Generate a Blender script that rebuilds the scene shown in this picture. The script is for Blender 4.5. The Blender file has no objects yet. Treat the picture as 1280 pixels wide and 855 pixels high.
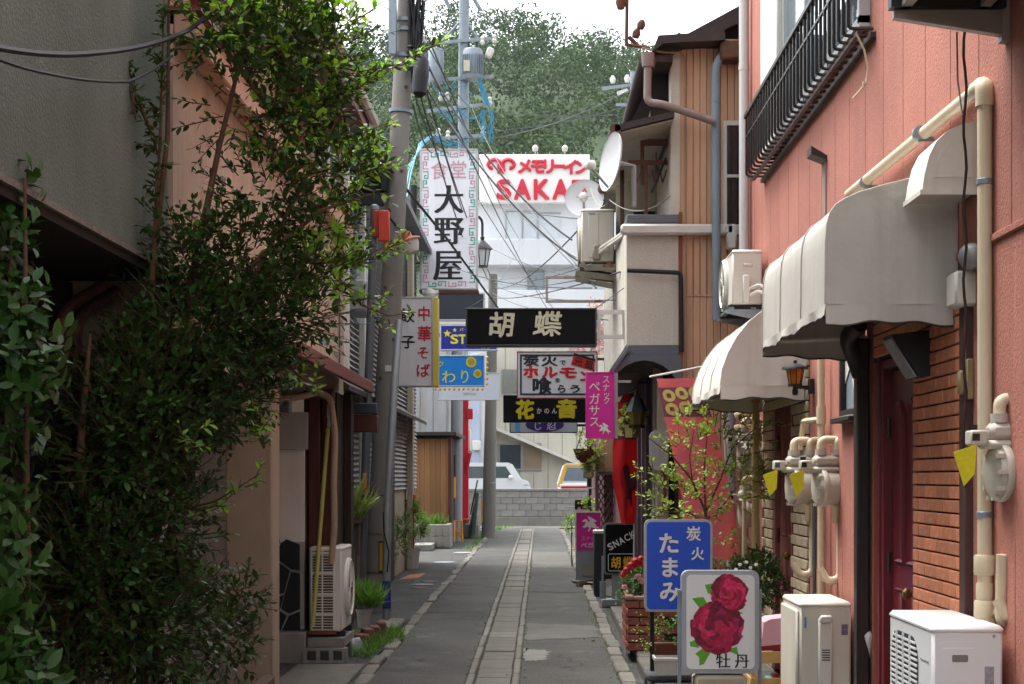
import bpy, bmesh, math, random
import numpy as np
from mathutils import Vector, Matrix
R = math.radians
random.seed(7); RNG = np.random.default_rng(7)
SC = bpy.context.scene
COL = SC.collection
# ------------------------------------------------------------------ camera (level, shifted lens: verticals stay vertical)
EYE = 1.55; FPX = 2000.0; VPU = 674.0; VPV = 596.0
cd = bpy.data.cameras.new('camera'); cam = bpy.data.objects.new('camera', cd); COL.objects.link(cam)
cam.location = (0, 0, EYE); cam.rotation_euler = (R(90), 0, 0)
cd.sensor_width = 36; cd.lens = 36 * FPX / 1280
cd.shift_x = -(VPU - 640) / 1280; cd.shift_y = (VPV - 427.5) / 1280
cd.clip_start = 0.05; cd.clip_end = 3000
SC.camera = cam
# ------------------------------------------------------------------ overcast sky and weak, very soft sun
SUN_EL, SUN_AZ = 66, -50       # azimuth from +Y towards +X
w = bpy.data.worlds.new('World'); SC.world = w; w.use_nodes = True
nt = w.node_tree; bg = nt.nodes['Background']
sky = nt.nodes.new('ShaderNodeTexSky'); sky.sky_type = 'NISHITA'; sky.sun_disc = False
sky.sun_elevation = R(SUN_EL); sky.sun_rotation = R(SUN_AZ); sky.dust_density = 4.0; sky.air_density = 1.0; sky.ozone_density = 1.0
hs = nt.nodes.new('ShaderNodeHueSaturation'); hs.inputs['Saturation'].default_value = 0.22; hs.inputs['Value'].default_value = 1.0
nt.links.new(sky.outputs[0], hs.inputs['Color']); nt.links.new(hs.outputs[0], bg.inputs[0]); bg.inputs[1].default_value = 0.15
sl = bpy.data.lights.new('sun', 'SUN'); sl.energy = 0.7; sl.angle = R(40); sl.color = (1, .96, .9)
so = bpy.data.objects.new('sun', sl); COL.objects.link(so)
_d = Vector((math.sin(R(SUN_AZ)) * math.cos(R(SUN_EL)), math.cos(R(SUN_AZ)) * math.cos(R(SUN_EL)), math.sin(R(SUN_EL))))
so.rotation_euler = _d.to_track_quat('Z', 'Y').to_euler(); so.location = (0, 0, 60)
vs = SC.view_settings; vs.view_transform = 'Standard'; vs.look = 'None'; vs.exposure = 2.2; vs.gamma = 1
SC.cycles.max_bounces = 10; SC.cycles.diffuse_bounces = 8; SC.cycles.transparent_max_bounces = 8
try: SC.cycles.use_denoising = True
except Exception: pass
# ------------------------------------------------------------------ helpers
def W(u, v, Z): return Vector(((u - VPU) / FPX * Z, Z, EYE + (VPV - v) / FPX * Z))
def X(u, Z): return (u - VPU) / FPX * Z
def H(v, Z): return EYE + (VPV - v) / FPX * Z
def hexc(s):
    s = s.lstrip('#'); o = []
    for i in (0, 2, 4):
        c = int(s[i:i+2], 16) / 255; o.append(c / 12.92 if c <= .04045 else ((c + .055) / 1.055) ** 2.4)
    return tuple(o) + (1,)
MATS = {}
def M(name, col, rough=.6, var=.12, scale=5, bump=.15, bscale=90, metal=0, streak=0, dirt='#3a352d', spec=.35, rnd=0, trans=0, island=0, rust=0, stretch=None, emit=0, fine=0, finek=.62, crack=0):
    if name in MATS: return MATS[name]
    m = bpy.data.materials.new(name); m.use_nodes = True; N = m.node_tree.nodes; L = m.node_tree.links
    b = N['Principled BSDF']; c = hexc(col) if isinstance(col, str) else col
    b.inputs['Roughness'].default_value = rough; b.inputs['Metallic'].default_value = metal; b.inputs['Specular IOR Level'].default_value = spec
    tc = N.new('ShaderNodeTexCoord'); src = tc.outputs['Object']
    if stretch:
        mp = N.new('ShaderNodeMapping'); mp.inputs['Scale'].default_value = stretch; L.new(src, mp.inputs[0]); src2 = mp.outputs[0]
    else: src2 = src
    def noi(sc, s=src2, det=5):
        n = N.new('ShaderNodeTexNoise'); n.inputs['Scale'].default_value = sc; n.inputs['Detail'].default_value = det; n.inputs['Roughness'].default_value = .65; L.new(s, n.inputs['Vector']); return n.outputs['Fac']
    def mix(f, a, bb, t='MIX'):
        x = N.new('ShaderNodeMix'); x.data_type = 'RGBA'; x.blend_type = t
        for sock, val in ((x.inputs[0], f), (x.inputs[6], a), (x.inputs[7], bb)):
            if hasattr(val, 'is_output'): L.new(val, sock)
            else: sock.default_value = val
        return x.outputs[2]
    def ramp(f, a, bb):
        r = N.new('ShaderNodeMapRange'); r.inputs[1].default_value = a; r.inputs[2].default_value = bb; L.new(f, r.inputs[0]); return r.outputs[0]
    def sc_(k): return tuple(min(1, v * k) for v in c[:3]) + (1,)
    out = mix(ramp(noi(scale), .3, .7), sc_(1 - var), sc_(1 + var))
    if fine: out = mix(ramp(noi(fine, src, 2), .35, .65), mix(1.0, out, (finek, finek, finek, 1), 'MULTIPLY'), out)
    if crack:
        nv = N.new('ShaderNodeTexNoise'); nv.inputs['Scale'].default_value = 3; L.new(src, nv.inputs['Vector'])
        va = N.new('ShaderNodeVectorMath'); va.operation = 'MULTIPLY_ADD'; L.new(nv.outputs['Color'], va.inputs[0]); va.inputs[1].default_value = (.5,.5,.5); L.new(src, va.inputs[2])
        vo = N.new('ShaderNodeTexVoronoi'); vo.feature = 'DISTANCE_TO_EDGE'; vo.inputs['Scale'].default_value = crack; L.new(va.outputs[0], vo.inputs['Vector'])
        r1 = ramp(vo.outputs['Distance'], .018, .004); r2 = ramp(noi(.7, src), .50, .58); g = N.new('ShaderNodeMath'); g.operation = 'MULTIPLY'; L.new(r1, g.inputs[0]); L.new(r2, g.inputs[1])
        out = mix(g.outputs[0], out, sc_(.35)); out = mix(ramp(noi(2.3, src), .56, .74), out, sc_(1.35))
    if streak:
        mp = N.new('ShaderNodeMapping'); mp.inputs['Scale'].default_value = (7, 7, .45); L.new(src, mp.inputs[0])
        f = ramp(noi(1.0, mp.outputs[0]), .48, .78); g = N.new('ShaderNodeMath'); g.operation = 'MULTIPLY'; L.new(f, g.inputs[0]); g.inputs[1].default_value = streak
        out = mix(g.outputs[0], out, hexc(dirt))
    if rust:
        f = ramp(noi(7, src), .62 - .2 * rust, .7 - .1 * rust); out = mix(f, out, hexc('#6b3a1e'))
    if rnd:
        oi = N.new('ShaderNodeObjectInfo'); r = ramp(oi.outputs['Random'], 0, 1)
        mm = N.new('ShaderNodeMapRange'); mm.inputs[3].default_value = 1 - rnd; mm.inputs[4].default_value = 1 + rnd; L.new(oi.outputs['Random'], mm.inputs[0])
        h = N.new('ShaderNodeHueSaturation'); L.new(mm.outputs[0], h.inputs['Value']); L.new(out, h.inputs['Color']); out = h.outputs[0]
    if island:
        ge = N.new('ShaderNodeNewGeometry')
        mm = N.new('ShaderNodeMapRange'); mm.inputs[3].default_value = 1 - island; mm.inputs[4].default_value = 1 + island; L.new(ge.outputs['Random Per Island'], mm.inputs[0])
        m2 = N.new('ShaderNodeMapRange'); m2.inputs[3].default_value = .475; m2.inputs[4].default_value = .515; L.new(ge.outputs['Random Per Island'], m2.inputs[0])
        h = N.new('ShaderNodeHueSaturation'); L.new(mm.outputs[0], h.inputs['Value']); L.new(m2.outputs[0], h.inputs['Hue']); L.new(out, h.inputs['Color']); out = h.outputs[0]
    L.new(out, b.inputs['Base Color'])
    if bump:
        bp = N.new('ShaderNodeBump'); bp.inputs['Strength'].default_value = bump; bp.inputs['Distance'].default_value = .01
        L.new(noi(bscale, src2, 3), bp.inputs['Height']); L.new(bp.outputs[0], b.inputs['Normal'])
    if emit:
        L.new(out, b.inputs['Emission Color']); b.inputs['Emission Strength'].default_value = emit
    if trans:
        t = N.new('ShaderNodeBsdfTranslucent'); L.new(mix(1.0, out, (1.5, 1.6, .9, 1), 'MULTIPLY'), t.inputs['Color'])
        ms = N.new('ShaderNodeMixShader'); ms.inputs[0].default_value = trans
        L.new(b.outputs[0], ms.inputs[1]); L.new(t.outputs[0], ms.inputs[2]); L.new(ms.outputs[0], N['Material Output'].inputs['Surface'])
    MATS[name] = m; return m
def glass(name, col, rough=.08):
    return M(name, col, rough=rough, var=.1, bump=0, spec=.8)

class MB:
    def __init__(s): s.v = []; s.f = []
    def add(s, vs, fs):
        n = len(s.v); s.v += [tuple(p) for p in vs]; s.f += [tuple(i + n for i in f) for f in fs]; return s
    def box(s, x0, x1, y0, y1, z0, z1, b=0):
        x0, x1 = sorted((x0, x1)); y0, y1 = sorted((y0, y1)); z0, z1 = sorted((z0, z1))
        if not b:
            return s.add([(x0,y0,z0),(x1,y0,z0),(x1,y1,z0),(x0,y1,z0),(x0,y0,z1),(x1,y0,z1),(x1,y1,z1),(x0,y1,z1)],
                         [(0,3,2,1),(4,5,6,7),(0,1,5,4),(1,2,6,5),(2,3,7,6),(3,0,4,7)])
        b = min(b, (x1-x0)*.49, (y1-y0)*.49, (z1-z0)*.49); vs = []; ix = {}
        lo = (x0, y0, z0); hi = (x1, y1, z1)
        for k in range(8):
            sg = [(k >> a) & 1 for a in range(3)]
            for a in range(3):
                p = [(hi[q] - b if sg[q] else lo[q] + b) for q in range(3)]; p[a] = hi[a] if sg[a] else lo[a]
                ix[(k, a)] = len(vs); vs.append(p)
        fs = []
        for a in range(3):
            o = [q for q in range(3) if q != a]
            for sd in (0, 1):
                ks = []
                for (i, j) in ((0,0),(1,0),(1,1),(0,1)):
                    k = (sd << a) | (i << o[0]) | (j << o[1]); ks.append(ix[(k, a)])
                fs.append(tuple(ks))
            for i in (0, 1):
                for j in (0, 1):
                    k0 = (i << o[0]) | (j << o[1]); k1 = k0 | (1 << a)
                    fs.append((ix[(k0, o[0])], ix[(k1, o[0])], ix[(k1, o[1])], ix[(k0, o[1])]))
        for k in range(8): fs.append((ix[(k,0)], ix[(k,1)], ix[(k,2)]))
        return s.add(vs, fs)
    def obox(s, c, size, rot=(0,0,0), b=0):
        t = MB().box(-size[0]/2, size[0]/2, -size[1]/2, size[1]/2, -size[2]/2, size[2]/2, b)
        mt = Matrix.Translation(c) @ Matrix.Rotation(rot[2],4,'Z') @ Matrix.Rotation(rot[1],4,'Y') @ Matrix.Rotation(rot[0],4,'X')
        return s.add([mt @ Vector(p) for p in t.v], t.f)
    def tube(s, pts, r, n=8, caps=True):
        pts = [Vector(p) for p in pts]; rs = r if isinstance(r, (list, tuple)) else [r] * len(pts)
        d0 = (pts[1] - pts[0]).normalized(); ref = Vector((0,0,1)) if abs(d0.z) < .9 else Vector((1,0,0))
        a = d0.cross(ref).normalized(); vs = []; fs = []
        for i, p in enumerate(pts):
            d = (pts[min(i+1, len(pts)-1)] - pts[max(i-1, 0)]).normalized()
            a = (a - d * a.dot(d)).normalized(); bb = d.cross(a)
            for k in range(n):
                t = 2 * math.pi * k / n; vs.append(p + (a * math.cos(t) + bb * math.sin(t)) * rs[i])
        for i in range(len(pts) - 1):
            for k in range(n): fs.append((i*n+k, i*n+(k+1)%n, (i+1)*n+(k+1)%n, (i+1)*n+k))
        if caps: fs.append(tuple(range(n-1, -1, -1))); fs.append(tuple((len(pts)-1)*n + k for k in range(n)))
        return s.add(vs, fs)
    def bend(s, pts, r, rad=.05, n=10, k=5):
        pts = [Vector(p) for p in pts]; out = [pts[0]]
        for i in range(1, len(pts) - 1):
            p, a, b = pts[i], pts[i-1], pts[i+1]; da = (a - p); db = (b - p); rr = min(rad, da.length*.49, db.length*.49)
            A = p + da.normalized() * rr; B = p + db.normalized() * rr
            for j in range(k + 1):
                t = j / k; out.append(A*(1-t)**2 + p*2*t*(1-t) + B*t*t)
        out.append(pts[-1]); return s.tube(out, r, n)
    def lathe(s, prof, c, axis=(0,0,1), n=16, sx=1):
        ax = Vector(axis).normalized(); ref = Vector((1,0,0)) if abs(ax.x) < .9 else Vector((0,1,0))
        a = (ref - ax*ref.dot(ax)).normalized(); b = ax.cross(a); c = Vector(c); vs = []; fs = []
        for (r, h) in prof:
            for k in range(n):
                t = 2*math.pi*k/n; vs.append(c + ax*h + (a*math.cos(t)*sx + b*math.sin(t))*max(r, 1e-4))
        for i in range(len(prof)-1):
            for k in range(n): fs.append((i*n+k, i*n+(k+1)%n, (i+1)*n+(k+1)%n, (i+1)*n+k))
        fs.append(tuple(range(n-1,-1,-1))); fs.append(tuple((len(prof)-1)*n+k for k in range(n)))
        return s.add(vs, fs)
    def prism(s, poly, o, ux, uz, dep):
        o = Vector(o); ux = Vector(ux); uz = Vector(uz); dep = Vector(dep); n = len(poly)
        vs = [o + ux*p[0] + uz*p[1] for p in poly] + [o + ux*p[0] + uz*p[1] + dep for p in poly]
        fs = [tuple(range(n)), tuple(range(2*n-1, n-1, -1))] + [(i, (i+1)%n, n+(i+1)%n, n+i) for i in range(n)]
        return s.add(vs, fs)
    def cloud(s, arr, faces): return s.add(arr, faces)

def rrect(x0, x1, z0, z1, r, k=4):
    out = []
    for (cx, cz, a0) in ((x1-r, z1-r, 0), (x0+r, z1-r, 90), (x0+r, z0+r, 180), (x1-r, z0+r, 270)):
        for j in range(k+1):
            t = R(a0 + 90*j/k); out.append((cx + r*math.cos(t), cz + r*math.sin(t)))
    return out
ORG = {}
def thing(name, label, cat, loc=(0,0,0), group=None, rotz=0):
    o = bpy.data.objects.new(name, None); COL.objects.link(o); o.empty_display_size = .1
    o.location = loc; o.rotation_euler = (0, 0, rotz); ORG[o.name] = Vector(loc)
    o['label'] = label; o['category'] = cat
    if group: o['group'] = group
    return o
def finish(me, smooth=True, recalc=True, ang=38):
    if recalc:
        bm = bmesh.new(); bm.from_mesh(me); bmesh.ops.recalc_face_normals(bm, faces=bm.faces); bm.to_mesh(me); bm.free()
    if smooth and len(me.polygons):
        me.polygons.foreach_set('use_smooth', [True]*len(me.polygons)); me.set_sharp_from_angle(angle=R(ang))
def islands(mb):
    par = list(range(len(mb.v)))
    def find(a):
        while par[a] != a: par[a] = par[par[a]]; a = par[a]
        return a
    for f in mb.f:
        r0 = find(f[0])
        for i in f[1:]: par[find(i)] = r0
    gr = {}
    for f in mb.f: gr.setdefault(find(f[0]), []).append(f)
    out = []
    for fs in gr.values():
        ids = sorted({i for f in fs for i in f}); ix = {a: b for b, a in enumerate(ids)}; m = MB(); m.v = [mb.v[i] for i in ids]; m.f = [tuple(ix[i] for i in f) for f in fs]; out.append(m)
    return out
SPLIT = {'bracket','window_frame','post','brace','crossarm','base_rail','top_rail','balcony_beam','board','picket','rail','brick','slat','insulator','pipe_cover','bushing','inner_border','printed_leaf','hook','wire_stay','stand','roof_rail_post','frame_bar','rafter','white_blossom','shell_piece','beam'}
def multi(name, label, cat, pname, mb, mat, group=None):
    """a thing whose separate pieces become parts"""
    vs = np.array(mb.v); t = thing(name, label, cat, ((vs[:,0].min()+vs[:,0].max())/2, (vs[:,1].min()+vs[:,1].max())/2, vs[:,2].min()), group)
    for m in islands(mb): part(t, pname, m, mat)
    return t
def part(parent, name, mb, mat, label=None, kind=None, local=False, recalc=True, mesh=None):
    if mesh is None and kind is None and name in SPLIT and parent is not None:
        ms = islands(mb)
        if 1 < len(ms) <= 14: return [part_(parent, name, m, mat, label, kind, local, recalc) for m in ms][0]
    return part_(parent, name, mb, mat, label, kind, local, recalc, mesh)
def part_(parent, name, mb, mat, label=None, kind=None, local=False, recalc=True, mesh=None):
    """mb holds world coordinates (or coordinates local to the parent when local)"""
    me = mesh
    if me is None:
        off = Vector((0,0,0)) if (parent is None or local) else ORG[parent.name]
        me = bpy.data.meshes.new(name); me.from_pydata([(p[0]-off.x, p[1]-off.y, p[2]-off.z) for p in mb.v], [], mb.f); finish(me, recalc=recalc)
        me.materials.append(mat)
    o = bpy.data.objects.new(name, me); COL.objects.link(o)
    if parent is not None: o.parent = parent; ORG[o.name] = ORG[parent.name]
    else: ORG[o.name] = Vector((0,0,0))
    if label: o['label'] = label
    if kind: o['kind'] = kind
    return o
def solo(name, label, cat, mb, mat, group=None, kind=None, base=None):
    """a thing that is one mesh; its origin goes to its base"""
    vs = np.array(mb.v); b = Vector(base) if base is not None else Vector(((vs[:,0].min()+vs[:,0].max())/2, (vs[:,1].min()+vs[:,1].max())/2, vs[:,2].min()))
    me = bpy.data.meshes.new(name); me.from_pydata([(p[0]-b.x, p[1]-b.y, p[2]-b.z) for p in mb.v], [], mb.f); finish(me); me.materials.append(mat)
    o = bpy.data.objects.new(name, me); COL.objects.link(o); o.location = b; ORG[o.name] = b
    if label: o['label'] = label
    if cat: o['category'] = cat
    if group: o['group'] = group
    if kind: o['kind'] = kind
    return o
def struct(name, mb, mat, label=None):
    o = part(None, name, mb, mat); o['kind'] = 'structure'
    if label: o['label'] = label
    return o
def pieces(parent, name, me, places, mat=None):
    """alike pieces sharing one mesh; places = locations relative to the parent origin (or (loc, scale))"""
    for p in places:
        o = bpy.data.objects.new(name, me); COL.objects.link(o); o.parent = parent
        if len(p) == 2: o.location = p[0]; o.scale = p[1]
        else: o.location = p
def unit_box(name, sx, sy, sz, b, mat):
    t = MB().box(-sx/2, sx/2, -sy/2, sy/2, -sz/2, sz/2, b); me = bpy.data.meshes.new(name); me.from_pydata(t.v, [], t.f); finish(me); me.materials.append(mat); return me
def children(o): return [c for c in bpy.data.objects if c.parent == o]
def copy_tree(o, loc, label=None, parent=None):
    c = o.copy(); COL.objects.link(c)
    if parent is None:
        c.location = loc; ORG[c.name] = Vector(loc)
        if label: c['label'] = label
    else: c.parent = parent
    for ch in children(o): copy_tree(ch, None, None, c)
    return c
# ---- lettering
GL = {}
def glyph(ch, bold):
    key = ch
    if key not in GL:
        c = bpy.data.curves.new('t', 'FONT'); c.body = ch; c.resolution_u = 3; c.offset = 0
        o = bpy.data.objects.new('t', c); COL.objects.link(o); bpy.context.view_layer.update()
        ev = o.evaluated_get(bpy.context.evaluated_depsgraph_get()); m = ev.to_mesh()
        GL[key] = (np.array([v.co[:2] for v in m.vertices]).reshape(-1, 2), [tuple(p.vertices) for p in m.polygons])
        ev.to_mesh_clear(); bpy.data.objects.remove(o); bpy.data.curves.remove(c)
    return GL[key]
def letters(mb, cells, y, bold=0.01, serif=0, brush=0, skew=0, tight=False):
    """cells: (char, x, z, w, h[, rot]) centre and em size in the plane y = const, read from -Y"""
    for cell in cells:
        ch, cx, cz, w_, h_ = cell[:5]; rot = cell[5] if len(cell) > 5 else 0
        g, fs = glyph(ch, bold)
        if len(g) == 0: continue
        if tight or ord(ch) < 128:
            mn, mx = g.min(0), g.max(0); p = (g - (mn + mx)/2) / np.maximum(mx - mn, 1e-6)
        else: p = g - np.array([.5, .38])
        if brush:
            p = p + brush*np.stack([np.sin(p[:,1]*13+p[:,0]*5), np.sin(p[:,0]*11+p[:,1]*4)], 1)*.5
        p = p * np.array([w_, h_]); p[:,0] += skew*p[:,1]
        if rot: p = p @ np.array([[math.cos(rot), math.sin(rot)], [-math.sin(rot), math.cos(rot)]])
        # weight comes from copies of the glyph laid a hair in front of each other
        ks = [(k*serif, 0) for k in (-1,-.5,0,.5,1)] if serif else ([(0,0)] if bold < .004 else [(a*bold, b*bold) for a, b in ((0,0),(1,0),(-1,0),(0,1),(0,-1),(.7,.7),(-.7,.7),(.7,-.7),(-.7,-.7))])
        st_ = min(.0004, .0006 if len(ks) < 6 else .0003)
        for i, k in enumerate(ks): mb.add([(cx + q[0] + k[0]*w_, y - st_*i, cz + q[1] + k[1]*h_) for q in p], fs)
    return mb
def cells_px(items, Z): return [(c, X(u, Z), H(v, Z), w_*Z/FPX, h_*Z/FPX) + tuple(r) for (c, u, v, w_, h_, *r) in items]
# ---- leaves
def leaf_arrays(P, D, Nn, L, wr=.5, fold=.18, droop=.1):
    P, D, Nn = (np.asarray(a, float) for a in (P, D, Nn)); L = np.asarray(L, float)[:, None]
    D = D/np.linalg.norm(D, axis=1, keepdims=True); S = np.cross(D, Nn); S /= np.linalg.norm(S, axis=1, keepdims=True)+1e-9; Nn = np.cross(S, D)
    w2 = L*wr*.5
    v = np.stack([P, P + D*L*.28 + S*w2*.85 + Nn*w2*fold, P + D*L*.62 + S*w2*.9 + Nn*w2*fold - Nn*L*droop*.4, P + D*L - Nn*L*droop,
                  P + D*L*.62 - S*w2*.9 + Nn*w2*fold - Nn*L*droop*.4, P + D*L*.28 - S*w2*.85 + Nn*w2*fold, P + D*L*.45 - Nn*L*droop*.15], 1)
    return v.reshape(-1, 3)
def leaf_mesh(name, v, mat, k=7, quads=((0,1,2,6),(6,2,3,4),(0,6,4,5)), off=(0,0,0)):
    v = v - np.array(off); n = len(v)//k; q = np.array(quads); nq = len(q)
    idx = (np.arange(n)[:, None, None]*k + q[None]).reshape(-1)
    me = bpy.data.meshes.new(name); me.vertices.add(len(v)); me.vertices.foreach_set('co', v.reshape(-1).astype(np.float32))
    me.loops.add(len(idx)); me.loops.foreach_set('vertex_index', idx.astype(np.int32)); me.polygons.add(n*nq)
    me.polygons.foreach_set('loop_start', (np.arange(n*nq)*4).astype(np.int32)); me.update(calc_edges=True); me.validate()
    me.materials.append(mat); return me
def leafpart(parent, name, v, mat, kind=None, **kw):
    me = leaf_mesh(name, v, mat, off=ORG[parent.name] if parent is not None else (0,0,0), **kw)
    return part(parent, name, None, mat, mesh=me, kind=kind)
def unit(n): v = RNG.normal(size=(n, 3)); return v/np.linalg.norm(v, axis=1, keepdims=True)
def twigs(starts, dirs, length, nleaf, L, bend=.3, stems=None, up=.25, spread=.9):
    """alternate leaves along bent twigs -> arrays P, D, N, L"""
    P = []; D = []; N = []; LL = []
    for s, d in zip(starts, dirs):
        d = d/np.linalg.norm(d); ln = length*random.uniform(.6, 1.3); b = np.array([random.gauss(0, bend), random.gauss(0, bend), random.uniform(-.1, bend)])
        side = np.cross(d, [0,0,1]); side = side/(np.linalg.norm(side)+1e-6); upv = np.cross(side, d); k = max(3, int(nleaf*random.uniform(.7, 1.3)))
        pts = []
        for i in range(k+1):
            t = i/k; p = s + d*ln*t + b*ln*t*t*.5; pts.append(p)
            if i == 0: continue
            a = i*2.4 + random.uniform(-.4, .4); o = side*math.cos(a) + upv*math.sin(a)*.7
            ld = d*(.55 if i < k else 1.5) + o*spread + np.array([0,0,up*random.uniform(-.6, 1)])
            P.append(p); D.append(ld); N.append(upv*.6 + np.array([0,0,.8]) + RNG.normal(size=3)*.35); LL.append(L*random.uniform(.6, 1.2)*(1 - .3*(t > .85)))
        if stems is not None: stems.tube([pts[0], pts[len(pts)//2], pts[-1]], [.004, .003, .0015], 3, caps=False)
    return np.array(P), np.array(D), np.array(N), np.array(LL)
# ------------------------------------------------------------------ materials
asphalt = M('asphalt', '#4e4d49', .92, .26, 1.1, .8, 90, fine=48, finek=.5, crack=.55)
asphalt_dark = M('asphalt_dark', '#474744', .92, .28, 1.2, .8, 90, fine=48, finek=.5, crack=.7)
asphalt_pale = M('asphalt_pale', '#605f5a', .92, .24, 1.2, .8, 90, fine=75)
earth = M('earth', '#5a5347', .95, .3, 2, .4, 40)
kerbm = M('kerb_concrete', '#6f6c64', .9, .22, 6, .4, 70, rnd=.16, fine=120)
drainm = M('drain_concrete', '#65625b', .9, .2, 5, .4, 90, rnd=.14, fine=150)
conc = M('concrete', '#7d7b75', .9, .16, 4, .3, 60, streak=.3)
concpole = M('pole_concrete', '#7c7872', .85, .1, 3, .2, 120, streak=.35, dirt='#55504a')
mortar_g = M('grey_plaster', '#636e66', .95, .25, 1.1, .8, 60, streak=.15, dirt='#474a42')
peach = M('peach_stucco', '#b79d88', .9, .14, 1.4, .4, 150, streak=.6, dirt='#8a6252')
peach_d = M('tan_stucco', '#9b8a77', .92, .12, 2, .4, 150, streak=.35, dirt='#75604f')
darkwood = M('dark_wood', '#2c211b', .8, .3, 3, .3, 40, stretch=(6, 6, .6), rnd=.2)
redwood = M('red_brown_wood', '#4a2119', .55, .3, 3, .3, 40, stretch=(8, 8, .5), rnd=.15)
fascia = M('red_brown_metal', '#6b2f25', .55, .2, 4, .1, rust=.3)
whitep = M('white_paint', '#c9c7c0', .6, .08, 3, .1, streak=.25, dirt='#8a857a')
offwhite = M('off_white_metal', '#d2cfc4', .45, .06, 3, .05, streak=.3, dirt='#8d8574')
greym = M('grey_metal', '#8b8d8e', .45, .1, 5, .08, metal=.3)
steel = M('galvanised_steel', '#818b94', .5, .12, 6, .06, metal=.35, streak=.2)
steel_d = M('dark_steel_pipe', '#5d6064', .5, .12, 6, .06, metal=.3)
black = M('black_metal', '#1a1b1d', .5, .2, 5, .08)
rubber = M('cable_black', '#17171a', .6, .1, 5, 0)
cable_blue = M('cable_blue', '#2f7f9f', .5, .1, 5, 0)
rustm = M('rusty_iron', '#5a4034', .85, .3, 8, .3, rust=.6)
siding = M('beige_siding', '#a89f8a', .7, .12, 3, .1, streak=.2)
siding_g = M('grey_siding', '#9a9da0', .6, .1, 3, .1, streak=.2)
glassd = glass('dark_glass', '#1c2226'); glassp = glass('pale_glass', '#8fa0a6', .12)
tinb = M('brown_tin', '#2e2724', .55, .2, 4, .1)
# ------------------------------------------------------------------ ground
def ragged(poly, k=9, a=.035):
    out = []
    for (x0, y0), (x1, y1) in zip(poly, poly[1:]+poly[:1]):
        for i in range(k): t = i/k; out.append((x0+(x1-x0)*t + random.uniform(-a,a), y0+(y1-y0)*t + random.uniform(-a,a)*2))
    return out
def sheet(name, poly, z, mat, label=None):
    if name == 'asphalt_patch': poly = [(min(max(x, -1.285 if x < -.4 else -.14), -.57 if x < -.4 else .605), y) for x, y in ragged(poly)]
    return struct(name, MB().add([(x, y, z) for x, y in poly], [tuple(range(len(poly)))]), mat, label)
sheet('ground', [(-700,-200),(700,-200),(700,900),(-700,900)], -.03, earth, 'bare earth stretching away under the town')
sheet('road', [(-1.29,-3),(.61,-3),(.61,48.6),(-1.29,48.6)], .0, asphalt, 'narrow grey asphalt alley with a drain down its middle')
sheet('side_pavement', [(-4.5,-3),(-1.41,-3),(-1.41,47),(-4.5,47)], -.004, asphalt_dark, 'dark asphalt strip between the left kerb and the houses')
sheet('side_pavement', [(.73,-3),(6,-3),(6,47),(.73,47)], -.004, asphalt_dark, 'grey ground strip along the right hand shop fronts')
sheet('cross_street', [(-60,48.6),(60,48.6),(60,50.7),(-60,50.7)], .0, asphalt_pale, 'pale street crossing the far end of the alley')
sheet('parking_lot', [(-60,50.9),(60,50.9),(60,61),(-60,61)], .0, asphalt_pale, 'parking area behind the low block wall')
for (poly, m, lb) in (([(-.14,15.2),(.60,15.4),(.60,16.6),(-.14,16.9)], asphalt_pale, 'pale repair patch in the asphalt beside the drain'),
                      ([(-.14,13.4),(.06,13.5),(.10,14.1),(-.05,14.4),(-.14,14.4)], M('patch_light', '#6f6e68', .9, .2, 6, .3), 'small whitish mortar patch by the drain'),
                      ([(-1.28,18.2),(-.57,18.3),(-.57,19.6),(-1.28,19.4)], asphalt_dark, 'dark repair patch left of the drain'),
                      ([(-1.28,29),(-.57,29),(-.57,31.5),(-1.28,31.2)], asphalt_dark, 'distant dark repair patch left of the drain'),
                      ([(-.14,21.5),(.60,21.4),(.60,26),(-.14,26.2)], asphalt_dark, 'long dark repair patch right of the drain'),
                      ([(-.14,27.3),(.60,27.2),(.60,33),(-.14,33.2)], asphalt_pale, 'long pale repair patch right of the drain')):
    sheet('asphalt_patch', poly, .004, m, lb)
sheet('painted_arrow', [(-2.12,24.2),(-1.85,24.6),(-1.83,25.8),(-2.06,25.3)], .0, M('orange_paint', '#a5683f', .8, .3, 12, .2), 'faded orange paint mark on the dark pavement')
# drain with separate covers
dr = thing('drain', 'line of concrete drain covers down the middle of the alley', 'drain', (-.35, 4, 0)); del dr['category']; dr['kind'] = 'structure'
part(dr, 'drain_channel', MB().box(-.565,-.145,-3,48.6,-.2,.003), M('drain_dark', '#26251f', .95, .3, 5, .3))
cov = unit_box('drain_cover', .27, .592, .05, .008, drainm); pieces(dr, 'drain_cover', cov, [Vector((-.0+random.uniform(-.004,.004), -1 + .6*i, -.014 + random.uniform(-.007,.006))) for i in range(75)])
edge = unit_box('edge_stone', .055, .97, .06, .01, kerbm)
pieces(dr, 'edge_stone', edge, [Vector((sx + random.uniform(-.004,.004), -1 + 1.0*i, -.014)) for i in range(45) for sx in (-.178, .172)])
kl = thing('kerb', 'row of pale kerb stones along the left edge of the asphalt', 'kerb', (-1.35, 9, 0)); del kl['category']; kl['kind'] = 'structure'
ks = unit_box('kerb_stone', .115, .585, .12, .012, kerbm)
pieces(kl, 'kerb_stone', ks, [(Vector((random.uniform(-.014,.014), -4 + .6*i + random.uniform(-.01,.01), -.04 + random.uniform(-.012,.01))), (random.uniform(.85,1.08),random.uniform(.93,1),1)) for i in range(74)])
kr = thing('kerb', 'row of worn kerb stones along the right edge of the asphalt', 'kerb', (.67, 9, 0)); del kr['category']; kr['kind'] = 'structure'
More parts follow.
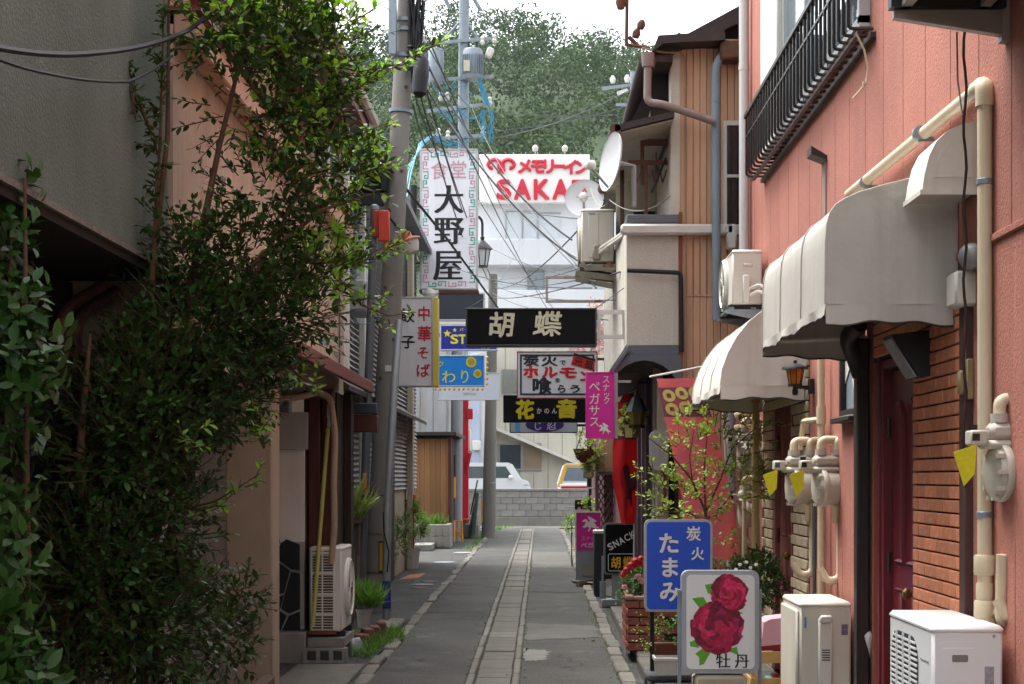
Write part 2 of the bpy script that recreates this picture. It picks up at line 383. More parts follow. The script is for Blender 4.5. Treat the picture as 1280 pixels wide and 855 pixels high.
pieces(kr, 'kerb_stone', ks, [(Vector((random.uniform(-.012,.012), -4 + .6*i, -.03 + random.uniform(-.012,.008))), (1,1,1)) for i in range(66)])
slab = MB()
for i in range(16): slab.box(.80 + random.uniform(-.01,.02), 1.78, 2 + 1.0*i, 2.985 + 1.0*i, -.02, .095 + random.uniform(-.008,.008), .012)
struct('doorstep_slab', slab, M('step_concrete', '#67645d', .92, .2, 4, .4, 80, fine=140), 'raised concrete ledge under the shop signs on the right')
struct('doorstep_slab', MB().box(-1.98,-1.43,11.0,13.1,-.02,.02,.01).box(-1.60,-1.42,15.9,17.0,-.02,.05,.02), kerbm, 'pale concrete apron by the left kerb')
# manhole lids on the left pavement
for (u, v, r, lb, m) in ((528,731,.17,'dark oval utility lid on the left pavement', steel_d), (524,734.5,.12,'pale round valve lid nearest on the left pavement', kerbm), (536,727,.12,'cream valve lid on the left pavement behind the dark lid', kerbm), (580,691,.22,'grey rectangular lid far along the left pavement', greym), (555,703,.2,'bluish steel lid on the left pavement', steel)):
    Z = 2*EYE/(v-VPV)*1000; solo('manhole_lid', lb, 'manhole lid', MB().lathe([(r,-.01),(r,.006),(r-.02,.010),(r-.03,.007),(0,.009)], (X(u,Z), Z, 0), n=20), m, 'lids in the left pavement')
# ------------------------------------------------------------------ left: grey plaster building
b1 = thing('plaster_building', 'dark grey plastered building overhanging the left side', 'building', (-3.6, 5, 0))
part(b1, 'upper_wall', MB().box(-5.4,-1.92,1.5,8.26,2.62,7.6), mortar_g)
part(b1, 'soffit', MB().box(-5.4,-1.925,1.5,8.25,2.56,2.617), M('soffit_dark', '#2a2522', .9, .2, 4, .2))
part(b1, 'drip_edge', MB().box(-1.97,-1.905,1.5,8.27,2.602,2.628), M('chipped_plaster', '#77736a', .95, .3, 14, .8, 60))
part(b1, 'ground_wall', MB().box(-5.4,-2.42,1.5,8.5,-.02,2.555), darkwood)
bd = unit_box('plank', .02, .172, 2.3, .004, darkwood)
pieces(b1, 'plank', bd, [Vector((1.20 + random.uniform(0,.006), -3.4 + .18*i, 1.28)) for i in range(38)])
for u in (112, 124): solo('drain_pipe', 'rusty brown pipe bent against the dark plank wall' if u == 112 else 'second brown pipe behind the tree on the dark plank wall', 'pipe', MB().bend([(-2.3, 7.7 + (u-112)*.02, 0), (-2.3, 7.7 + (u-112)*.02, 2.35), (-2.15, 7.9 + (u-112)*.02, 2.5)], .03, .1), M('brown_pipe', '#3a221b', .6, .2, 6, .1, rust=.3), 'pipes on the dark plank wall')
# ------------------------------------------------------------------ left: peach house
b2 = thing('peach_house', 'peach stuccoed house with rusty shutters behind the tree', 'house', (-3.4, 11.5, 0))
part(b2, 'upper_wall', MB().box(-5.4,-1.90,8.30,15.3,2.47,3.90).box(-5.4,-2.05,8.3,15.3,3.9,5.0), peach)
part(b2, 'ledge', MB().box(-1.899,-1.78,8.30,15.32,3.80,3.96,.01), M('ledge_stucco', '#bf957e', .9, .12, 4, .3, streak=.4, dirt='#8a6252'))
part(b2, 'ledge_flashing', MB().box(-2.04,-1.75,8.28,15.36,3.965,3.99), fascia)
sh = unit_box('shutter', .05, 1.5, .82, .01, M('rust_shutter', '#6a2b22', .6, .2, 3, .3, 30, streak=.3, dirt='#2e1512'))
for (yy, k) in ((9.4, 0), (12.4, 1)):
    part(b2, 'shutter', MB().box(-2.045,-2.0,yy,yy+1.5,4.02,4.86), bpy.data.materials['rust_shutter'])
    for j in range(12): part(b2, 'shutter_rib', MB().tube([(-1.995, yy+.06+j*.125, 4.03), (-1.995, yy+.06+j*.125, 4.85)], .022, 6), bpy.data.materials['rust_shutter'])
part(b2, 'window_frame', MB().box(-2.04,-1.94,13.96,14.2,4.0,4.9,.01).box(-2.04,-1.94,14.72,14.86,4.0,4.9,.01), whitep)
part(b2, 'window_panel', MB().box(-2.045,-1.99,14.2,14.72,4.0,4.9), M('blue_grey_panel', '#7f8a92', .6, .1, 3, .1, streak=.2))
part(b2, 'corner_pipe', MB().tube([(-1.85,15.2,2.5),(-1.85,15.2,4.9)], .05, 8), whitep)
rf = part(b2, 'roof', MB().prism([(-5.4,6.6),(-1.62,4.92),(-1.62,4.98),(-5.4,6.75)], (0,8.2,0), (1,0,0), (0,0,1), (0,7.0,0)), tinb)
part(b2, 'soffit', MB().box(-2.05,-1.64,8.2,15.2,4.87,4.90), M('soffit_grey', '#8b8378', .9, .2, 4, .2, streak=.3))
part(rf, 'fascia_board', MB().box(-1.66,-1.615,8.2,15.22,4.80,4.95,.005), fascia)
part(rf, 'gutter', MB().tube([(-1.57,8.2,4.93),(-1.57,15.3,4.93)], .045, 8), whitep)
# ground floor of the peach house: column, recess, panel, red posts, pent eave
part(b2, 'lintel', MB().box(-2.32,-1.86,10.3,15.2,2.28,2.465).box(-2.5,-1.95,8.3,10.3,2.2,2.465), peach_d)
eave = part(b2, 'eave', MB().prism([(-1.95,2.52),(-1.56,2.36),(-1.56,2.41),(-1.95,2.58)], (0,10.4,0), (1,0,0), (0,0,1), (0,4.5,0)), peach_d)
part(eave, 'fascia_board', MB().box(-1.585,-1.545,10.4,14.95,2.33,2.43,.006), fascia)
part(b2, 'column', MB().box(-2.06,-1.752,10.5,10.8,-.02,2.28,.012), peach_d)
part(b2, 'wall', MB().box(-5.4,-2.36,8.5,15.3,-.02,2.28), M('inner_wall', '#77736c', .9, .12, 3, .2, streak=.3))
cb = unit_box('wall_block', .03, .385, .19, .006, M('wall_block_grey', '#8a8b89', .9, .12, 6, .3, rnd=.12))
pieces(b2, 'wall_block', cb, [Vector((1.052, -2.75 + .39*i + (.195 if j % 2 else 0), .12 + .195*j)) for i in range(4) for j in range(10)])
part(b2, 'white_panel', MB().box(-2.36,-1.99,13.55,13.6,1.0,1.84), M('white_render', '#dddbd4', .7, .06, 3, .15, streak=.2))
part(b2, 'dado_backing', MB().box(-2.36,-1.99,13.55,13.6,.26,1.0), M('pale_joint', '#a8a59c', .9, .1, 6, .2))
st = M('black_stone', '#17171b', .45, .35, 7, .3, 40, rnd=.2)
def poly_piece(pxs, y, t):
    mb = MB(); pts = [(X(u,13.55), H(v,13.55)) for u, v in pxs]; cx = sum(p[0] for p in pts)/len(pts); cz = sum(p[1] for p in pts)/len(pts)
    pts = [(p[0] + (cx-p[0])*.07, p[1] + (cz-p[1])*.05) for p in pts]
    return mb.prism(pts, (0,y,0), (1,0,0), (0,0,1), (0,t,0))
for pxs in ([(335,672),(350,672),(351,678),(342,696),(335,696)], [(351,678),(358,673),(376,680),(376,714),(364,712),(342,696)], [(335,697),(342,697),(364,713),(356,742),(335,748)],
            [(364,713),(376,715),(376,762),(362,768),(351,762),(356,742)], [(335,749),(356,743),(351,762),(335,765)], [(335,766),(351,763),(360,769),(345,803),(335,803)], [(361,769),(376,763),(376,803),(345,803)]):
    part(b2, 'stone', poly_piece(pxs, 13.53, .03), st)
part(b2, 'plinth', MB().box(-2.4,-1.95,13.35,13.75,-.02,.25,.01), conc)
part(b2, 'post', MB().box(-1.965,-1.87,13.62,13.80,.0,2.3,.006), redwood)
part(b2, 'post', MB().box(-1.855,-1.77,13.66,13.84,.0,2.3,.006), redwood)
part(b2, 'post', MB().box(-2.0,-1.975,13.60,13.70,.0,2.3,.004), darkwood)
part(b2, 'post', MB().box(-1.75,-1.68,14.3,14.5,.0,2.3,.006), darkwood)
for i in range(4): part(b2, 'plank', MB().box(-1.765,-1.75,13.85+.16*i,14.0+.16*i,.0,2.28), darkwood)
part(b2, 'beam', MB().box(-1.93,-1.52,14.95,15.1,2.14,2.24,.006), M('blue_grey_beam', '#38424c', .7, .15, 4, .2))
part(b2, 'beam', MB().box(-1.93,-1.52,14.97,15.15,1.97,2.13,.006), redwood)
solo('notice_board', 'blank grey board on the white panel under the eave', 'board', MB().box(X(342,13.4),X(383.5,13.4),13.45,13.5,H(562,13.4),H(515,13.4),.006), M('grey_board', '#a39f9c', .7, .06, 3, .05, streak=.2))
solo('wrapped_pipe', 'beige tape wrapped pipe bent down beside the red posts', 'pipe', MB().bend([W(335,500,13.0),W(372,497,13.2),W(398,490,13.4),W(413,497,13.4),W(416,520,13.4),W(419,545,13.4),W(417,600,13.4),W(418,660,13.4),W(414,705,13.4)], .028, .06), M('beige_tape', '#9c8672', .8, .12, 30, .4, 60))
solo('bamboo_pole', 'thin yellow green pole leaning against the dark posts', 'pole', MB().tube([W(391,783,13.25),W(410,535,13.45)], .017, 8), M('yellow_bamboo', '#a8a255', .6, .12, 10, .1))
solo('pole_end', 'white capped stick hung above the yellow pole', 'stick', MB().tube([W(411,534,13.44),W(411.5,522,13.44)], .014, 8).tube([W(411.5,522,13.44),W(412,506,13.44)], .02, 8), whitep)
# ------------------------------------------------------------------ left: siding house
b3 = thing('siding_house', 'beige and grey horizontally sided house behind the concrete pole', 'house', (-4, 22, 0))
part(b3, 'wall', MB().box(-6.5,-2.25,16.2,29,-.02,5.6), siding)
sd = MB()
for i in range(62):
    z = 1.35 + .068*i; sd.add([(-2.25,16.2,z),(-2.21,16.2,z),(-2.25,16.2,z+.05),(-2.25,29,z),(-2.21,29,z),(-2.25,29,z+.05)], [(0,1,4,3),(1,2,5,4),(0,2,1),(3,4,5)])
part(b3, 'siding_strip', sd, siding_g, kind='stuff')
sd = MB()
for i in range(28):
    x = -2.26 - .068*i
    sd.box(x-.05,x,16.17,16.2,1.2,5.5)
part(b3, 'corner_trim', MB().box(-2.26,-2.18,16.12,16.2,1.0,5.6), black)
part(b3, 'lower_wall', MB().box(-2.249,-2.19,16.2,22,-.02,1.3), M('grey_render', '#84857f', .9, .1, 3, .2, streak=.3))
part(b3, 'window', MB().box(-2.25,-2.19,16.4,18.2,1.62,2.0), glassd)
part(b3, 'roof', MB().prism([(-6.5,7.2),(-1.95,5.58),(-1.95,5.68),(-6.5,7.35)], (0,16.0,0), (1,0,0), (0,0,1), (0,13.2,0)), M('roof_grey', '#5f6163', .6, .15, 4, .2))
part(b3, 'canopy', MB().prism([(-2.25,2.6),(-1.9,2.42),(-1.9,2.47),(-2.25,2.67)], (0,16.0,0), (1,0,0), (0,0,1), (0,11.0,0)), tinb)
part(b3, 'corner_board', MB().box(-2.21,-2.12,26.8,27.1,0,5.5), siding)
part(b3, 'door', MB().box(-2.24,-2.185,23.2,24.2,0,2.0,.01), darkwood)
part(b3, 'window', MB().box(-2.24,-2.185,19.2,21.2,3.4,4.5,.01), glassp)
solo('meter_box', 'pale grey utility box on the siding of the left house', 'utility box', MB().box(-2.2,X(441,18.0)+.14,18.0,18.9,H(388,18),H(349,18),.02), M('box_grey', '#9b9c9c', .5, .08, 3, .05))
solo('cable_duct', 'white vertical cable duct on the beige siding', 'duct', MB().box(-2.2,-2.12,19.5,19.6,.8,4.9,.01), whitep)
# wooden store and grey sheds further down
b4 = thing('wooden_store', 'brown wooden boarded store with a dark flat roof edge', 'shed', (-2.8, 36.5, 0))
part(b4, 'wall', MB().box(-3.6,-2.02,36.05,40,-.02,2.45), darkwood)
wp = M('store_planks', '#87623f', .75, .2, 2, .3, 40, stretch=(12, 12, .5), streak=.75, dirt='#2e231c', rnd=.15)
pk = unit_box('plank', .118, .04, 2.38, .005, wp); pieces(b4, 'plank', pk, [Vector((-.44 + .12*i, -.47, 1.22)) for i in range(11)])
part(b4, 'post', MB().box(-2.05,-1.97,35.95,36.05,0,2.45,.006), redwood); part(b4, 'post', MB().box(-3.27,-3.19,35.95,36.05,0,2.45,.006), redwood)
part(b4, 'roof', MB().box(-3.7,-1.85,35.7,40,2.47,2.56,.01), tinb)
b5 = thing('grey_sheet_house', 'patched pale grey sheet clad house above the wooden store', 'house', (-3.6, 42, 0))
part(b5, 'wall', MB().box(-6,-2.2,38,47,-.02,5.4), M('sheet_grey', '#9c9fa0', .7, .15, 1.5, .1, streak=.4, dirt='#77695a'))
for i in range(5): part(b5, 'sheet', MB().box(-3.75+.31*i,-3.45+.31*i,37.95,37.99,2.6,5.35,.004), M('sheet_grey2', '#a3a6a8', .65, .12, 1.2, .1, streak=.4, dirt='#77695a', rnd=.12))
part(b5, 'roof', MB().box(-6.2,-2.0,37.7,47.2,5.4,5.5), tinb)
part(b5, 'side_window', MB().box(-2.2,-2.15,41,42.5,1.0,2.0,.01), glassd)
# ------------------------------------------------------------------ right: pink building
pink = M('pink_siding', '#a86d5e', .9, .15, .9, .6, 70, streak=.28, dirt='#86524a', rnd=.05, fine=45, finek=.86)
pinkd = M('pink_joint', '#75423c', .9, .1, 4, .2)
g1 = thing('pink_building', 'salmon pink panelled building lining the right side', 'building', (3.5, 8, 0))
part(g1, 'wall', MB().box(1.832,6,2,7.60,-.02,8.2).box(1.832,6,8.44,13.76,-.02,8.2).box(1.832,6,7.60,8.44,2.16,8.2).box(1.99,6,7.60,8.44,-.02,2.16), pinkd)
def panel(y0, y1, z0, z1):
    part(g1, 'wall_panel', MB().box(1.80,1.834,y0+.0022,y1-.0022,z0,z1,.003), pink)
ys = [2.0+.455*i for i in range(26)] + [13.76]
for a, b in zip(ys[:-1], ys[1:]): panel(a, b, 2.50, 8.15)
for a, b in ((2.0,2.45),(2.45,2.9),(2.9,3.35),(3.35,3.8),(3.8,4.25),(4.25,4.7),(4.7,5.15),(5.15,5.6),(5.6,6.05),(6.05,6.4),(6.4,6.64),(8.62,8.98),(8.98,9.5),(9.5,9.95),(9.95,10.4),(10.4,10.64),(12.9,13.3),(13.3,13.76)):
    panel(a, b, -.01, 2.49 if (a, b) != (8.98, 9.5) else 1.88)
part(g1, 'belt_trim', MB().box(1.785,1.83,2,13.77,2.478,2.508,.004), pink)
part(g1, 'post', MB().box(1.765,1.835,6.64,6.73,0,2.48,.006), M('brown_post', '#4b322d', .7, .2, 5, .1))
# red brick facing beside the door, brick by brick
brickm = M('red_brick', '#d68c69', .85, .16, 18, .5, 80, rnd=.16); jointm = M('dark_joint', '#2e2523', .95, .2, 20, .3)
part(g1, 'brick_backing', MB().box(1.80,1.83,6.74,7.635,0,2.16).box(1.80,1.83,6.74,8.60,2.165,2.44), jointm)
bk = unit_box('brick', .022, .220, .053, .004, brickm); bh = unit_box('brick', .022, .106, .053, .004, brickm); pl = []
for j in range(40):
    z = .03 + .0605*j; y1_ = 7.635 if z < 2.15 else 8.60; y = 6.74 + (.1125 if j % 2 else 0)
    if j % 2: pieces(g1, 'brick', bh, [Vector((1.793-3.5, 6.74+.054-8, z))])
    while y + .214 < y1_ + .012:
        pl.append(Vector((1.793-3.5+random.uniform(-.002,.002), y+.108-8, z))); y += .2245
    if y + .1 < y1_ + .004: pl.append((Vector((1.793-3.5, y+.054-8, z)), (1, .49, 1)))
pieces(g1, 'brick', bk, pl)
# beige brick facing and second door
bb = M('beige_brick', '#b9a98c', .85, .14, 12, .5, 80, rnd=.1)
part(g1, 'brick_backing', MB().box(1.80,1.83,10.65,11.36,0,2.46).box(1.80,1.83,12.24,12.88,0,2.46).box(1.80,1.83,11.36,12.24,2.10,2.46), M('dark_joint2', '#4c4438', .95, .2, 20, .3))
bm_ = unit_box('pale_brick', .022, .222, .066, .005, bb); pl = []
for j in range(32):
    z = .045 + .076*j
    for (a, b) in (((10.66,11.35),(12.25,12.88)) if z < 2.08 else ((10.66,12.88),)):
        y = a + (.115 if j % 2 else 0)
        if j % 2: pl.append((Vector((1.793-3.5, a+.054-8, z)), (1,.48,1)))
        while y + .222 <= b + .02: pl.append(Vector((1.793-3.5, y+.111-8, z))); y += .2305
pieces(g1, 'pale_brick', bm_, pl)
def door(y0, y1, xf, col, lab, arched):
    m = M('door_' + col.strip('#'), col, .35, .12, 4, .06, spec=.5); z1 = 2.13
    d = part(g1, 'door', MB().box(xf, xf+.04, y0, y1, .1, z1-.03, .004), m, label=lab)
    part(d, 'frame', MB().box(xf-.045,xf+.05,y0-.06,y0-.002,.08,z1+.03,.006).box(xf-.045,xf+.05,y1+.002,y1+.06,.08,z1+.03,.006).box(xf-.045,xf+.05,y0-.002,y1+.002,z1-.02,z1+.03,.006), m)
    wd = (y1-y0); cw = wd*.30
    for cy in (y0+wd*.30, y0+wd*.70):
        for (za, zb, ar) in ((.28,.62,0),(.72,.98,0),(1.10,1.95,arched)):
            po = [(-cw/2,za),(cw/2,za)] + ([(cw/2*math.cos(R(t)), zb-cw/2*1.1+cw/2*1.1*math.sin(R(t))) for t in range(0,181,20)] if ar else [(cw/2,zb),(-cw/2,zb)])
            pi = [(p[0]*.68, (p[1]-(za+zb)/2)*(.86 if zb-za < .5 else .93)+(za+zb)/2) for p in po]; n = len(po)
            mb = MB(); vs = [(xf-.001, cy+p[0], p[1]) for p in po] + [(xf-.016, cy+p[0]*.92, (p[1]-(za+zb)/2)*.96+(za+zb)/2) for p in po] + [(xf-.003, cy+p[0], p[1]) for p in pi]
            mb.add(vs, [(i,(i+1)%n,n+(i+1)%n,n+i) for i in range(n)] + [(n+i,n+(i+1)%n,2*n+(i+1)%n,2*n+i) for i in range(n)] + [tuple(range(2*n,3*n))])
            part(d, 'panel', mb, m)
    part(d, 'knob', MB().lathe([(.03,0),(.03,.008),(.012,.012),(.012,.04),(.028,.05),(.03,.065),(.015,.08)], (xf, y0+.07, .98), (-1,0,0), 14), M('brass', '#8a6a3a', .3, .2, 8, .05, metal=.8))
    for zz in (.35, 1.05, 1.75): part(d, 'hinge', MB().tube([(xf-.02,y1-.005,zz),(xf-.02,y1-.005,zz+.11)], .012, 8), M('hinge_metal', '#4a3b33', .4, .2, 8, .05, metal=.6))
door(7.70, 8.36, 1.845, '#6b1f28', 'dark crimson panelled door between the red bricks and the gutter', True)
door(11.42, 12.18, 1.84, '#7e4541', 'dull brown red panelled door set in the beige bricks', False)
part(g1, 'door_recess', MB().box(1.79,1.99,8.425,8.47,.0,2.2), bpy.data.materials['door_6b1f28'])
part(g1, 'sill', MB().box(1.70,1.99,7.62,8.44,-.01,.09,.01), conc)
wn = part(g1, 'window', MB().box(1.815,1.85,8.99,9.49,1.93,2.44), glassp, label='small dark framed window with a pale curtain under the big awning')
part(wn, 'window_frame', MB().box(1.78,1.83,8.98,9.02,1.9,2.46).box(1.78,1.83,9.46,9.5,1.9,2.46).box(1.78,1.83,9.02,9.46,1.9,1.94), tinb)
part(wn, 'sill', MB().box(1.73,1.83,8.95,9.53,1.865,1.898,.006), tinb)
part(wn, 'curtain', MB().prism([(9.03,2.44),(9.46,2.44),(9.46,2.1),(9.3,2.2),(9.2,2.05),(9.03,2.15)], (1.812,0,0), (0,1,0), (0,0,1), (-.004,0,0)), whitep)
# upper window and its guard rail
wf = M('bronze_frame', '#2f2a28', .45, .15, 5, .05, metal=.3); wfl = M('aluminium', '#a9acab', .4, .08, 5, .04, metal=.4)
w2 = part(g1, 'window', MB().box(1.77,1.80,8.75,11.4,4.06,5.9), glass('sky_glass', '#55646b', .04), label='tall upper window behind the bronze guard rail')
part(w2, 'window_frame', MB().box(1.74,1.80,8.70,8.75,4.0,5.9).box(1.74,1.80,9.62,9.68,4.0,5.9).box(1.74,1.80,10.5,10.56,4.0,5.9).box(1.74,1.80,11.4,11.45,4.0,5.9).box(1.74,1.80,8.70,11.45,4.02,4.06), wfl)
part(w2, 'shutter_box', MB().box(1.70,1.80,11.46,12.3,4.0,5.9,.01), whitep)
vf = part(g1, 'vent_flap', MB().prism([(0,0),(.10,-.06),(.10,-.09),(.0,-.05)], (1.70,10.0,3.62), (1,0,0), (0,0,1), (0,.16,0)), tinb); part(g1, 'wall_strip', MB().box(1.792,1.80,10.02,10.14,2.7,3.53), M('strip_rose', '#8d7570', .7, .12, 4, .1))
gr = thing('guard_rail', 'bronze railing of bent bars under the upper pink wall window', 'railing', (1.7, 10.2, 3.9))
GY0, GY1 = 8.55, 12.8; gx = 1.655
part(gr, 'top_rail', MB().box(gx-.02,gx+.02,GY0,GY1,4.41,4.445,.004).box(gx+.02,1.8,GY0,GY0+.035,4.41,4.445).box(gx+.02,1.8,GY1-.035,GY1,4.41,4.445), wf)
part(gr, 'base_rail', MB().box(1.77,1.80,GY0,GY1,3.90,3.93), wf); part(gr, 'base_rail', MB().box(1.70,1.725,GY0,GY1,3.918,3.938), wf)
part(gr, 'middle_rail', MB().box(gx-.008,gx+.008,GY0,GY1,4.25,4.266), wf)
for i in range(31):
    y = GY0 + .02 + i*(GY1-GY0-.04)/30
    part(gr, 'bar', MB().bend([(gx,y,4.41),(gx,y,3.95),(1.79,y,3.95)], .0105, .03, 6, 3), wf)
# ------------------------------------------------------------------ awnings
canvas = M('awning_canvas', '#b3afa7', .75, .08, 1.5, .35, 9, streak=.4, dirt='#7d7464')
canvas_w = M('white_canvas', '#c9c5bc', .7, .08, 2, .35, 9, streak=.4, dirt='#8d8574')
def awning(name, label, y0, y1, prof, xw, mat, val, caps=(True, True), seams=2, bulge=0):
    zb = prof[-1][1]; xf = prof[-1][0]; t = thing(name, label, 'awning', (xw, (y0+y1)/2, zb)); n = len(prof); NY = 24
    mb = MB(); vs = []; k = seams + 1
    for i in range(NY+1):
        s = i/NY; sag = .002*abs(math.sin(math.pi*s*k)) ; y = y0 + (y1-y0)*s
        for j, (x, z) in enumerate(prof):
            a = math.sin(math.pi*j/(n-1)); e = bulge*(2*s-1)**2
            vs.append((x + sag*a + e*(xw-x), y, z - sag*a*.8))
    mb.add(vs, [(i*n+j, i*n+j+1, (i+1)*n+j+1, (i+1)*n+j) for i in range(NY) for j in range(n-1)])
    cn = part(t, 'canopy', mb, mat, recalc=False)
    for i in range(seams+2):
        y = y0 + (y1-y0)*i/(seams+1); y = min(max(y, y0+.006), y1-.006); e = bulge*(2*(y-y0)/(y1-y0)-1)**2
        part(cn, 'piping', MB().tube([(x - .002 + e*(xw-x), y, z+.002) for x, z in prof], .0045, 5), mat)
    for (flag, y, sgn) in ((caps[0], y0, -1), (caps[1], y1, 1)):
        if not flag: continue
        G = 10; vs = []; pr = [(x + bulge*(xw-x), z) for x, z in prof]
        for i in range(G+1):
            for j in range(n):
                f = i/G; x = pr[j][0] + (xw-pr[j][0])*f; z = pr[j][1]
                b_ = .012*math.sin(math.pi*f)*math.sin(math.pi*j/(n-1)) + .004*math.sin(9*f+3*j)
                vs.append((x, y - sgn*b_, z))
        part(t, 'end_panel', MB().add(vs, [(i*n+j, i*n+j+1, (i+1)*n+j+1, (i+1)*n+j) for i in range(G) for j in range(n-1)]), mat, recalc=False)
    def skirt(p0, p1, seed, val=val):
        m2 = MB(); NN = 44; L_ = (Vector(p1)-Vector(p0)).length; d = (Vector(p1)-Vector(p0)).normalized(); nrm = Vector((-d.y, d.x, 0)); vs = []
        for i in range(NN+1):
            s = i/NN*L_; wv = .007*math.sin(s*11+seed) + .002*math.sin(s*27+seed*2); dp = val*(1 + .12*math.sin(s*9+seed) + .06*math.sin(s*31)) 
            for q in range(4):
                f = q/3; p = Vector(p0) + d*s + nrm*wv*f; vs.append((p.x, p.y, zb - dp*f))
        m2.add(vs, [(i*4+q, i*4+q+1, (i+1)*4+q+1, (i+1)*4+q) for i in range(NN) for q in range(3)])
        v = part(t, 'valance', m2, mat, recalc=False)
        e = [vs[i*4+3] for i in range(NN+1)]; part(v, 'hem', MB().tube(e, .0045, 4), tinb)
    e = bulge*(xw-xf)
    skirt((xf,y0,0),(xf,y1,0),1.0,val*.55); skirt((xw-.02,y0,0),(xf+e,y0,0),2.3); skirt((xf+e,y1,0),(xw-.02,y1,0),4.1)
    part(t, 'frame', MB().tube([(xf+.03,y0+.05,zb),(xf+.03,y1-.05,zb)], .013, 6).tube([(xw,y0+.06,zb+.02),(xf+.03,y0+.06,zb)], .013, 6).tube([(xw,y1-.06,zb+.02),(xf+.03,y1-.06,zb)], .013, 6).tube([(xf+.05,(y0+y1)/2,zb+.05),(xw,(y0+y1)/2,zb+.1)], .013, 6), offwhite)
    return t
prof1 = [(1.79,2.87),(1.65,2.84),(1.50,2.805),(1.38,2.77),(1.315,2.742),(1.275,2.715),(1.25,2.68),(1.237,2.63),(1.231,2.55),(1.23,2.42),(1.228,2.29)]
awning('awning', 'big grey canvas box awning over the crimson door', 6.86, 8.80, prof1, 1.795, canvas, .085)
prof2 = [(1.79,2.74),(1.70,2.735),(1.60,2.71),(1.50,2.66),(1.41,2.59),(1.33,2.49),(1.27,2.38),(1.23,2.27),(1.215,2.16)]
awning('awning', 'white rounded canvas awning over the beige brick doorway', 10.72, 12.7, prof2, 1.795, canvas_w, .09, seams=2)
# small sheet metal hood at upper right
hd = thing('vent_hood', 'small off white metal hood above the big awning', 'hood', (1.8, 6.7, 2.68))
pf = [(1.785,3.0),(1.73,2.99),(1.67,2.965),(1.62,2.92),(1.59,2.86),(1.572,2.79),(1.56,2.715)]
part(hd, 'shell', MB().prism(pf + [(1.785,2.715)], (0,6.52,0), (1,0,0), (0,0,1), (0,.31,0)), canvas_w)
part(hd, 'rim', MB().box(1.552,1.785,6.515,6.53,2.70,2.72).box(1.552,1.565,6.53,6.83,2.70,2.72), canvas_w)
pf2 = [(1.765,2.955),(1.72,2.945),(1.675,2.92),(1.64,2.88),(1.62,2.83),(1.61,2.77)]
part(hd, 'moulding', MB().prism(pf2 + [(1.765,2.77)], (0,6.516,0), (1,0,0), (0,0,1), (0,.006,0)), canvas_w)
# fluted dark downpipe beside the crimson door
solo('gutter_pipe', 'dark brown square downpipe left of the crimson door', 'downpipe', MB().box(1.72,1.79,8.66,8.76,.0,2.3,.01).bend([(1.70,8.5,2.36),(1.66,8.62,2.3),(1.72,8.71,2.2),(1.755,8.71,2.1)], .05, .05, 10), tinb)
# ------------------------------------------------------------------ right: timber building behind
YF = 14.2
g2 = thing('timber_building', 'two storey timber and stucco building projecting over the alley', 'building', (2.2, 17, 0))
plankm = M('tan_planks', '#c0997b', .75, .14, 2, .25, 50, stretch=(10, 10, .5), streak=.35, dirt='#8a6248', rnd=.07)
stucco = M('cream_stucco', '#c0bdb0', .95, .08, 3, .9, 55, streak=.15)
band = M('grey_band', '#5c6068', .6, .12, 4, .1)
part(g2, 'wall', MB().box(1.24,6,YF+.03,30,-.02,5.35), M('dark_lining', '#5a4232', .9, .2, 4, .2))
pk1 = unit_box('plank', .0565, .022, 2.2, .004, plankm); pk2 = unit_box('plank', .0565, .022, 1.62, .004, plankm); pk3 = unit_box('plank', .0565, .022, 1.50, .004, plankm)
for i in range(17):
    x = 1.275 + .061*i; y = YF + .012 + random.uniform(-.002,.002)
    pieces(g2, 'plank', pk1, [Vector((x-2.2, y-17, 4.26))]); pieces(g2, 'plank', pk2, [Vector((x-2.2, y-17, 2.345))]); pieces(g2, 'plank', pk3, [Vector((x-2.2, y-17, .76))])
part(g2, 'belt', MB().box(1.24,2.3,YF-.006,YF+.02,3.152,3.163).box(1.24,2.3,YF-.006,YF+.02,1.512,1.536), plankm)
part(g2, 'corner_board', MB().box(1.235,1.27,YF-.012,YF+.03,0,3.9,.004), M('orange_board', '#8b4b2c', .7, .2, 3, .2, stretch=(8,8,.5)))
# upper storey projecting over the alley
part(g2, 'stucco_wall', MB().box(.80,1.235,YF,19.2,2.72,3.80), stucco)
part(g2, 'stucco_strip', MB().box(.775,.80,YF-.003,19.2,2.72,3.80).box(.795,1.238,YF-.004,YF,2.72,3.80), stucco)
part(g2, 'top_band', MB().box(.775,1.24,YF-.02,19.2,3.80,3.875,.005), band)
part(g2, 'bottom_band', MB().box(.78,1.24,YF-.02,19.2,2.63,2.72,.005), band)
part(g2, 'corner_post', MB().box(1.165,1.25,YF-.01,YF+.2,3.876,5.42,.004), stucco)
part(g2, 'balcony_wall', MB().box(1.22,1.236,YF+.2,19.2,3.876,5.3).box(.80,1.22,16.6,16.7,3.876,5.0), M('cream_wall', '#b5b0a2', .9, .1, 3, .2))
part(g2, 'balcony_floor', MB().box(.80,1.22,YF+.02,16.6,3.80,3.86), tinb)
part(g2, 'balcony_post', MB().box(.955,.985,YF+.3,YF+.33,3.876,4.38), rustm); part(g2, 'balcony_rail', MB().box(.80,1.165,YF+.3,YF+.33,4.38,4.42), rustm); part(g2, 'balcony_post', MB().box(.80,.84,YF+1.6,YF+1.63,3.876,4.6), rustm)
part(g2, 'balcony_beam', MB().box(.92,1.165,YF+.34,YF+.36,4.56,4.62).box(.92,.955,YF+.34,YF+.36,4.2,4.56), rustm)
part(g2, 'balcony_window', MB().box(.98,1.20,16.57,16.60,3.95,4.3), glassd)
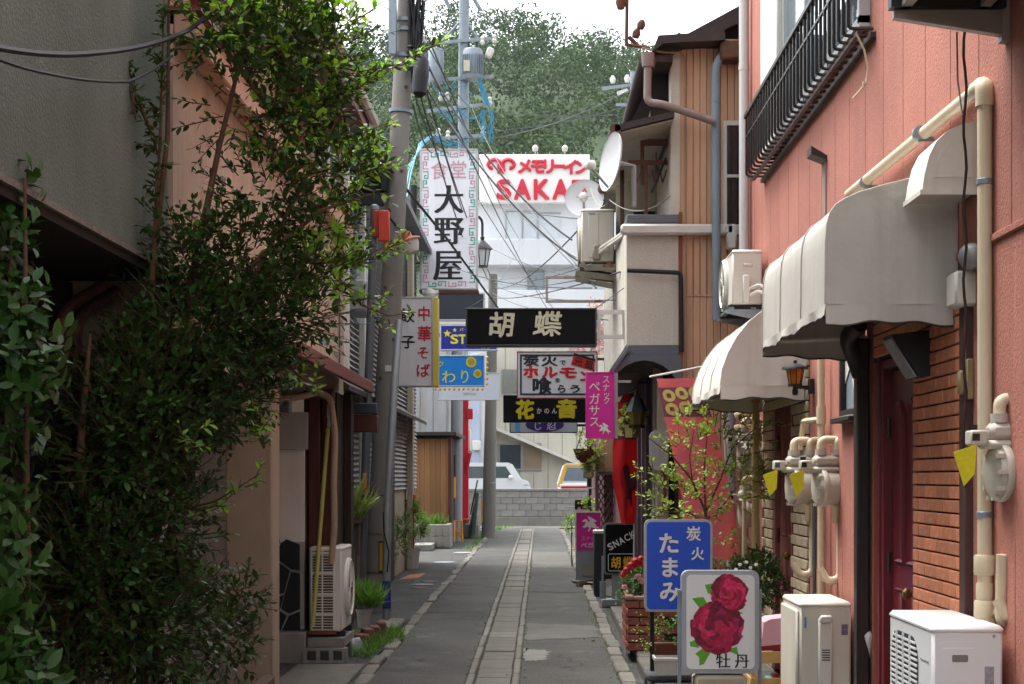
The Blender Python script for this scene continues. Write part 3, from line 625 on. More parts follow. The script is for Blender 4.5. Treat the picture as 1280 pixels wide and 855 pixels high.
for (a, b) in ((.87,.90),(1.03,1.06),(1.06,1.03),(1.10,1.13)): part(g2, 'laundry_hook', MB().bend([(a,YF+.34,4.33 if a != 1.06 else 4.5),(a+.02,YF+.34,4.22),(b+.03,YF+.34,4.34)], .006, .02, 5), rustm)
part(g2, 'laundry_arm', MB().tube([(1.15,YF+.3,4.44),(1.02,YF+.32,4.13)], .012, 6), black)
br = part(g2, 'balcony_roof', MB().prism([(.66,4.56),(1.18,4.69),(1.18,4.74),(.66,4.62)], (0,YF-.25,0), (1,0,0), (0,0,1), (0,4.4,0)), tinb)
part(br, 'soffit', MB().prism([(.68,4.545),(1.17,4.665),(1.17,4.68),(.68,4.56)], (0,YF-.2,0), (1,0,0), (0,0,1), (0,4.3,0)), M('soffit_cream', '#a39c8c', .9, .12, 2, .2, streak=.3))
part(br, 'gutter', MB().tube([(.665,YF-.25,4.58),(.665,18.6,4.58)], .05, 10), rustm)
# roof: lower eave strip at the corner and the big gable behind
mr = part(g2, 'roof', MB().prism([(.98,5.25),(1.04,5.40),(1.62,5.44),(1.62,5.36),(1.08,5.33)], (0,YF-.25,0), (1,0,0), (0,0,1), (0,7,0)).prism([(1.02,5.30),(2.35,6.02),(2.35,5.92),(1.02,5.2)], (0,YF-.1,0), (1,0,0), (0,0,1), (0,8,0)), tinb)
part(mr, 'barge_board', MB().prism([(1.38,5.42),(2.3,5.93),(2.3,5.83),(1.38,5.34)], (0,YF-.16,0), (1,0,0), (0,0,1), (0,.05,0)), M('barge_wood', '#3a322e', .8, .2, 4, .2))
part(mr, 'gable', MB().prism([(1.3,5.35),(2.3,5.35),(2.3,5.85)], (0,YF-.02,0), (1,0,0), (0,0,1), (0,.1,0)), darkwood)
part(mr, 'rafter', MB().box(1.02,1.17,YF-.2,19,5.18,5.24).box(.98,1.17,YF-.1,18.5,4.72,4.78), darkwood)
part(mr, 'eave_wall', MB().prism([(.80,4.70),(1.17,4.75),(1.17,5.25),(1.08,5.25)], (0,YF+.25,0), (1,0,0), (0,0,1), (0,4.7,0)), M('blackish_wood', '#241e1b', .9, .2, 4, .2))  # eave wall in a near-black brown
part(mr, 'rain_hopper', MB().box(1.585,1.77,YF-.22,YF-.02,5.20,5.38,.02), rustm)
gw = part(g2, 'window', MB().box(1.66,1.86,YF-.03,YF-.005,3.78,4.66), glassd, label='narrow white framed upper window beside the blue downpipe')
part(gw, 'window_frame', MB().box(1.63,1.66,YF-.05,YF-.004,3.70,4.70).box(1.66,1.9,YF-.05,YF-.004,4.66,4.70).box(1.66,1.9,YF-.06,YF-.004,3.70,3.78).box(1.66,1.86,YF-.045,YF-.03,4.2,4.225), whitep)
# entrance under the overhang
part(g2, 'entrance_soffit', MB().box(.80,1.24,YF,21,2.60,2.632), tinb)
vis = MB(); vs = []
for i in range(13):
    t = R(180*i/12); 
    for (y, k) in ((YF-.05,1.0),(YF+1.6,1.0)): vs.append((.93 + .33*math.cos(t)*k, y, 2.22 + .36*math.sin(t)*k))
vis.add(vs, [(2*i,2*i+1,2*i+3,2*i+2) for i in range(12)])
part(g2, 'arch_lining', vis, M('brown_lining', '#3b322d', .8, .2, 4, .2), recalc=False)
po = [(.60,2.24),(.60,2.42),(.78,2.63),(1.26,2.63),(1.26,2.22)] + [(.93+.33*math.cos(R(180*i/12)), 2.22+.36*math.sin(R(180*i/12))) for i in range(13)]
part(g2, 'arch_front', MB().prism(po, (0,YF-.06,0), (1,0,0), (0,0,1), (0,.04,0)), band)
part(g2, 'arch_roof', MB().prism([(.60,2.40),(.79,2.66),(.79,2.70),(.58,2.42)], (0,YF-.1,0), (1,0,0), (0,0,1), (0,1.9,0)), band)
part(g2, 'column', MB().box(1.04,1.13,YF+.4,YF+.5,0,2.6,.008), M('pale_post', '#8f877b', .8, .12, 4, .2, streak=.3))
part(g2, 'entrance_wall', MB().box(1.13,1.24,YF+.5,20,0,2.6), M('blackish_wall', '#1d1b1c', .7, .2, 4, .2))  # entrance wall coloured near-black
for y in (16.3,16.9,17.6): part(g2, 'post', MB().box(1.08,1.13,y,y+.07,0,2.6,.006), M('purple_post', '#5d4650', .7, .2, 5, .1))
part(g2, 'door', MB().box(1.15,1.2,15.2,16.0,.05,2.0,.01), darkwood)
# shops further along the right
g3 = thing('lattice_shop', 'low brown shop front with a lattice screen beyond the banners', 'shop', (2.5, 26, 0))
part(g3, 'wall', MB().box(1.12,5,20.2,34,-.02,3.1), M('mauve_wall', '#6c4a48', .85, .15, 3, .2, streak=.3))
part(g3, 'roof', MB().box(1.0,5.2,20,34.2,3.1,3.2,.02), tinb)
lt = MB()
for k in range(-14, 15):
    for s in (1, -1):
        a = Vector((.93,0,0)); x0 = 1.0 + k*.075; pts = []
        for t in (0, 1.35):
            pts.append((x0 + s*(t-.67)*.55, .25 + t))
        (xa, za), (xb, zb) = pts
        def clip(xa, za, xb, zb):
            for lim, sg in ((.88,1),(1.14,-1)):
                if sg*(xa-lim) < 0 and sg*(xb-lim) < 0: return None
                if sg*(xa-lim) < 0: f = (lim-xa)/(xb-xa); xa, za = lim, za+(zb-za)*f
                elif sg*(xb-lim) < 0: f = (lim-xa)/(xb-xa); xb, zb = lim, za+(zb-za)*f
            return xa, za, xb, zb
        c_ = clip(xa, za, xb, zb)
        if c_: lt.tube([(c_[0],24 + (.012 if s > 0 else 0),c_[1]),(c_[2],24 + (.012 if s > 0 else 0),c_[3])], .009, 4)
ls = part(g3, 'lattice_screen', lt, M('lattice_brown', '#5a4640', .8, .2, 5, .1))
part(ls, 'post', MB().box(.84,.89,23.96,24.06,0,2.0,.006), M('grey_post', '#6b5c60', .8, .15, 5, .1)); part(ls, 'rail', MB().box(.88,1.14,23.97,24.05,1.58,1.63).box(.88,1.14,23.97,24.05,.2,.25), bpy.data.materials['grey_post'])
part(g3, 'backing', MB().box(.98,1.12,24.3,33,0,2.2), M('maroon_boards', '#5a3534', .85, .15, 3, .2))
part(g3, 'plank_panel', MB().box(.90,1.12,24.1,24.14,1.63,2.3), plankm)
part(g3, 'corner_post', MB().box(1.03,1.08,31.9,32.0,0,2.4).box(.90,.98,30,30.1,0,2.3), black)
# ------------------------------------------------------------------ far end: block wall, cars, cream house, hotel
bw = thing('block_wall', 'low grey concrete block wall across the end of the alley', 'wall', (0, 50.8, 0))
part(bw, 'core', MB().box(-9,9,50.82,50.94,-.02,1.10), conc); part(bw, 'footing', MB().box(-9,9,50.70,50.95,-.02,.28,.01), conc)
part(bw, 'coping', MB().box(-9,9,50.74,50.97,1.105,1.17,.01), conc)
blk = unit_box('block', .388, .05, .192, .006, M('wall_block', '#85837e', .9, .14, 6, .4, 60, rnd=.1))
pieces(bw, 'block', blk, [Vector((-4.2+.396*i+(.198 if j % 2 else 0), .005, .39+.2*j)) for i in range(19) for j in range(4)])
whitecar = M('white_car_paint', '#cfd2d3', .2, .03, 1, 0, spec=.6); tyre = M('tyre', '#131313', .8, .1, 8, .1)
def wheel(car, x, y, r=.28):
    w_ = part(car, 'wheel', MB().lathe([(r-.03,-.09),(r,-.07),(r,.07),(r-.03,.09)], (x,y,r), (0,1,0), 20), tyre)
    part(w_, 'rim', MB().lathe([(r*.65,-.095),(r*.6,-.10),(.05,-.105)], (x,y,r), (0,1,0), 16), greym)
vx, vy = -2.95, 54.0
cv = thing('parked_van', 'white boxy van parked behind the block wall', 'van', (vx+1.2, vy+.7, 0))
body = [(0,.25),(0,1.4),(.06,1.46),(3.26,1.46),(3.46,1.40),(3.58,1.15),(3.58,.25)]
part(cv, 'body', MB().prism([(vx+p[0]-.9,p[1]) for p in body], (0,vy,0), (1,0,0), (0,0,1), (0,1.45,0)), whitecar)
roofp = [(-.85,1.4),(-.8,1.96),(-.7,2.03),(1.90,2.03),(2.03,1.98),(2.38,1.44)]
part(cv, 'cabin', MB().prism([(vx+p[0],p[1]) for p in roofp], (0,vy+.05,0), (1,0,0), (0,0,1), (0,1.35,0)), whitecar)
for q in ([(-.72,1.50),(-.7,1.9),(.15,1.9),(.15,1.50)], [(.22,1.50),(.22,1.9),(1.15,1.9),(1.15,1.50)], [(1.22,1.50),(1.22,1.9),(1.82,1.9),(2.06,1.52)]):
    part(cv, 'side_window', MB().prism([(vx+p[0],p[1]) for p in q], (0,vy+.035,0), (1,0,0), (0,0,1), (0,.02,0)), glass('van_glass', '#4b565a'))
part(cv, 'windscreen', MB().prism([(2.03,1.93),(2.33,1.48),(2.37,1.48),(2.07,1.94)], (vx,vy+.12,0), (1,0,0), (0,0,1), (0,1.2,0)), glass('van_glass2', '#6e8580'))
part(cv, 'mirror', MB().box(vx+1.92,vx+2.06,vy-.16,vy+.0,1.47,1.60,.03), whitecar)
part(cv, 'headlight', MB().box(vx+2.40,vx+2.62,vy-.012,vy+.3,1.22,1.36,.04), glass('lamp_glass', '#a9b4ba')); part(cv, 'bumper', MB().box(vx-.95,vx+2.72,vy-.03,vy+1.48,.3,.55,.05), greym)
wheel(cv, vx-.2, vy+.06); wheel(cv, vx+1.9, vy+.06)
ux = X(697,53.5)
c2 = thing('parked_truck', 'white and yellow van seen from behind over the block wall', 'van', (ux+.75, 55, 0))
part(c2, 'body', MB().box(ux+.02,ux+1.5,53.55,56.6,.3,1.35,.06), whitecar)
part(c2, 'cabin', MB().prism([(ux+.0,1.3),(ux+.2,1.93),(ux+.3,2.0),(ux+1.25,2.0),(ux+1.35,1.93),(ux+1.52,1.3)], (0,53.6,0), (1,0,0), (0,0,1), (0,2.8,0)), whitecar)
part(c2, 'rear_window', MB().prism([(ux+.20,1.42),(ux+.33,1.86),(ux+1.2,1.86),(ux+1.32,1.42)], (0,53.575,0), (1,0,0), (0,0,1), (0,.02,0)), glass('van_glass3', '#6a7680'))
part(c2, 'door_frame', MB().prism([(ux-.0,1.2),(ux+.10,1.2),(ux+.32,1.90),(ux+1.2,1.90),(ux+1.2,1.97),(ux+.24,1.97)], (0,53.56,0), (1,0,0), (0,0,1), (0,.03,0)), M('yellow_paint', '#c99b1f', .4, .06, 3, 0))
part(c2, 'tail_light', MB().box(ux+.12,ux+1.4,53.52,53.56,1.16,1.24,.01), M('red_lens', '#a3201c', .3, .1, 5, 0))
wheel(c2, ux+.15, 54.2); wheel(c2, ux+1.3, 54.2)
cream = M('cream_cladding', '#b9b4a6', .75, .05, 1, .1, streak=.15, rnd=.02)
hb = thing('cream_house', 'cream clad house with a sloping stair canopy behind the cars', 'house', (0, 64, 0))
part(hb, 'wall', MB().box(-2.4,6,62.05,70,-.02,7.3), cream)
for i in range(9): part(hb, 'wall_panel', MB().box(-2.4+.55*i,-2.4+.55*i+.53,62.0,62.05,.3,7.25,.006), cream)
wl = part(hb, 'window', MB().box(X(624,62),X(652,62),61.93,62,H(586,62),H(556,62)), glass('win_a', '#2f3a45'), label='dark left half of the sliding window')
part(wl, 'window_frame', MB().box(X(623,62),X(625,62),61.9,62,H(587,62),H(554,62)).box(X(625,62),X(677,62),61.9,62,H(588,62),H(586,62)).box(X(625,62),X(677,62),61.9,62,H(556,62),H(554,62)).box(X(651,62),X(653.5,62),61.9,62,H(586,62),H(556,62)), greym)
part(hb, 'window', MB().box(X(653.5,62),X(677,62),61.93,62,H(586,62),H(557,62)), M('blind', '#8d7a63', .6, .1, 4, .05), label='right half of the window with a tan blind')
part(hb, 'canopy', MB().prism([(X(616,61.5),H(532,61.5)),(X(722,61.5),H(577,61.5)),(X(722,61.5),H(581,61.5)),(X(616,61.5),H(536,61.5))], (0,61.3,0), (1,0,0), (0,0,1), (0,.7,0)), whitep)
part(hb, 'upper_window', MB().box(X(628,62),X(650,62),61.9,62,H(492,62),H(462,62)), glass('win_b', '#6a6d66'))
part(hb, 'roof', MB().box(-2.7,6.2,61.6,70,7.3,7.5), greym)
hb2 = thing('white_house', 'narrow white house with a hanging air conditioner by the red post', 'house', (-4, 60, 0))
part(hb2, 'wall', MB().box(-9,X(608,58),58,66,-.02,6.2), M('white_wall', '#bdbdba', .8, .06, 2, .1, streak=.25)); part(hb2, 'drain_pipe', MB().box(X(589,57.9),X(600,57.9),57.85,58,1.6,6,.02), M('pale_blue', '#9aa7b8', .6, .05, 2, .05)); part(hb2, 'service_box', MB().box(X(591,57.9),X(601,57.9),57.5,57.84,H(563,57.8),H(551,57.8),.02), whitep)
hotel = M('hotel_white', '#c9ccd0', .8, .05, .4, .1, streak=.12, dirt='#9aa0a6')
ZH = 80
ht = thing('hotel', 'tall white hotel block carrying a red lettered rooftop sign', 'hotel', (0, 86, 0))
x0h, x1h = X(590,ZH), X(790,ZH)
part(ht, 'wall', MB().box(x0h,x1h,ZH,ZH+12,-.02,H(254,ZH)), hotel)
part(ht, 'balcony', MB().box(x0h-.3,x1h+.3,ZH-1.2,ZH-.02,H(335,ZH),H(303,ZH),.02), hotel); part(ht, 'balcony', MB().box(x0h-.3,x1h+.3,ZH-1.2,ZH-.02,H(392,ZH),H(366,ZH),.02), hotel); part(ht, 'balcony', MB().box(x0h-.3,x1h+.3,ZH-1.2,ZH-.02,H(450,ZH),H(424,ZH),.02), hotel)
hw = M('hotel_curtain', '#bcc2c6', .5, .06, 1, .05)
for (a, b, c_, d_) in ((633,652,265,302),(654,671,265,302),(673,700,267,302)):
    f = part(ht, 'window', MB().box(X(a,ZH),X(b,ZH),ZH-.05,ZH-.003,H(d_,ZH),H(c_,ZH)), hw); part(f, 'window_frame', MB().box(X(a-1,ZH),X(b+1,ZH),ZH-.1,ZH-.003,H(c_,ZH),H(c_-1.2,ZH)).box(X(a-.8,ZH),X(a,ZH),ZH-.1,ZH-.003,H(d_,ZH),H(c_,ZH)), greym)
f = part(ht, 'window', MB().box(X(660,ZH),X(680,ZH),ZH-.05,ZH-.003,H(366,ZH),H(340,ZH)), glass('hotel_glass', '#6b7f8a'), label='small blue grey window with a red mark')
part(f, 'window_frame', MB().box(X(659,ZH),X(681,ZH),ZH-.1,ZH-.003,H(340,ZH),H(338.5,ZH)).box(X(659,ZH),X(660.4,ZH),ZH-.1,ZH-.003,H(366,ZH),H(340,ZH)).box(X(679.6,ZH),X(681,ZH),ZH-.1,ZH-.003,H(366,ZH),H(340,ZH)), greym)
part(f, 'emergency_mark', MB().prism([(X(669,ZH),H(350,ZH)),(X(672,ZH),H(350,ZH)),(X(670.5,ZH),H(346.5,ZH))], (0,ZH-.06,0), (1,0,0), (0,0,1), (0,.008,0)), M('red_mark', '#b03030', .5, .1, 3, 0))
part(ht, 'roof', MB().box(x0h-.2,x1h+.2,ZH-.2,ZH+12.2,H(254,ZH),H(251,ZH)), hotel)
signw = M('sign_white', '#e6e6e4', .5, .03, 1, .03); signred = M('sign_red', '#c01f38', .45, .05, 3, 0)
hs_ = thing('rooftop_sign', 'large white rooftop billboard with raised red SAKAE lettering', 'billboard', (X(668,ZH-.6), ZH-.6, H(253,ZH-.6)))
ZS = ZH-.8
part(hs_, 'board', MB().box(X(599,ZS),X(737,ZS),ZS,ZS+.5,H(253,ZS),H(193,ZS),.02), signw)
def raised(parent, name, cells, y, mat, bold, d=.12, **kw):
    for cell in cells:
        g = letters(MB(), [cell], y, bold, **kw); b = MB(); b.add(g.v, g.f); b.add([(p[0],p[1]-d,p[2]) for p in g.v], g.f)
        cnt = {}
        for f_ in g.f:
            for i in range(len(f_)):
                e = (f_[i], f_[(i+1) % len(f_)]); k = tuple(sorted(e)); cnt.setdefault(k, []).append(e)
        n = len(g.v); b.add([], []); b.f += [(e[0][0], e[0][1], e[0][1]+n, e[0][0]+n) for e in cnt.values() if len(e) == 1]
        part(parent, name, b, mat, recalc=False)
raised(hs_, 'letter', cells_px([('メ',656,208,20,20),('モ',672,208,20,20),('リ',686,208,20,20),('ー',698.5,208,18,20),('イ',713,209,20,20),('ン',727,209,20,20)], ZS), ZS-.003, signred, .045)
raised(hs_, 'letter', cells_px([('S',630,237,17,23),('A',653,237,19,23),('K',677,237,18,23),('A',701,237,19,23),('E',723,238,15,23)], ZS), ZS-.003, signred, .055)
lg = MB(); k_ = ZS/FPX
for s in (-1, 1):
    cx, cz = X(626.5,ZS), H(208,ZS); pts = []
    for i in range(22):
        t = R(-60 + 300*i/21); r = (8.0 if i < 16 else 8.0 - (i-16)*.9)*k_
        pts.append((cx + s*(8.5*k_ - math.cos(t)*r*1.0), ZS-.06, cz + r*math.sin(t)*.95 + .5*k_))
    lg.tube(pts, 2.5*k_, 6)
    lg.box(cx+s*.6*k_, cx+s*4.8*k_, ZS-.12, ZS-.01, cz-9*k_, cz+3*k_)
part(hs_, 'emblem', lg, signred)
for i, u in enumerate((669, 706)): part(hs_, 'flood_lamp', MB().lathe([(.12,0),(.16,.18),(.05,.3)], (X(u,ZS), ZS-.2, H(190,ZS)), (0,0,1), 10).tube([(X(u,ZS),ZS-.2,H(193,ZS)),(X(u,ZS),ZS-.2,H(190,ZS))], .03, 5), whitep)
for i in range(12): part(hs_, 'roof_rail_post', MB().tube([(X(632+i*5,ZS+2),ZS+2,H(193,ZS)),(X(632+i*5,ZS+2),ZS+2,H(184-(i%3)*2,ZS))], .03, 4), greym)
# ------------------------------------------------------------------ wooded hill
prof_u = [-400,0,300,380,430,470,520,560,600,640,680,700,730,760,800,860,1000,1300,1800]
prof_v = [260,190,125,100,76,44,27,21,20,21,28,32,42,50,60,80,110,165,240]
ZR = 330
def ridge(x): return np.interp(x/ZR*FPX+VPU, prof_u, [H(v, ZR) for v in prof_v])
def hill_z(x, y):
    t = np.clip((y-150)/(ZR-150), 0, 1.25); h = ridge(x)-7
    base = h*(t**.85) if np.isscalar(t) else h*np.power(t, .85)
    return base + 1.6*np.sin(x*.11+y*.07) + 1.2*np.sin(x*.05-y*.13) - .5 - np.clip(y-ZR, 0, 400)*.35
xs = np.linspace(-330, 330, 90); ysn = np.concatenate([np.linspace(120, 350, 46), np.linspace(370, 560, 12)])
hm = MB(); vsn = [(x, y, float(max(hill_z(x, y), -1.0 if y < 150 else -5))) for y in ysn for x in xs]
hm.add(vsn, [(j*90+i, j*90+i+1, (j+1)*90+i+1, (j+1)*90+i) for j in range(len(ysn)-1) for i in range(89)])
struct('hill', hm, M('hill_ground', '#3b4a30', .95, .3, .1, .3, 1), 'steep wooded hill rising behind the town')
def hill_trees(x0, x1, y0, y1, step, nl, size, seed):
    r = np.random.default_rng(seed); out = []
    for yy in np.arange(y0, y1, step*1.25):
        for xx in np.arange(x0, x1, step):
            x = xx + r.uniform(-.45,.45)*step; y = yy + r.uniform(-.5,.5)*step; rad = size*r.uniform(.65,1.3); z = float(hill_z(x, y)) + rad*.7
            nlobe = r.integers(5, 9); ld = r.normal(size=(nlobe,3)); ld /= np.linalg.norm(ld,axis=1,keepdims=True); ld[:,2] = np.abs(ld[:,2])*.8
            li = r.integers(0, nlobe, nl); c = ld[li]*rad*.78; d = r.normal(size=(nl,3)); d /= np.linalg.norm(d,axis=1,keepdims=True)
            p = np.array([x,y,z]) + c + d*rad*.36*r.uniform(.8,1.05,(nl,1)); dd = r.normal(size=(nl,3)) + d*.5; nn = d + ld[li]*.7 + r.normal(size=(nl,3))*.28 + np.array([0,0,.25])
            keep = (d[:,1] < .35)
            L = rad*r.uniform(.05,.10,nl); out.append((p[keep], dd[keep], nn[keep], L[keep]))
    return [np.concatenate([o[i] for o in out]) for i in range(4)]
hl = M('hill_leaves', '#354a28', .8, .3, .09, 0, spec=.1, island=.12, trans=.1)
P_, D_, N_, L_ = hill_trees(-75, 62, 190, 356, 7.2, 950, 5.8, 3)
o = leafpart(None, 'hill_woodland', leaf_arrays(P_, D_, N_, L_, wr=.85, fold=.1, droop=.15), hl, kind='stuff', k=7, quads=((0,1,2,3),(0,3,4,5)))
o['label'] = 'dense broadleaf woodland covering the hill behind the hotel'
P_, D_, N_, L_ = [np.concatenate(q) for q in zip(hill_trees(-260, -75, 215, 332, 11, 90, 7.5, 5), hill_trees(62, 250, 215, 332, 11, 90, 7.5, 6))]
o = leafpart(None, 'hill_woodland', leaf_arrays(P_, D_, N_, L_*2.0, wr=.85, fold=.1, droop=.15), hl, kind='stuff', k=7, quads=((0,1,2,3),(0,3,4,5)))
o['label'] = 'more broadleaf woodland on the flanks of the hill'
# ------------------------------------------------------------------ poles
def pole(name, label, cat, base, top, r0, r1, mat, n=20):
    t = thing(name, label, cat, base); a = Vector(base); b = Vector(top)
    part(t, 'shaft', MB().tube([a - Vector((0,0,.03)), a + (b-a)*.33, a + (b-a)*.66, b], [r0, r0+(r1-r0)*.33, r0+(r1-r0)*.66, r1], n), mat); return t
pb = Vector((X(469,18.5),18.5,0)); ptp = Vector((X(508,18.5)+.02,18.5,7.45))
p1 = pole('utility_pole', 'big leaning concrete utility pole nearest on the left', 'utility pole', pb, ptp, .148, .098, concpole, 28)
def on(t): return pb + (ptp-pb)*t
for i, t in enumerate((.30,.36,.42,.50,.56,.62,.68,.75,.81)):
    p = on(t); s = -1 if i % 2 else 1; rr = .148 - .05*t; part(p1, 'step_bolt', MB().lathe([(.02,0),(.02,.012)], p + Vector((s*rr*.5, -rr*.87, 0)), (s*.5,-.87,0), 8), rustm)
for t in (.775,.86,.90,.915): part(p1, 'steel_band', MB().lathe([(.135,-.02),(.137,.02)], on(t), ptp-pb, 20), steel)
part(p1, 'channel', MB().box(on(.9).x-.17,on(.9).x-.08,18.28,18.38,H(68,18.3),H(-20,18.3),.006), steel)
part(p1, 'warning_plate', MB().obox(on(.085)+Vector((.05,-.15,0)), (.035,.012,.32)), M('yellow_black', '#b48a1f', .5, .2, 20, .05)); part(p1, 'warning_plate', MB().obox(on(.085)+Vector((.05,-.146,0)), (.055,.012,.36)), black)
part(p1, 'paper_tag', MB().obox(on(.375)+Vector((.02,-.135,0)), (.07,.01,.07)), whitep)
for t in (.06,.12,.18): part(p1, 'steel_band', MB().lathe([(.149-.006*t,-.004),(.149,.004)], on(t), ptp-pb, 24), rustm)
spl = MB(); random.seed(4)
part(p1, 'splice_box', MB().lathe([(.03,0),(.085,.05),(.095,.25),(.085,.42),(.03,.5)], W(524,122,18.2), (.07,0,1), 12), black)
for i in range(9):
    p = on(.84 + .02*i) + Vector((.1+random.uniform(-.03,.16), -.05+random.uniform(-.1,.1), 0)); part(p1, 'insulator', MB().lathe([(.02,0),(.045,.02),(.03,.05),(.045,.08),(.02,.1)], p, (random.uniform(-.5,.5),-.3,1), 10), random.choice([greym, black, whitep]))
pg = MB()
for i in range(14):
    pts = [on(.80+random.uniform(0,.2)) + Vector((random.uniform(.02,.22), random.uniform(-.2,.0), random.uniform(-.2,.2))) for _ in range(5)]; pg.tube(pts, .012, 5)
part(p1, 'tangled_cable', pg, rubber)
sp = thing('steel_pipe_pole', 'slim grey steel pipe pole with an orange sticker beside the concrete pole', 'pole', (X(450.5,17.8),17.8,0))
part(sp, 'shaft', MB().tube([(X(450.5,17.8),17.8,-.02),(X(468,17.8),17.8,H(262,17.8))], [.05,.045], 14), steel_d); part(sp, 'cap', MB().lathe([(.05,0),(.05,.04),(.02,.06)], (X(468,17.8),17.8,H(262,17.8)), n=12), steel)
part(sp, 'sticker', MB().box(X(453.5,17.75),X(458.5,17.75),17.735,17.745,H(618,17.74),H(591,17.74)), M('orange_sticker', '#c9792a', .5, .1, 10, 0))
cd_ = thing('cable_conduit', 'grey conduit pipe with a blue taped foot right of the concrete pole', 'conduit', (X(483,17.4),17.4,0))
part(cd_, 'shaft', MB().tube([(X(483,17.4),17.4,0),(X(484,17.4),17.4,1.2),(X(491,17.4),17.6,H(480,17.5)),(X(494,17.4),17.9,H(400,17.8))], .043, 12), greym); part(cd_, 'tape', MB().lathe([(.05,0),(.05,.3)], (X(483,17.4),17.4,.12), n=14), M('blue_tape', '#1d2f78', .5, .15, 10, .1))
part(cd_, 'wire', MB().tube([W(479,640,17.3),W(480,665,17.3),W(486,690,17.3),W(484,715,17.3)], .008, 5), rubber)
bp = pole('sign_post', 'black painted steel post holding the tall white restaurant sign', 'post', (X(512,29.3),29.3,0), (X(517,29.3),29.3,H(232,29.3)), .085, .07, black, 14)
part(bp, 'bracket', MB().box(X(517,29.3),X(535,29.3),29.25,29.32,H(330,29.3),H(328,29.3)).box(X(502,29.3),X(517,29.3),29.25,29.32,H(331,29.3),H(329.5,29.3)).tube([W(517,332,29.3),W(501,350,29.3)], .025, 5), black)
fp = pole('utility_pole', 'short plain concrete pole standing far along the alley beside the kerb', 'utility pole', (X(610.5,40.8),40.8,0), (X(616.5,40.8),40.8,H(343,40.8)), .18, .11, M('pole_concrete2', '#6b6862', .85, .1, 3, .2, 120, streak=.3), 20)
part(fp, 'steel_band', MB().lathe([(.165,-.02),(.165,.02)], (X(612,40.8),40.8,1.4), n=16), steel); part(fp, 'warning_plate', MB().box(X(601,40.5),X(603,40.5),40.56,40.6,.4,1.0), M('yellow_black', '#b48a1f'))
gp = pole('steel_pole', 'thick grey steel pole beside the yellow striped guard', 'pole', (X(570,38.6),38.6,0), (X(572,38.6),38.6,H(395,38.6)), .15, .14, M('pole_grey', '#84878a', .6, .08, 3, .05, streak=.2), 18)
yg = thing('pole_guard', 'yellow and black striped guard tube at the steel pole', 'guard', (X(565.5,37.9),37.9,0))
for i, (a, b, m) in enumerate(((678,650,'y'),(650,622,'b'),(622,596,'y'),(596,569,'b'))): part(yg, 'stripe', MB().lathe([(.055,0),(.055,H(b,37.9)-max(H(a,37.9),0))], (X(565.5+i*.6,37.9),37.9,max(H(a,37.9),0)), n=12), M('guard_yellow', '#c98a1a', .5, .1, 5, .05) if m == 'y' else black)
rp = solo('red_post', 'bright red square post beyond the steel pole', 'post', MB().box(X(577,43),X(585.5,43),43,43.2,0,H(498,43),.01).box(X(583,43),X(591,43),42.95,43.1,H(524,43),H(511,43),.01).tube([(X(583,43),43,H(590,43)),(X(588,43),42.9,H(566,43))], .05, 6), M('bright_red', '#b5182c', .45, .1, 3, .05))
# transformer pole
ZT = 52
tpx = X(580,ZT); tp = pole('transformer_pole', 'pale steel pole carrying two transformers and crossarms above the roofs', 'utility pole', (tpx-.1,ZT,0), (tpx+.02,ZT,19.5), .2, .16, steel, 16)
def arm(v, u0, u1, dz=0): part(tp, 'crossarm', MB().obox(((X(u0,ZT)+X(u1,ZT))/2,ZT-.2,H(v,ZT)), (X(u1,ZT)-X(u0,ZT),.1,.1), (0,-dz,0)), steel)
arm(53,540,622,.08); arm(100,535,617,.06); arm(136,533,616,.12); arm(173,540,606,.07)
part(tp, 'brace', MB().tube([W(574,28,ZT),W(549,55,ZT)], .04, 6).tube([W(583,28,ZT),W(600,52,ZT)], .04, 6).tube([W(560,152,ZT),W(572,168,ZT)], .04, 6).tube([W(554,-6,ZT),W(562,10,ZT)], .07, 5).tube([W(592,-2,ZT),W(601,13,ZT)], .07, 5), steel)
for (u, v, w_, h_, lb) in ((545,82,19,44,'slim smooth grey transformer'), (591,80,24,40,'ribbed grey transformer with a cream plate')):
    r_ = w_/2*ZT/FPX; hh = h_*ZT/FPX; c_ = W(u, v+h_/2, ZT-.35)
    f = part(tp, 'transformer', MB().lathe([(r_*.9,0),(r_,.06),(r_,hh-.1),(r_*.9,hh-.05),(r_*.4,hh)], c_, n=18), steel, label=lb)
    for s in (-.4, .4): part(f, 'bushing', MB().lathe([(.05,0),(.07,.1),(.04,.25),(.05,.3)], c_+Vector((s*r_,-.12,hh-.15)), n=8), black)
    if u == 591:
        for i in range(12): part(f, 'cooling_fin', MB().obox(c_+Vector((r_*1.02*math.cos(R(200+12.7*i)), r_*1.02*math.sin(R(200+12.7*i)), hh*.45)), (.09,.015,hh*.6), (0,0,R(200+12.7*i))), steel)
        part(f, 'name_plate', MB().box(c_.x-.28,c_.x-.08,c_.y-r_*1.17,c_.y-r_*1.12,c_.z+.2,c_.z+.55), M('cream_plate', '#b5b29a', .6, .1, 8, 0))
for (u, v) in ((551,122),(559,122),(612,128),(548,167),(604,165),(560,170),(618,50),(603,52),(541,55)): part(tp, 'insulator', MB().lathe([(.05,-.1),(.09,-.02),(.05,.05),(.08,.12),(.03,.18)], W(u,v,ZT-.25), n=8), whitep)
part(tp, 'cut_out', MB().obox(W(612,66,ZT-.4), (.22,.25,.32), (0,.4,0), .04), whitep)
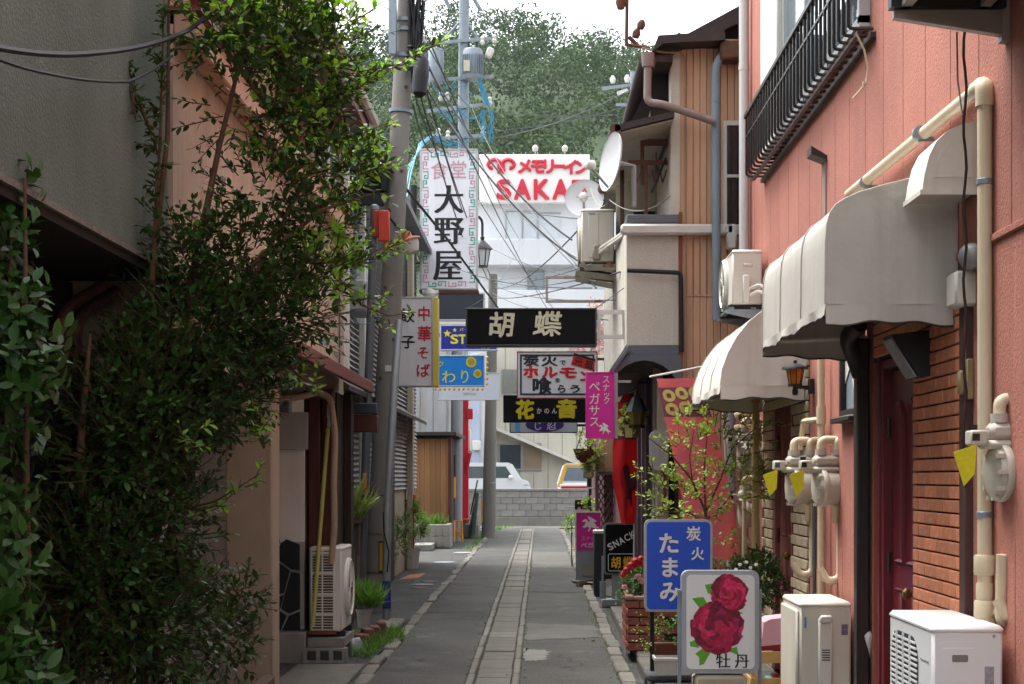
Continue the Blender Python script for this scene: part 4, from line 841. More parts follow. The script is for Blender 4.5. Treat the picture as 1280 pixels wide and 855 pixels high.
# second distant pylon head on the hill flank
pt = thing('distant_pole_head', 'small grey crossarms and insulators in front of the hill at right', 'utility pole', (X(790,75), 75, 0))
part(pt, 'shaft', MB().tube([(X(792,75),75,0),(X(792,75),75,H(90,75))], .16, 8), steel); part(pt, 'crossarm', MB().obox(W(775,108,74.8), (1.7,.12,.14), (0,-.12,0)).obox(W(782,131,74.8), (.9,.12,.12), (0,0,0)), steel)
part(pt, 'insulator', MB().lathe([(.1,0),(.14,.2),(.06,.35)], W(766,104,74.7), n=8).lathe([(.1,0),(.14,.2),(.06,.35)], W(784,103,74.7), n=8).obox(W(778,115,74.6), (.5,.2,.15), (0,-.3,0)), whitep)
# ------------------------------------------------------------------ cables
def cable(pts, r, sag=0, n=14):
    """hanging line through W-points; sag in metres on each span"""
    out = []
    for a, b in zip(pts[:-1], pts[1:]):
        a = Vector(a); b = Vector(b)
        for i in range(n):
            t = i/n; p = a.lerp(b, t); p.z -= sag*4*t*(1-t); out.append(p)
    out.append(Vector(pts[-1])); return MB().tube(out, r, 5)
def line(label, pts, r=.012, sag=.1, mat=rubber, group='overhead cables'): return solo('overhead_cable', label, 'cable', cable(pts, r, sag), mat, group, base=pts[0])
line('thick black cable crossing in front of the plaster wall at top left', [W(-40,52,4.9), W(120,66,6.3), W(235,38,7.9), W(300,-25,8.3)], .012, .02, group='cables at the left building')
line('thin cable drooping below the thick one on the plaster wall', [W(-40,58,4.9), W(60,92,5.7), W(160,102,6.8), W(215,70,7.6)], .007, .01, group='cables at the left building')
line('heavy black cable slanting down across the tall restaurant sign', [W(418,58,14.9), W(470,190,17.2), W(560,300,24), W(628,392,33)], .02, .0)
A1 = 'black cable from the concrete pole top to the far short pole, '; 
for lb, a, b in ((A1+'uppermost',(512,35,18.4),(610,350,40.8)),(A1+'middle one',(516,60,18.4),(617,352,40.8)),(A1+'lowest',(520,100,18.2),(606,365,40.8)),
        ('upper black cable from the concrete pole to the bracket by the satellite dishes',(515,80,18.4),(728,330,16.5)),('lower black cable from the concrete pole to the beige air conditioner bracket',(522,60,18.4),(715,300,16.5)),
        ('black cable from the concrete pole ending low behind the black snack sign',(508,20,18.4),(690,395,60)),('black cable from the concrete pole ending on the hotel front',(524,20,18.5),(650,300,79)),
        ('black cable dropping from the splice box to the right of the restaurant sign top',(519,120,18.3),(558,186,29)),('black cable dropping from the splice box to the left of the restaurant sign top',(516,130,18.3),(545,186,29))):
    line(lb, [W(*a), W(*b)], .010, .25, group='black cables falling from the concrete pole')
wg = M('wire_grey', '#3c4145', .6, .1, 3, 0)
for lb, a, b in (('thin wire from the far short pole to the beige unit bracket, upper',(616,350,40.7),(740,330,15.5)),('thin wire from the far short pole to the beige unit bracket, lower',(616,352,40.7),(745,345,15.6)),('thin wire from the far short pole to the stucco corner above the black sign',(617,356,40.7),(770,375,15.2)),
        ('thin wire rising from the far short pole across the hotel front',(617,362,40.7),(690,235,79)),('thin wire from the far short pole to the timber building balcony',(617,350,40.7),(850,290,18)),('thin wire from the unit bracket back to the restaurant sign foot',(740,360,15.3),(560,330,29)),
        ('thin wire from the unit bracket up to the street lantern',(745,352,15.4),(600,300,40)),('lowest thin wire sagging just above the black snack sign',(760,400,15.2),(614,365,40.7)),('thin wire from the unit bracket steeply up to the hotel window',(738,333,16.4),(640,260,70))):
    line(lb, [W(*a), W(*b)], .006, .12, mat=wg, group='thin wires in front of the hotel')
lgr = M('line_grey', '#454a4e', .6, .1, 3, 0)
for lb, a, b in (('grey power line from the transformer pole to the top of the concrete pole',(560,170,52),(505,60,18.5)),('lowest grey power line running right across the hill',(600,175,52),(860,70,40)),('uppermost grey power line running right across the hill',(612,140,52),(900,120,60)),
        ('grey power line running left from the transformer pole behind the leaves',(540,60,52),(420,118,60)),('middle grey power line running right across the hill',(605,165,52),(880,95,60)),('grey power line from the transformer pole down to the beige unit bracket',(585,120,52),(720,330,16.5))):
    line(lb, [W(*a), W(*b)], .012 if b[2] > 20 else .007, .4, mat=lgr, group='power lines from the transformer pole')
random.seed(33)
for i, (a, b) in enumerate((((604,200,79),(745,360,15.4)),((560,186,29.2),(700,395,60)),((590,186,29.2),(735,330,16.4)),((600,250,78),(742,275,16.6)),((614,350,40.7),(600,300,78)),((612,352,40.7),(575,250,52)),((618,360,40.7),(755,250,16.8)),((617,372,40.7),(775,340,15.2)),((505,15,18.5),(560,60,52)),((508,45,18.5),(452,200,26)),((507,70,18.4),(440,130,22)),((508,95,18.4),(446,205,24)),((513,8,18.4),(600,5,52)),((519,30,18.4),(590,135,52)),((522,130,18.3),(575,186,29)))):
    q = ['from the hotel sign foot to the unit bracket','behind the restaurant sign to the cream house','from the restaurant sign top to the unit bracket','from the hotel sign corner to the satellite dishes','up from the far short pole to the hotel sign','from the far short pole up to the blue jumper cables','from the far short pole to the satellite dish mount','from the far short pole to the rusty sign rack','from the concrete pole to the right transformer','from the concrete pole down to the siding house eave','from the concrete pole to the leaves at left','from the concrete pole to the siding house wall','level across the sky from the concrete pole','from the concrete pole to the insulated crossarm','from the splice box to the middle of the restaurant sign'][i]
    line('thin dark line ' + q, [W(*a), W(*b)], .0055 + .004*(max(a[2],b[2]) > 30), random.uniform(.05,.3), mat=wg, group='thin wires over the alley')
bl = MB(); random.seed(12)
for i in range(14):
    v0 = random.choice((136,137,170,172,100)); u0 = random.uniform(534,575); u1 = u0 + random.uniform(18,45); v1 = v0 + random.uniform(-3,8); dr_ = random.uniform(4,15)
    bl.tube([W(u0+(u1-u0)*q/8, v0+(v1-v0)*q/8 + dr_*(1-((q-4)/4)**2) + random.uniform(-.8,.8), 51.65) for q in range(9)], .016, 5)
for i in range(8):
    u0 = random.uniform(598,618); bl.tube([W(u0+random.uniform(-4,4)*math.sin(q), 138+q*8, 51.6) for q in range(6)], .016, 5)
for i in range(4): bl.tube([W(597+i,72,51.5),W(598+i,100,51.5),W(603+i*2,122,51.5),W(613,135,51.5)], .02, 5)
for i in range(4): bl.tube([W(548-i*6,165+i*3,51.6),W(530-i*2,180,51.4),W(505+i*3,215,50),W(500+i*2,260,48)], .02, 5)
part(tp, 'blue_jumper_cable', bl, cable_blue)
bc = thing('cable_bundle', 'bundle of thick black cables bowing from the concrete pole to the left house', 'cable bundle', W(480,215,18.4))
for i in range(7):
    part(bc, 'cable', MB().tube([W(480,210+i*4,18.4),W(470,203+i*8,18.5),W(455,190+i*10,18.6),W(436,183+i*9,18.7),W(418,186+i*6,18.9)], .035, 8), M('bundle_black', '#191c24', .35, .15, 4, 0) if i % 2 else M('bundle_blue', '#27344f', .35, .15, 4, 0))
part(bc, 'clamp', MB().obox(W(481,222,18.36), (.10,.1,.34), (0,.1,0), .02), black)
part(bc, 'arm', MB().obox(W(455,250,18.4), (.45,.1,.14), (0,0,0), .01), black)
# ------------------------------------------------------------------ hanging signs
def sign(name, label, u0, u1, v0, v1, Z, dep, face, frame, fw=.02, group=None, face2=None):
    x0, x1, z0, z1 = X(u0,Z), X(u1,Z), H(v1,Z), H(v0,Z)
    t = thing(name, label, 'sign', ((x0+x1)/2, Z+dep/2, z0), group)
    part(t, 'cabinet', MB().box(x0,x1,Z+.008,Z+dep,z0,z1,.01), frame)
    part(t, 'face', MB().box(x0+fw,x1-fw,Z+.003,Z+.009,z0+fw,z1-fw), face)
    fr = MB()
    for (a,b,c,d) in ((x0,x1,z1-fw,z1),(x0,x1,z0,z0+fw),(x0,x0+fw,z0+fw,z1-fw),(x1-fw,x1,z0+fw,z1-fw)): fr.box(a,b,Z-.012,Z+.012,c,d,.003)
    part(t, 'frame', fr, frame); return t
def txt(t, cells, Z, mat, name='character', off=.0015, **kw):
    for c_ in cells_px(cells, Z): part(t, name, letters(MB(), [c_], Z-off, **kw), mat, recalc=False)
ink = M('ink_black', '#15171a', .6, .08, 20, 0); redink = M('ink_red', '#b3202c', .6, .08, 20, 0); yel = M('ink_yellow', '#d2c41c', .6, .08, 20, 0); white_ink = M('ink_white', '#d8d8d4', .6, .05, 20, 0)
acr = M('acrylic_white', '#d6d6da', .4, .03, 2, .02, streak=.12, dirt='#8e8b85'); pinkink = M('ink_pink', '#c08f99', .6, .1, 20, 0); greenink = M('ink_green', '#3f9d86', .6, .1, 20, 0)
blacks = M('sign_black', '#08090b', .45, .15, 3, .02, spec=.12)
# big white restaurant sign with meander border
Z = 29.0
s = sign('restaurant_sign', 'tall white vertical restaurant sign with black characters and green and pink border', 525, 597, 186, 362, Z, .35, acr, M('sign_frame_pale', '#a9a7a6', .5, .08, 4, .05, streak=.3), .03)
txt(s, [('大',561,249,38,38),('野',561,288,38,38),('屋',560,331,38,42)], Z, ink, bold=.008, serif=.032)
txt(s, [('食',549,213,22,24),('堂',573,212,22,24)], Z, pinkink, bold=.004)
def meander(u, v, w_, h_, vert, flip):
    mb = MB(); k = Z/FPX; pts = [(0,0),(0,1),(.42,1),(.42,.3),(.24,.3),(.24,.68)] if not vert else [(0,0),(1,0),(1,.42),(.3,.42),(.3,.24),(.68,.24)]
    pts2 = [(1-a,1-b) for a, b in pts]
    for P in (pts, pts2):
        P = [((1-a if flip else a), b) for a, b in P]
        for (a, b), (c, d) in zip(P[:-1], P[1:]):
            xa, xb = sorted((X(u+a*w_,Z), X(u+c*w_,Z))); za, zb = sorted((H(v+b*h_,Z), H(v+d*h_,Z))); e = .9*k/2*1.3
            mb.box(xa-e, xb+e, Z-.002, Z+.003, za-e, zb+e)
    return mb
for i in range(7):
    m = greenink if i % 2 else pinkink
    v = 191 + i*23.6; part(s, 'border_motif', meander(529, v, 6, 20, True, False), m)
    m = pinkink if i % 2 else greenink; part(s, 'border_motif', meander(587, v, 6, 20, True, True), m)
for (u, v, m) in ((539,190,greenink),(563,190,pinkink),(536,352,greenink),(561,352,pinkink)): part(s, 'border_motif', meander(u, v, 21, 6, False, False), m)
part(s, 'drip_tray', MB().box(X(524,Z),X(598,Z),Z-.02,Z+.36,H(365,Z),H(362,Z)), rustm)
solo('ball_lamp', 'small lamp with a red and white cap under the tall restaurant sign', 'lamp', MB().lathe([(.02,-.1),(.09,-.06),(.11,0),(.08,.07),(.02,.1)], W(537,367,28.8), n=14).tube([W(528,366,28.9),W(548,366,28.9)], .05, 8), whitep)
# noodle sign with yellow edge
Z = 22.5
s = sign('noodle_sign', 'white noodle shop sign with red and black characters and a yellow edge', 497, 541, 371, 483, Z, .28, M('acrylic_dull', '#cbc9c8', .4, .03, 2, .02, streak=.2, dirt='#857f78'), M('sign_frame_pale', '#a9a7a6'), .02)
part(s, 'edge_panel', MB().box(X(541,Z)+.002,X(547.5,Z),Z-.005,Z+.29,H(483,Z),H(371.5,Z),.004), M('edge_yellow', '#c7b24a', .5, .06, 4, .02))
txt(s, [('餃',509.5,394,18,19),('子',510,427,18,18)], Z, ink, bold=.02, brush=.03)
txt(s, [('中',530,392,17,19),('華',530.5,417,18,20),('そ',529,441,16,17),('ば',528.5,463,18,18)], Z, redink, bold=.022, brush=.03)
part(s, 'bracket', MB().box(X(490,Z),X(498,Z),Z+.1,Z+.14,H(398,Z),H(394,Z)).box(X(488,Z),X(498,Z),Z+.1,Z+.14,H(470,Z),H(466,Z)), black)
# far left cluster
Z = 33.5; s = sign('blank_sign', 'blank dark navy sign box behind the tall restaurant sign', 546, 606, 366, 401, Z, .3, M('navy_blank', '#20252e', .5, .1, 3, .02), M('pale_trim', '#9da0a4', .5, .05, 4, 0), .03)
part(s, 'lower_trim', MB().box(X(546,Z),X(606,Z),Z-.02,Z+.1,H(405,Z),H(402,Z)), whitep); part(s, 'bracket', MB().box(X(517,Z),X(546,Z),Z+.1,Z+.2,H(378,Z),H(374,Z)), black)
Z = 34.5; s = sign('star_bar_sign', 'deep blue bar sign with yellow stars half hidden by the black sign', 550, 622, 406, 438, Z, .25, M('deep_blue', '#1b2a86', .4, .06, 2, .02), M('frame_bluewhite', '#a9b4c8', .5, .05, 4, 0), .025)
txt(s, [('S',568,424,9,11),('T',578,424,9,11),('A',588,424,10,11),('R',599,424,10,11)], Z, yel, bold=.05)
txt(s, [('バ',577,412,5,5),('ー',583,412,5,5)], Z, yel, bold=.02); txt(s, [('ス',604,433.5,5.5,6),('タ',611,433.5,5.5,6),('ー',617.5,433.5,5,6)], Z, yel, bold=.02)
def star(u, v, r): return [(X(u + r*(1 if i%2==0 else .42)*math.sin(R(36*i)), Z), H(v - r*(1 if i%2==0 else .42)*math.cos(R(36*i)), Z)) for i in range(10)]
part(s, 'star', MB().prism(star(559,417,5.2), (0,Z-.001,0), (1,0,0), (0,0,1), (0,-.003,0)), yel); part(s, 'star', MB().prism(star(568.5,412.5,2.8), (0,Z-.001,0), (1,0,0), (0,0,1), (0,-.003,0)), yel)
part(s, 'bracket', MB().box(X(517,Z),X(550,Z),Z+.1,Z+.2,H(420,Z),H(416,Z)), black)
Z = 31; s = sign('sunflower_sign', 'bright sky blue sign with two yellow sunflowers and small bulbs around it', 527, 606, 444, 483, Z, .25, M('sky_blue', '#1479cf', .4, .05, 2, .02), M('frame_bluewhite', '#a9b4c8'), .02)
lg_ = M('ink_lime', '#c5cf5a', .6, .1, 20, 0)
txt(s, [('ひ',529,471,14,16),('ま',543,471,14,15),('わ',561,471,19,18),('り',581,470.5,15,19)], Z, lg_, bold=.006); txt(s, [('ナ',533,455,9,9),('ッ',542,456,8,8),('ク',551,455,9,9)], Z, lg_, bold=.004)
for (u, v, r) in ((589,452.5,7.2),(597,467,5.6)):
    pts = [(X(u+(r if i%2 else r*.86)*math.cos(R(9*i)),Z), H(v+(r if i%2 else r*.86)*math.sin(R(9*i)),Z)) for i in range(40)]
    f = part(s, 'sunflower', MB().prism(pts, (0,Z-.001,0), (1,0,0), (0,0,1), (0,-.003,0)), M('flower_yellow', '#c3b83c', .6, .1, 10, 0)); part(f, 'flower_centre', MB().lathe([(r*.62*Z/FPX,0),(r*.6*Z/FPX,.002)], (X(u,Z),Z-.0045,H(v,Z)), (0,-1,0), 20), M('flower_brown', '#9a8f2c', .6, .2, 40, 0))
bulb = M('bulb_amber', '#c79a2c', .3, .1, 4, 0)
bul = unit_box('bulb', .05, .05, .06, .02, bulb); org = ORG[s.name]
pieces(s, 'bulb', bul, [Vector((X(544+5.9*i,Z),Z,H(486.5,Z))) - org for i in range(11)] + [Vector((X(609,Z),Z,H(447+6.6*i,Z))) - org for i in range(6)])
part(s, 'bracket', MB().box(X(512,Z),X(528,Z),Z+.1,Z+.2,H(465,Z),H(461,Z)), black)
Z = 36.5; s = sign('grey_shop_sign', 'plain pale grey sign with tiny lettering under the sky blue sign', 547, 625, 466, 500, Z, .2, M('pale_grey_face', '#a9b0b8', .5, .04, 2, .02, streak=.1), M('frame_greywhite', '#a4aab2', .5, .05, 4, 0), .015)
txt(s, [(c,579+2.9*i,492.5,2.3,3.2) for i, c in enumerate('TEFAUN')], Z, M('ink_grey', '#6e747b', .6, .1, 20, 0), bold=.0)
part(s, 'bracket', MB().box(X(535,Z),X(547,Z),Z+.05,Z+.15,H(480,Z),H(476,Z)), greym)
# black butterfly sign
Z = 14.5; s = sign('black_snack_sign', 'long black sign with two cream brush characters hanging over the alley', 582, 746, 385, 433, Z, .16, blacks, M('sign_frame_dark', '#3a3c40', .5, .08, 4, .02), .016)
cream_ink = M('ink_cream', '#c9cbb0', .6, .06, 20, 0)
txt(s, [('胡',627,405.5,34,33),('蝶',684.5,404.5,36,33)], Z, cream_ink, bold=.022, brush=.035, skew=.08)
part(s, 'bracket', MB().box(X(746,Z)+.002,X(783,Z),Z+.03,Z+.07,H(392,Z),H(387,Z)).box(X(746,Z)+.002,X(783,Z),Z+.03,Z+.07,H(423,Z),H(418,Z)).box(X(778,Z),X(783,Z),Z+.03,Z+.07,H(418,Z),H(392,Z)).box(X(747,Z),X(751,Z),Z+.03,Z+.07,H(418,Z),H(392,Z)), whitep)
part(s, 'wire_stay', MB().tube([W(584,386,Z+.05),W(606,373,Z+.05)], .004, 4).tube([W(744,386,Z+.05),W(780,360,Z)], .004, 4), rubber)
# grill sign
Z = 19.0; s = sign('grill_sign', 'white grill restaurant sign with red frame and brush lettering', 646, 747, 439, 498, Z, .16, acr, M('frame_red', '#a5343c', .5, .1, 4, .02), .011)
x0, x1, z0, z1 = X(650,Z), X(743,Z), H(494,Z), H(443,Z)
part(s, 'inner_border', MB().box(x0,x1,Z-.003,Z+.003,z1-.022,z1).box(x0,x1,Z-.003,Z+.003,z0,z0+.022).box(x0,x0+.022,Z-.003,Z+.003,z0+.022,z1-.022).box(x1-.022,x1,Z-.003,Z+.003,z0+.022,z1-.022), M('border_navy', '#2c3244', .6, .1, 20, 0))
dk = M('ink_navy', '#20262c', .6, .08, 20, 0)
txt(s, [('炭',664,450.5,20,15),('火',687,450.5,20,15),('で',703.5,453,8,7),('喰',677,482,26,22),('を',697,475,8,6),('ら',702,486,13,11),('う',719,486,17,11)], Z, dk, bold=.035, brush=.05)
txt(s, [('ホ',663.5,465,21,16),('ル',687,465,20,16),('モ',710,465.5,24,16),('ン',732,470,18,16)], Z, M('ink_bright_red', '#c4161f', .6, .08, 20, 0), bold=.05, brush=.05)
b_ = part(s, 'badge', MB().obox((X(729,Z),Z-.002,H(453,Z)), (28*Z/FPX,.004,14*Z/FPX), (0,.28,0)), M('badge_red', '#c01a1e', .6, .1, 20, 0))
txt(b_, [('元',723,452,11,11,-.28),('祖',736,455.5,11,11,-.28)], Z, ink, off=.0055, bold=.03); part(b_, 'stripe', MB().obox((X(730.5,Z),Z-.003,H(446.5,Z)), (28*Z/FPX,.004,3*Z/FPX), (0,.28,0)), ink)
part(s, 'bracket', MB().box(X(747,Z)+.002,.80,Z+.03,Z+.07,H(450,Z),H(447,Z)), rustm)
Z = 20.5; s = sign('flower_sound_sign', 'black sign with yellow brush characters under the grill sign', 629, 735, 494, 528, Z, .15, M('sign_charcoal', '#121417', .5, .1, 3, .02, spec=.12), M('sign_charcoal', '#1e2024'), .004)
txt(s, [('花',656,512,24,25),('音',708.5,511,26,25)], Z, yel, bold=.045, brush=.05); txt(s, [('か',674,513.5,7,8),('の',683.5,513.5,7,8),('ん',693,513.5,7,8)], Z, white_ink, bold=.02, brush=.04)
part(s, 'bracket', MB().box(X(735,Z)+.002,1.02,Z+.03,Z+.07,H(505,Z),H(502,Z)), black)
Z = 22; s = sign('purple_oval_sign', 'white sign with a purple oval and a sky blue patch below the black sign', 637, 722, 520, 541, Z, .12, M('pale_lilac', '#b3bac4', .5, .05, 2, .02), M('sign_frame_dark', '#3a3c40'), .012)
ov_ = part(s, 'oval', MB().lathe([(24*Z/FPX,0),(24*Z/FPX,.002)], (X(681,Z),Z-.001,H(531,Z)), (0,-1,0), 32), M('purple', '#3a1f63', .5, .08, 10, 0))
for v_ in ov_.data.vertices: v_.co.z = (v_.co.z + ORG[s.name].z - H(531,Z))*.36 - ORG[s.name].z + H(531,Z)
txt(s, [('じ',672,532,12,12),('忍',689.5,532,13,12)], Z, M('ink_lilac', '#b9b2cc', .6, .05, 20, 0), off=.0045, bold=.02, brush=.03); part(s, 'blue_patch', MB().box(X(644,Z),X(650,Z),Z-.002,Z+.003,H(539,Z),H(527,Z)), M('patch_blue', '#5aa9d6', .5, .1, 10, 0))
part(s, 'bracket', MB().box(X(722,Z)+.002,1.02,Z+.03,Z+.07,H(533,Z),H(530,Z)), black)
magenta = M('magenta', '#c91690', .45, .05, 2, .02, streak=.06, dirt='#7a1059')
Z = 13.9; s = sign('pegasus_sign', 'magenta vertical hanging sign with white katakana and a winged horse', 732.5, 768, 465, 548, Z, .14, magenta, magenta, .004)
txt(s, [('ペ',743,483,15,15),('ガ',743,498.5,15,15),('サ',743,513,15,15),('ス',743,527,14,14)], Z, white_ink, bold=.0); txt(s, [('ス',757.5,474,10,11),('ナ',757.5,484,10,11),('ッ',758,493,10,10),('ク',758.5,500.5,9,10)], Z, white_ink, bold=-.002)
HORSE = [(0,.35),(.12,.42),(.2,.6),(.12,.66),(.02,.62),(.0,.7),(.16,.8),(.26,.78),(.34,.62),(.44,.66),(.36,.8),(.3,1.0),(.5,.9),(.7,.78),(.82,.66),(.62,.6),(.74,.5),(.8,.34),(.94,.3),(1.0,.12),(.92,.2),(.8,.24),(.84,.06),(.76,0),(.76,.1),(.68,.26),(.5,.3),(.44,.14),(.34,.02),(.3,.06),(.38,.2),(.34,.34),(.2,.3),(.1,.24),(.06,.3)]
def horse(t, u, v, w_, h_, Z, mat, off=.002, name='emblem'): return part(t, name, MB().prism([(X(u-w_/2+w_*a,Z), H(v+h_/2-h_*b,Z)) for a, b in HORSE], (0,Z-off,0), (1,0,0), (0,0,1), (0,-.002,0)), mat)
horse(s, 756, 535.5, 15, 15, Z, white_ink); part(s, 'bracket', MB().box(X(768,Z)+.035,.80,Z+.03,Z+.07,H(478,Z),H(475,Z)).box(X(768,Z)+.002,X(768,Z)+.03,Z+.02,Z+.1,H(548,Z),H(466,Z)), greym)
# ------------------------------------------------------------------ standing signs on the right
def stand(name, label, u0, u1, v0, v1, Z, dep, rad, face, frame, rim=.018):
    x0, x1, z0, z1 = X(u0,Z), X(u1,Z), H(v1,Z), H(v0,Z); t = thing(name, label, 'sign', ((x0+x1)/2, Z+dep/2, .1))
    part(t, 'cabinet', MB().prism(rrect(x0,x1,z0,z1,rad), (0,Z+.012,0), (1,0,0), (0,0,1), (0,dep,0)), frame)
    part(t, 'rim', MB().prism(rrect(x0-.004,x1+.004,z0-.004,z1+.004,rad), (0,Z-.002,0), (1,0,0), (0,0,1), (0,.03,0)), frame)
    part(t, 'face', MB().prism(rrect(x0+rim,x1-rim,z0+rim,z1-rim,rad*.7), (0,Z-.01,0), (1,0,0), (0,0,1), (0,.012,0)), face); return t
Z = 9.0
s = stand('peony_sign', 'white standing sign printed with two crimson peonies and black characters', 853, 948, 714, 841, Z, .11, .04, M('panel_white', '#dededb', .35, .03, 2, .02, streak=.1), M('alu_frame', '#9b9fa3', .4, .06, 4, .02, metal=.3), .022)
part(s, 'post', MB().box(X(848,Z),X(853,Z)-.004,Z+.03,Z+.06,.1,H(738,Z)).box(X(848,Z)-.004,X(858,Z)-.03,Z+.0,Z+.03,H(742,Z),H(737,Z)), steel); part(s, 'post', MB().box(X(948,Z)+.005,X(953,Z),Z+.03,Z+.06,.1,H(738,Z)), steel)
part(s, 'base', MB().box(X(868,Z),X(934,Z),Z-.02,Z+.18,.1,H(844,Z),.02), M('base_cream', '#a39a88', .8, .1, 5, .2))
Zf = Z-.0105
txt(s, [('牡',904,826,19,19),('丹',927.5,826,19,19)], Zf, ink, bold=.012, serif=.018)
def petals(parent, cu, cv, rad, seed, cols, squash=1.0):
    rr = random.Random(seed); fl = part(parent, 'peony', MB().prism([(X(cu+rad*.9*math.cos(R(10*i))*(1+.05*math.sin(i*2.1)),Zf), H(cv+squash*rad*.9*math.sin(R(10*i))*(1+.05*math.sin(i*2.7)),Zf)) for i in range(36)], (0,Zf-.0005,0), (1,0,0), (0,0,1), (0,-.001,0)), cols[0])
    lay = 0
    for ring, (r0, n, ps) in enumerate(((.80,15,.36),(.64,13,.36),(.46,11,.34),(.28,9,.28),(.12,6,.20))):
        for i in range(n):
            a = 2*math.pi*i/n + ring*.37 + rr.uniform(-.15,.15); cx = cu + rad*r0*math.cos(a); cy = cv + squash*rad*r0*math.sin(a); w0 = rad*ps*rr.uniform(.8,1.15); pts = []
            for q in range(11):
                t = 2*math.pi*q/11; wob = 1 + .16*math.sin(q*4.7+i)*(math.cos(t-a) > 0)
                pts.append((X(cx + w0*math.cos(t)*wob*(.75+.25*abs(math.sin(t-a))),Zf), H(cy + squash*w0*math.sin(t)*wob,Zf)))
            lay += 1; part(fl, 'petal', MB().prism(pts, (0,Zf-.0012-.00006*lay,0), (1,0,0), (0,0,1), (0,-.00004,0)), rr.choice(cols))
    for i in range(12): part(fl, 'stamen', MB().prism([(X(cu+rad*.14*math.cos(i*2.4)*(i/12)+q[0],Zf), H(cv+rad*.2*math.sin(i*2.4)*(i/12)+q[1],Zf)) for q in ((-.9,-.9),(.9,-.7),(.3,1.1))], (0,Zf-.0062,0), (1,0,0), (0,0,1), (0,-.0001,0)), M('stamen', '#9a3f22', .6, .3, 90, 0))
pc = [M('peony_%d' % i, c_, .5, .5, 34, 0) for i, c_ in enumerate(('#a00d3c','#7c0830','#b81648','#6b0729','#a81c5c','#c8285a'))]
gl = M('print_leaf', '#5d9e2f', .6, .25, 60, 0)
for pl_ in ([(881,731),(893,729),(896,744),(885,742)], [(865,748),(879,746),(886,758),(881,772),(868,769),(876,762)], [(862,803),(872,798),(874,810),(863,808)], [(869,817),(884,806),(890,812),(880,830),(874,832),(874,822)], [(908,813),(921,808),(923,819)], [(921,764),(929,766),(922,769)]):
    part(s, 'printed_leaf', MB().prism([(X(a,Zf),H(b,Zf)) for a, b in pl_], (0,Zf-.0003,0), (1,0,0), (0,0,1), (0,-.0004,0)), gl)
petals(s, 911, 742, 22, 3, [pc[0],pc[2],pc[5],pc[1]]); petals(s, 896, 783, 31, 5, pc, .98)
Z = 11.4
s = stand('blue_sign', 'royal blue rounded standing sign with white hand painted hiragana', 806, 890, 650, 764, Z, .1, .045, M('royal_blue', '#1a4cc0', .35, .05, 3, .02, streak=.08, dirt='#16377a'), M('alu_frame', '#9b9fa3'), .014); Zf = Z-.0105
txt(s, [('た',836,679,28,28),('ま',837,709,27,27),('み',837,739,27,27)], Zf, white_ink, bold=.028, brush=.02); txt(s, [('炭',867,667,19,19),('火',872,692,17,17)], Zf, white_ink, bold=.02, brush=.02)
part(s, 'pole', MB().tube([(X(816,Z),Z+.06,.1),(X(816,Z),Z+.06,H(760,Z))], .016, 8).tube([(X(880,Z),Z+.06,.1),(X(880,Z),Z+.06,H(760,Z))], .016, 8), black); part(s, 'base', MB().box(X(807,Z),X(872,Z),Z-.08,Z+.22,.098,.16,.02), M('base_grey', '#54565a', .8, .1, 5, .2))
Z = 19.0
s = stand('snack_sign', 'black rounded standing sign with slanted white SNACK lettering', 755, 803, 654, 718, Z, .12, .045, blacks, M('alu_frame_dull', '#77797b', .45, .06, 4, .02, metal=.3), .016); Zf = Z-.0105
a_ = R(27); txt(s, [(c, 763.0+i*6.9, 683.2-i*3.75, 6.0, 8.4, a_) for i, c in enumerate('SNACK')], Zf, white_ink, bold=.03)
txt(s, [('胡',770,703,13,15),('蝶',785,703,13,15)], Zf, M('ink_gold', '#d6a51e', .5, .08, 20, 0), bold=.03, brush=.03)
def outline(t, u0, u1, v0, v1, w_, Zf, m):
    o_ = rrect(X(u0,Zf),X(u1,Zf),H(v1,Zf),H(v0,Zf),.02); i_ = rrect(X(u0,Zf)+w_,X(u1,Zf)-w_,H(v1,Zf)+w_,H(v0,Zf)-w_,.012); n = len(o_)
    part(t, 'lettering_border', MB().add([(p[0],Zf-.001,p[1]) for p in o_] + [(p[0],Zf-.001,p[1]) for p in i_], [(i,(i+1)%n,n+(i+1)%n,n+i) for i in range(n)]), m)
outline(s, 760, 798, 692, 714, .007, Zf, white_ink)
part(s, 'stand', MB().box(X(752,Z),X(754.5,Z),Z+.0,Z+.03,.02,H(695,Z)).box(X(765,Z),X(776,Z),Z+.02,Z+.1,.1,H(719,Z)).box(X(752,Z),X(790,Z),Z-.04,Z+.2,.02,.10,.01).box(X(750,Z),X(758,Z),Z+.06,Z+.09,.1,H(727,Z)), greym)
Z = 20.7
t = thing('sign_cabinet', 'dark grey sign cabinet seen edge on between the black and magenta signs', 'sign', (X(749,Z), Z+.1, 0))
part(t, 'cabinet', MB().box(X(742.5,Z),X(757,Z),Z,Z+.3,.0,H(667,Z),.01), M('cab_dark', '#24272b', .5, .1, 4, .05)); part(t, 'top_trim', MB().box(X(742,Z),X(757.5,Z),Z-.01,Z+.31,H(667,Z),H(663,Z),.005), whitep)
Z = 23.2
t = thing('pegasus_stand_sign', 'magenta standing sign with a white winged horse on a grey cabinet', 'sign', (X(736,Z), Z+.1, .0))
part(t, 'cabinet', MB().box(X(720,Z),X(751,Z),Z+.01,Z+.22,.02,H(640,Z),.01), M('cab_grey', '#868a8e', .5, .08, 4, .05, streak=.2)); part(t, 'face', MB().box(X(720.5,Z),X(750.5,Z),Z,Z+.012,H(687,Z),H(641,Z)), magenta); part(t, 'frame', MB().box(X(719,Z),X(751,Z),Z-.008,Z+.03,H(641,Z),H(639,Z)).box(X(719,Z),X(720.5,Z),Z-.008,Z+.03,H(688,Z),H(641,Z)), whitep)
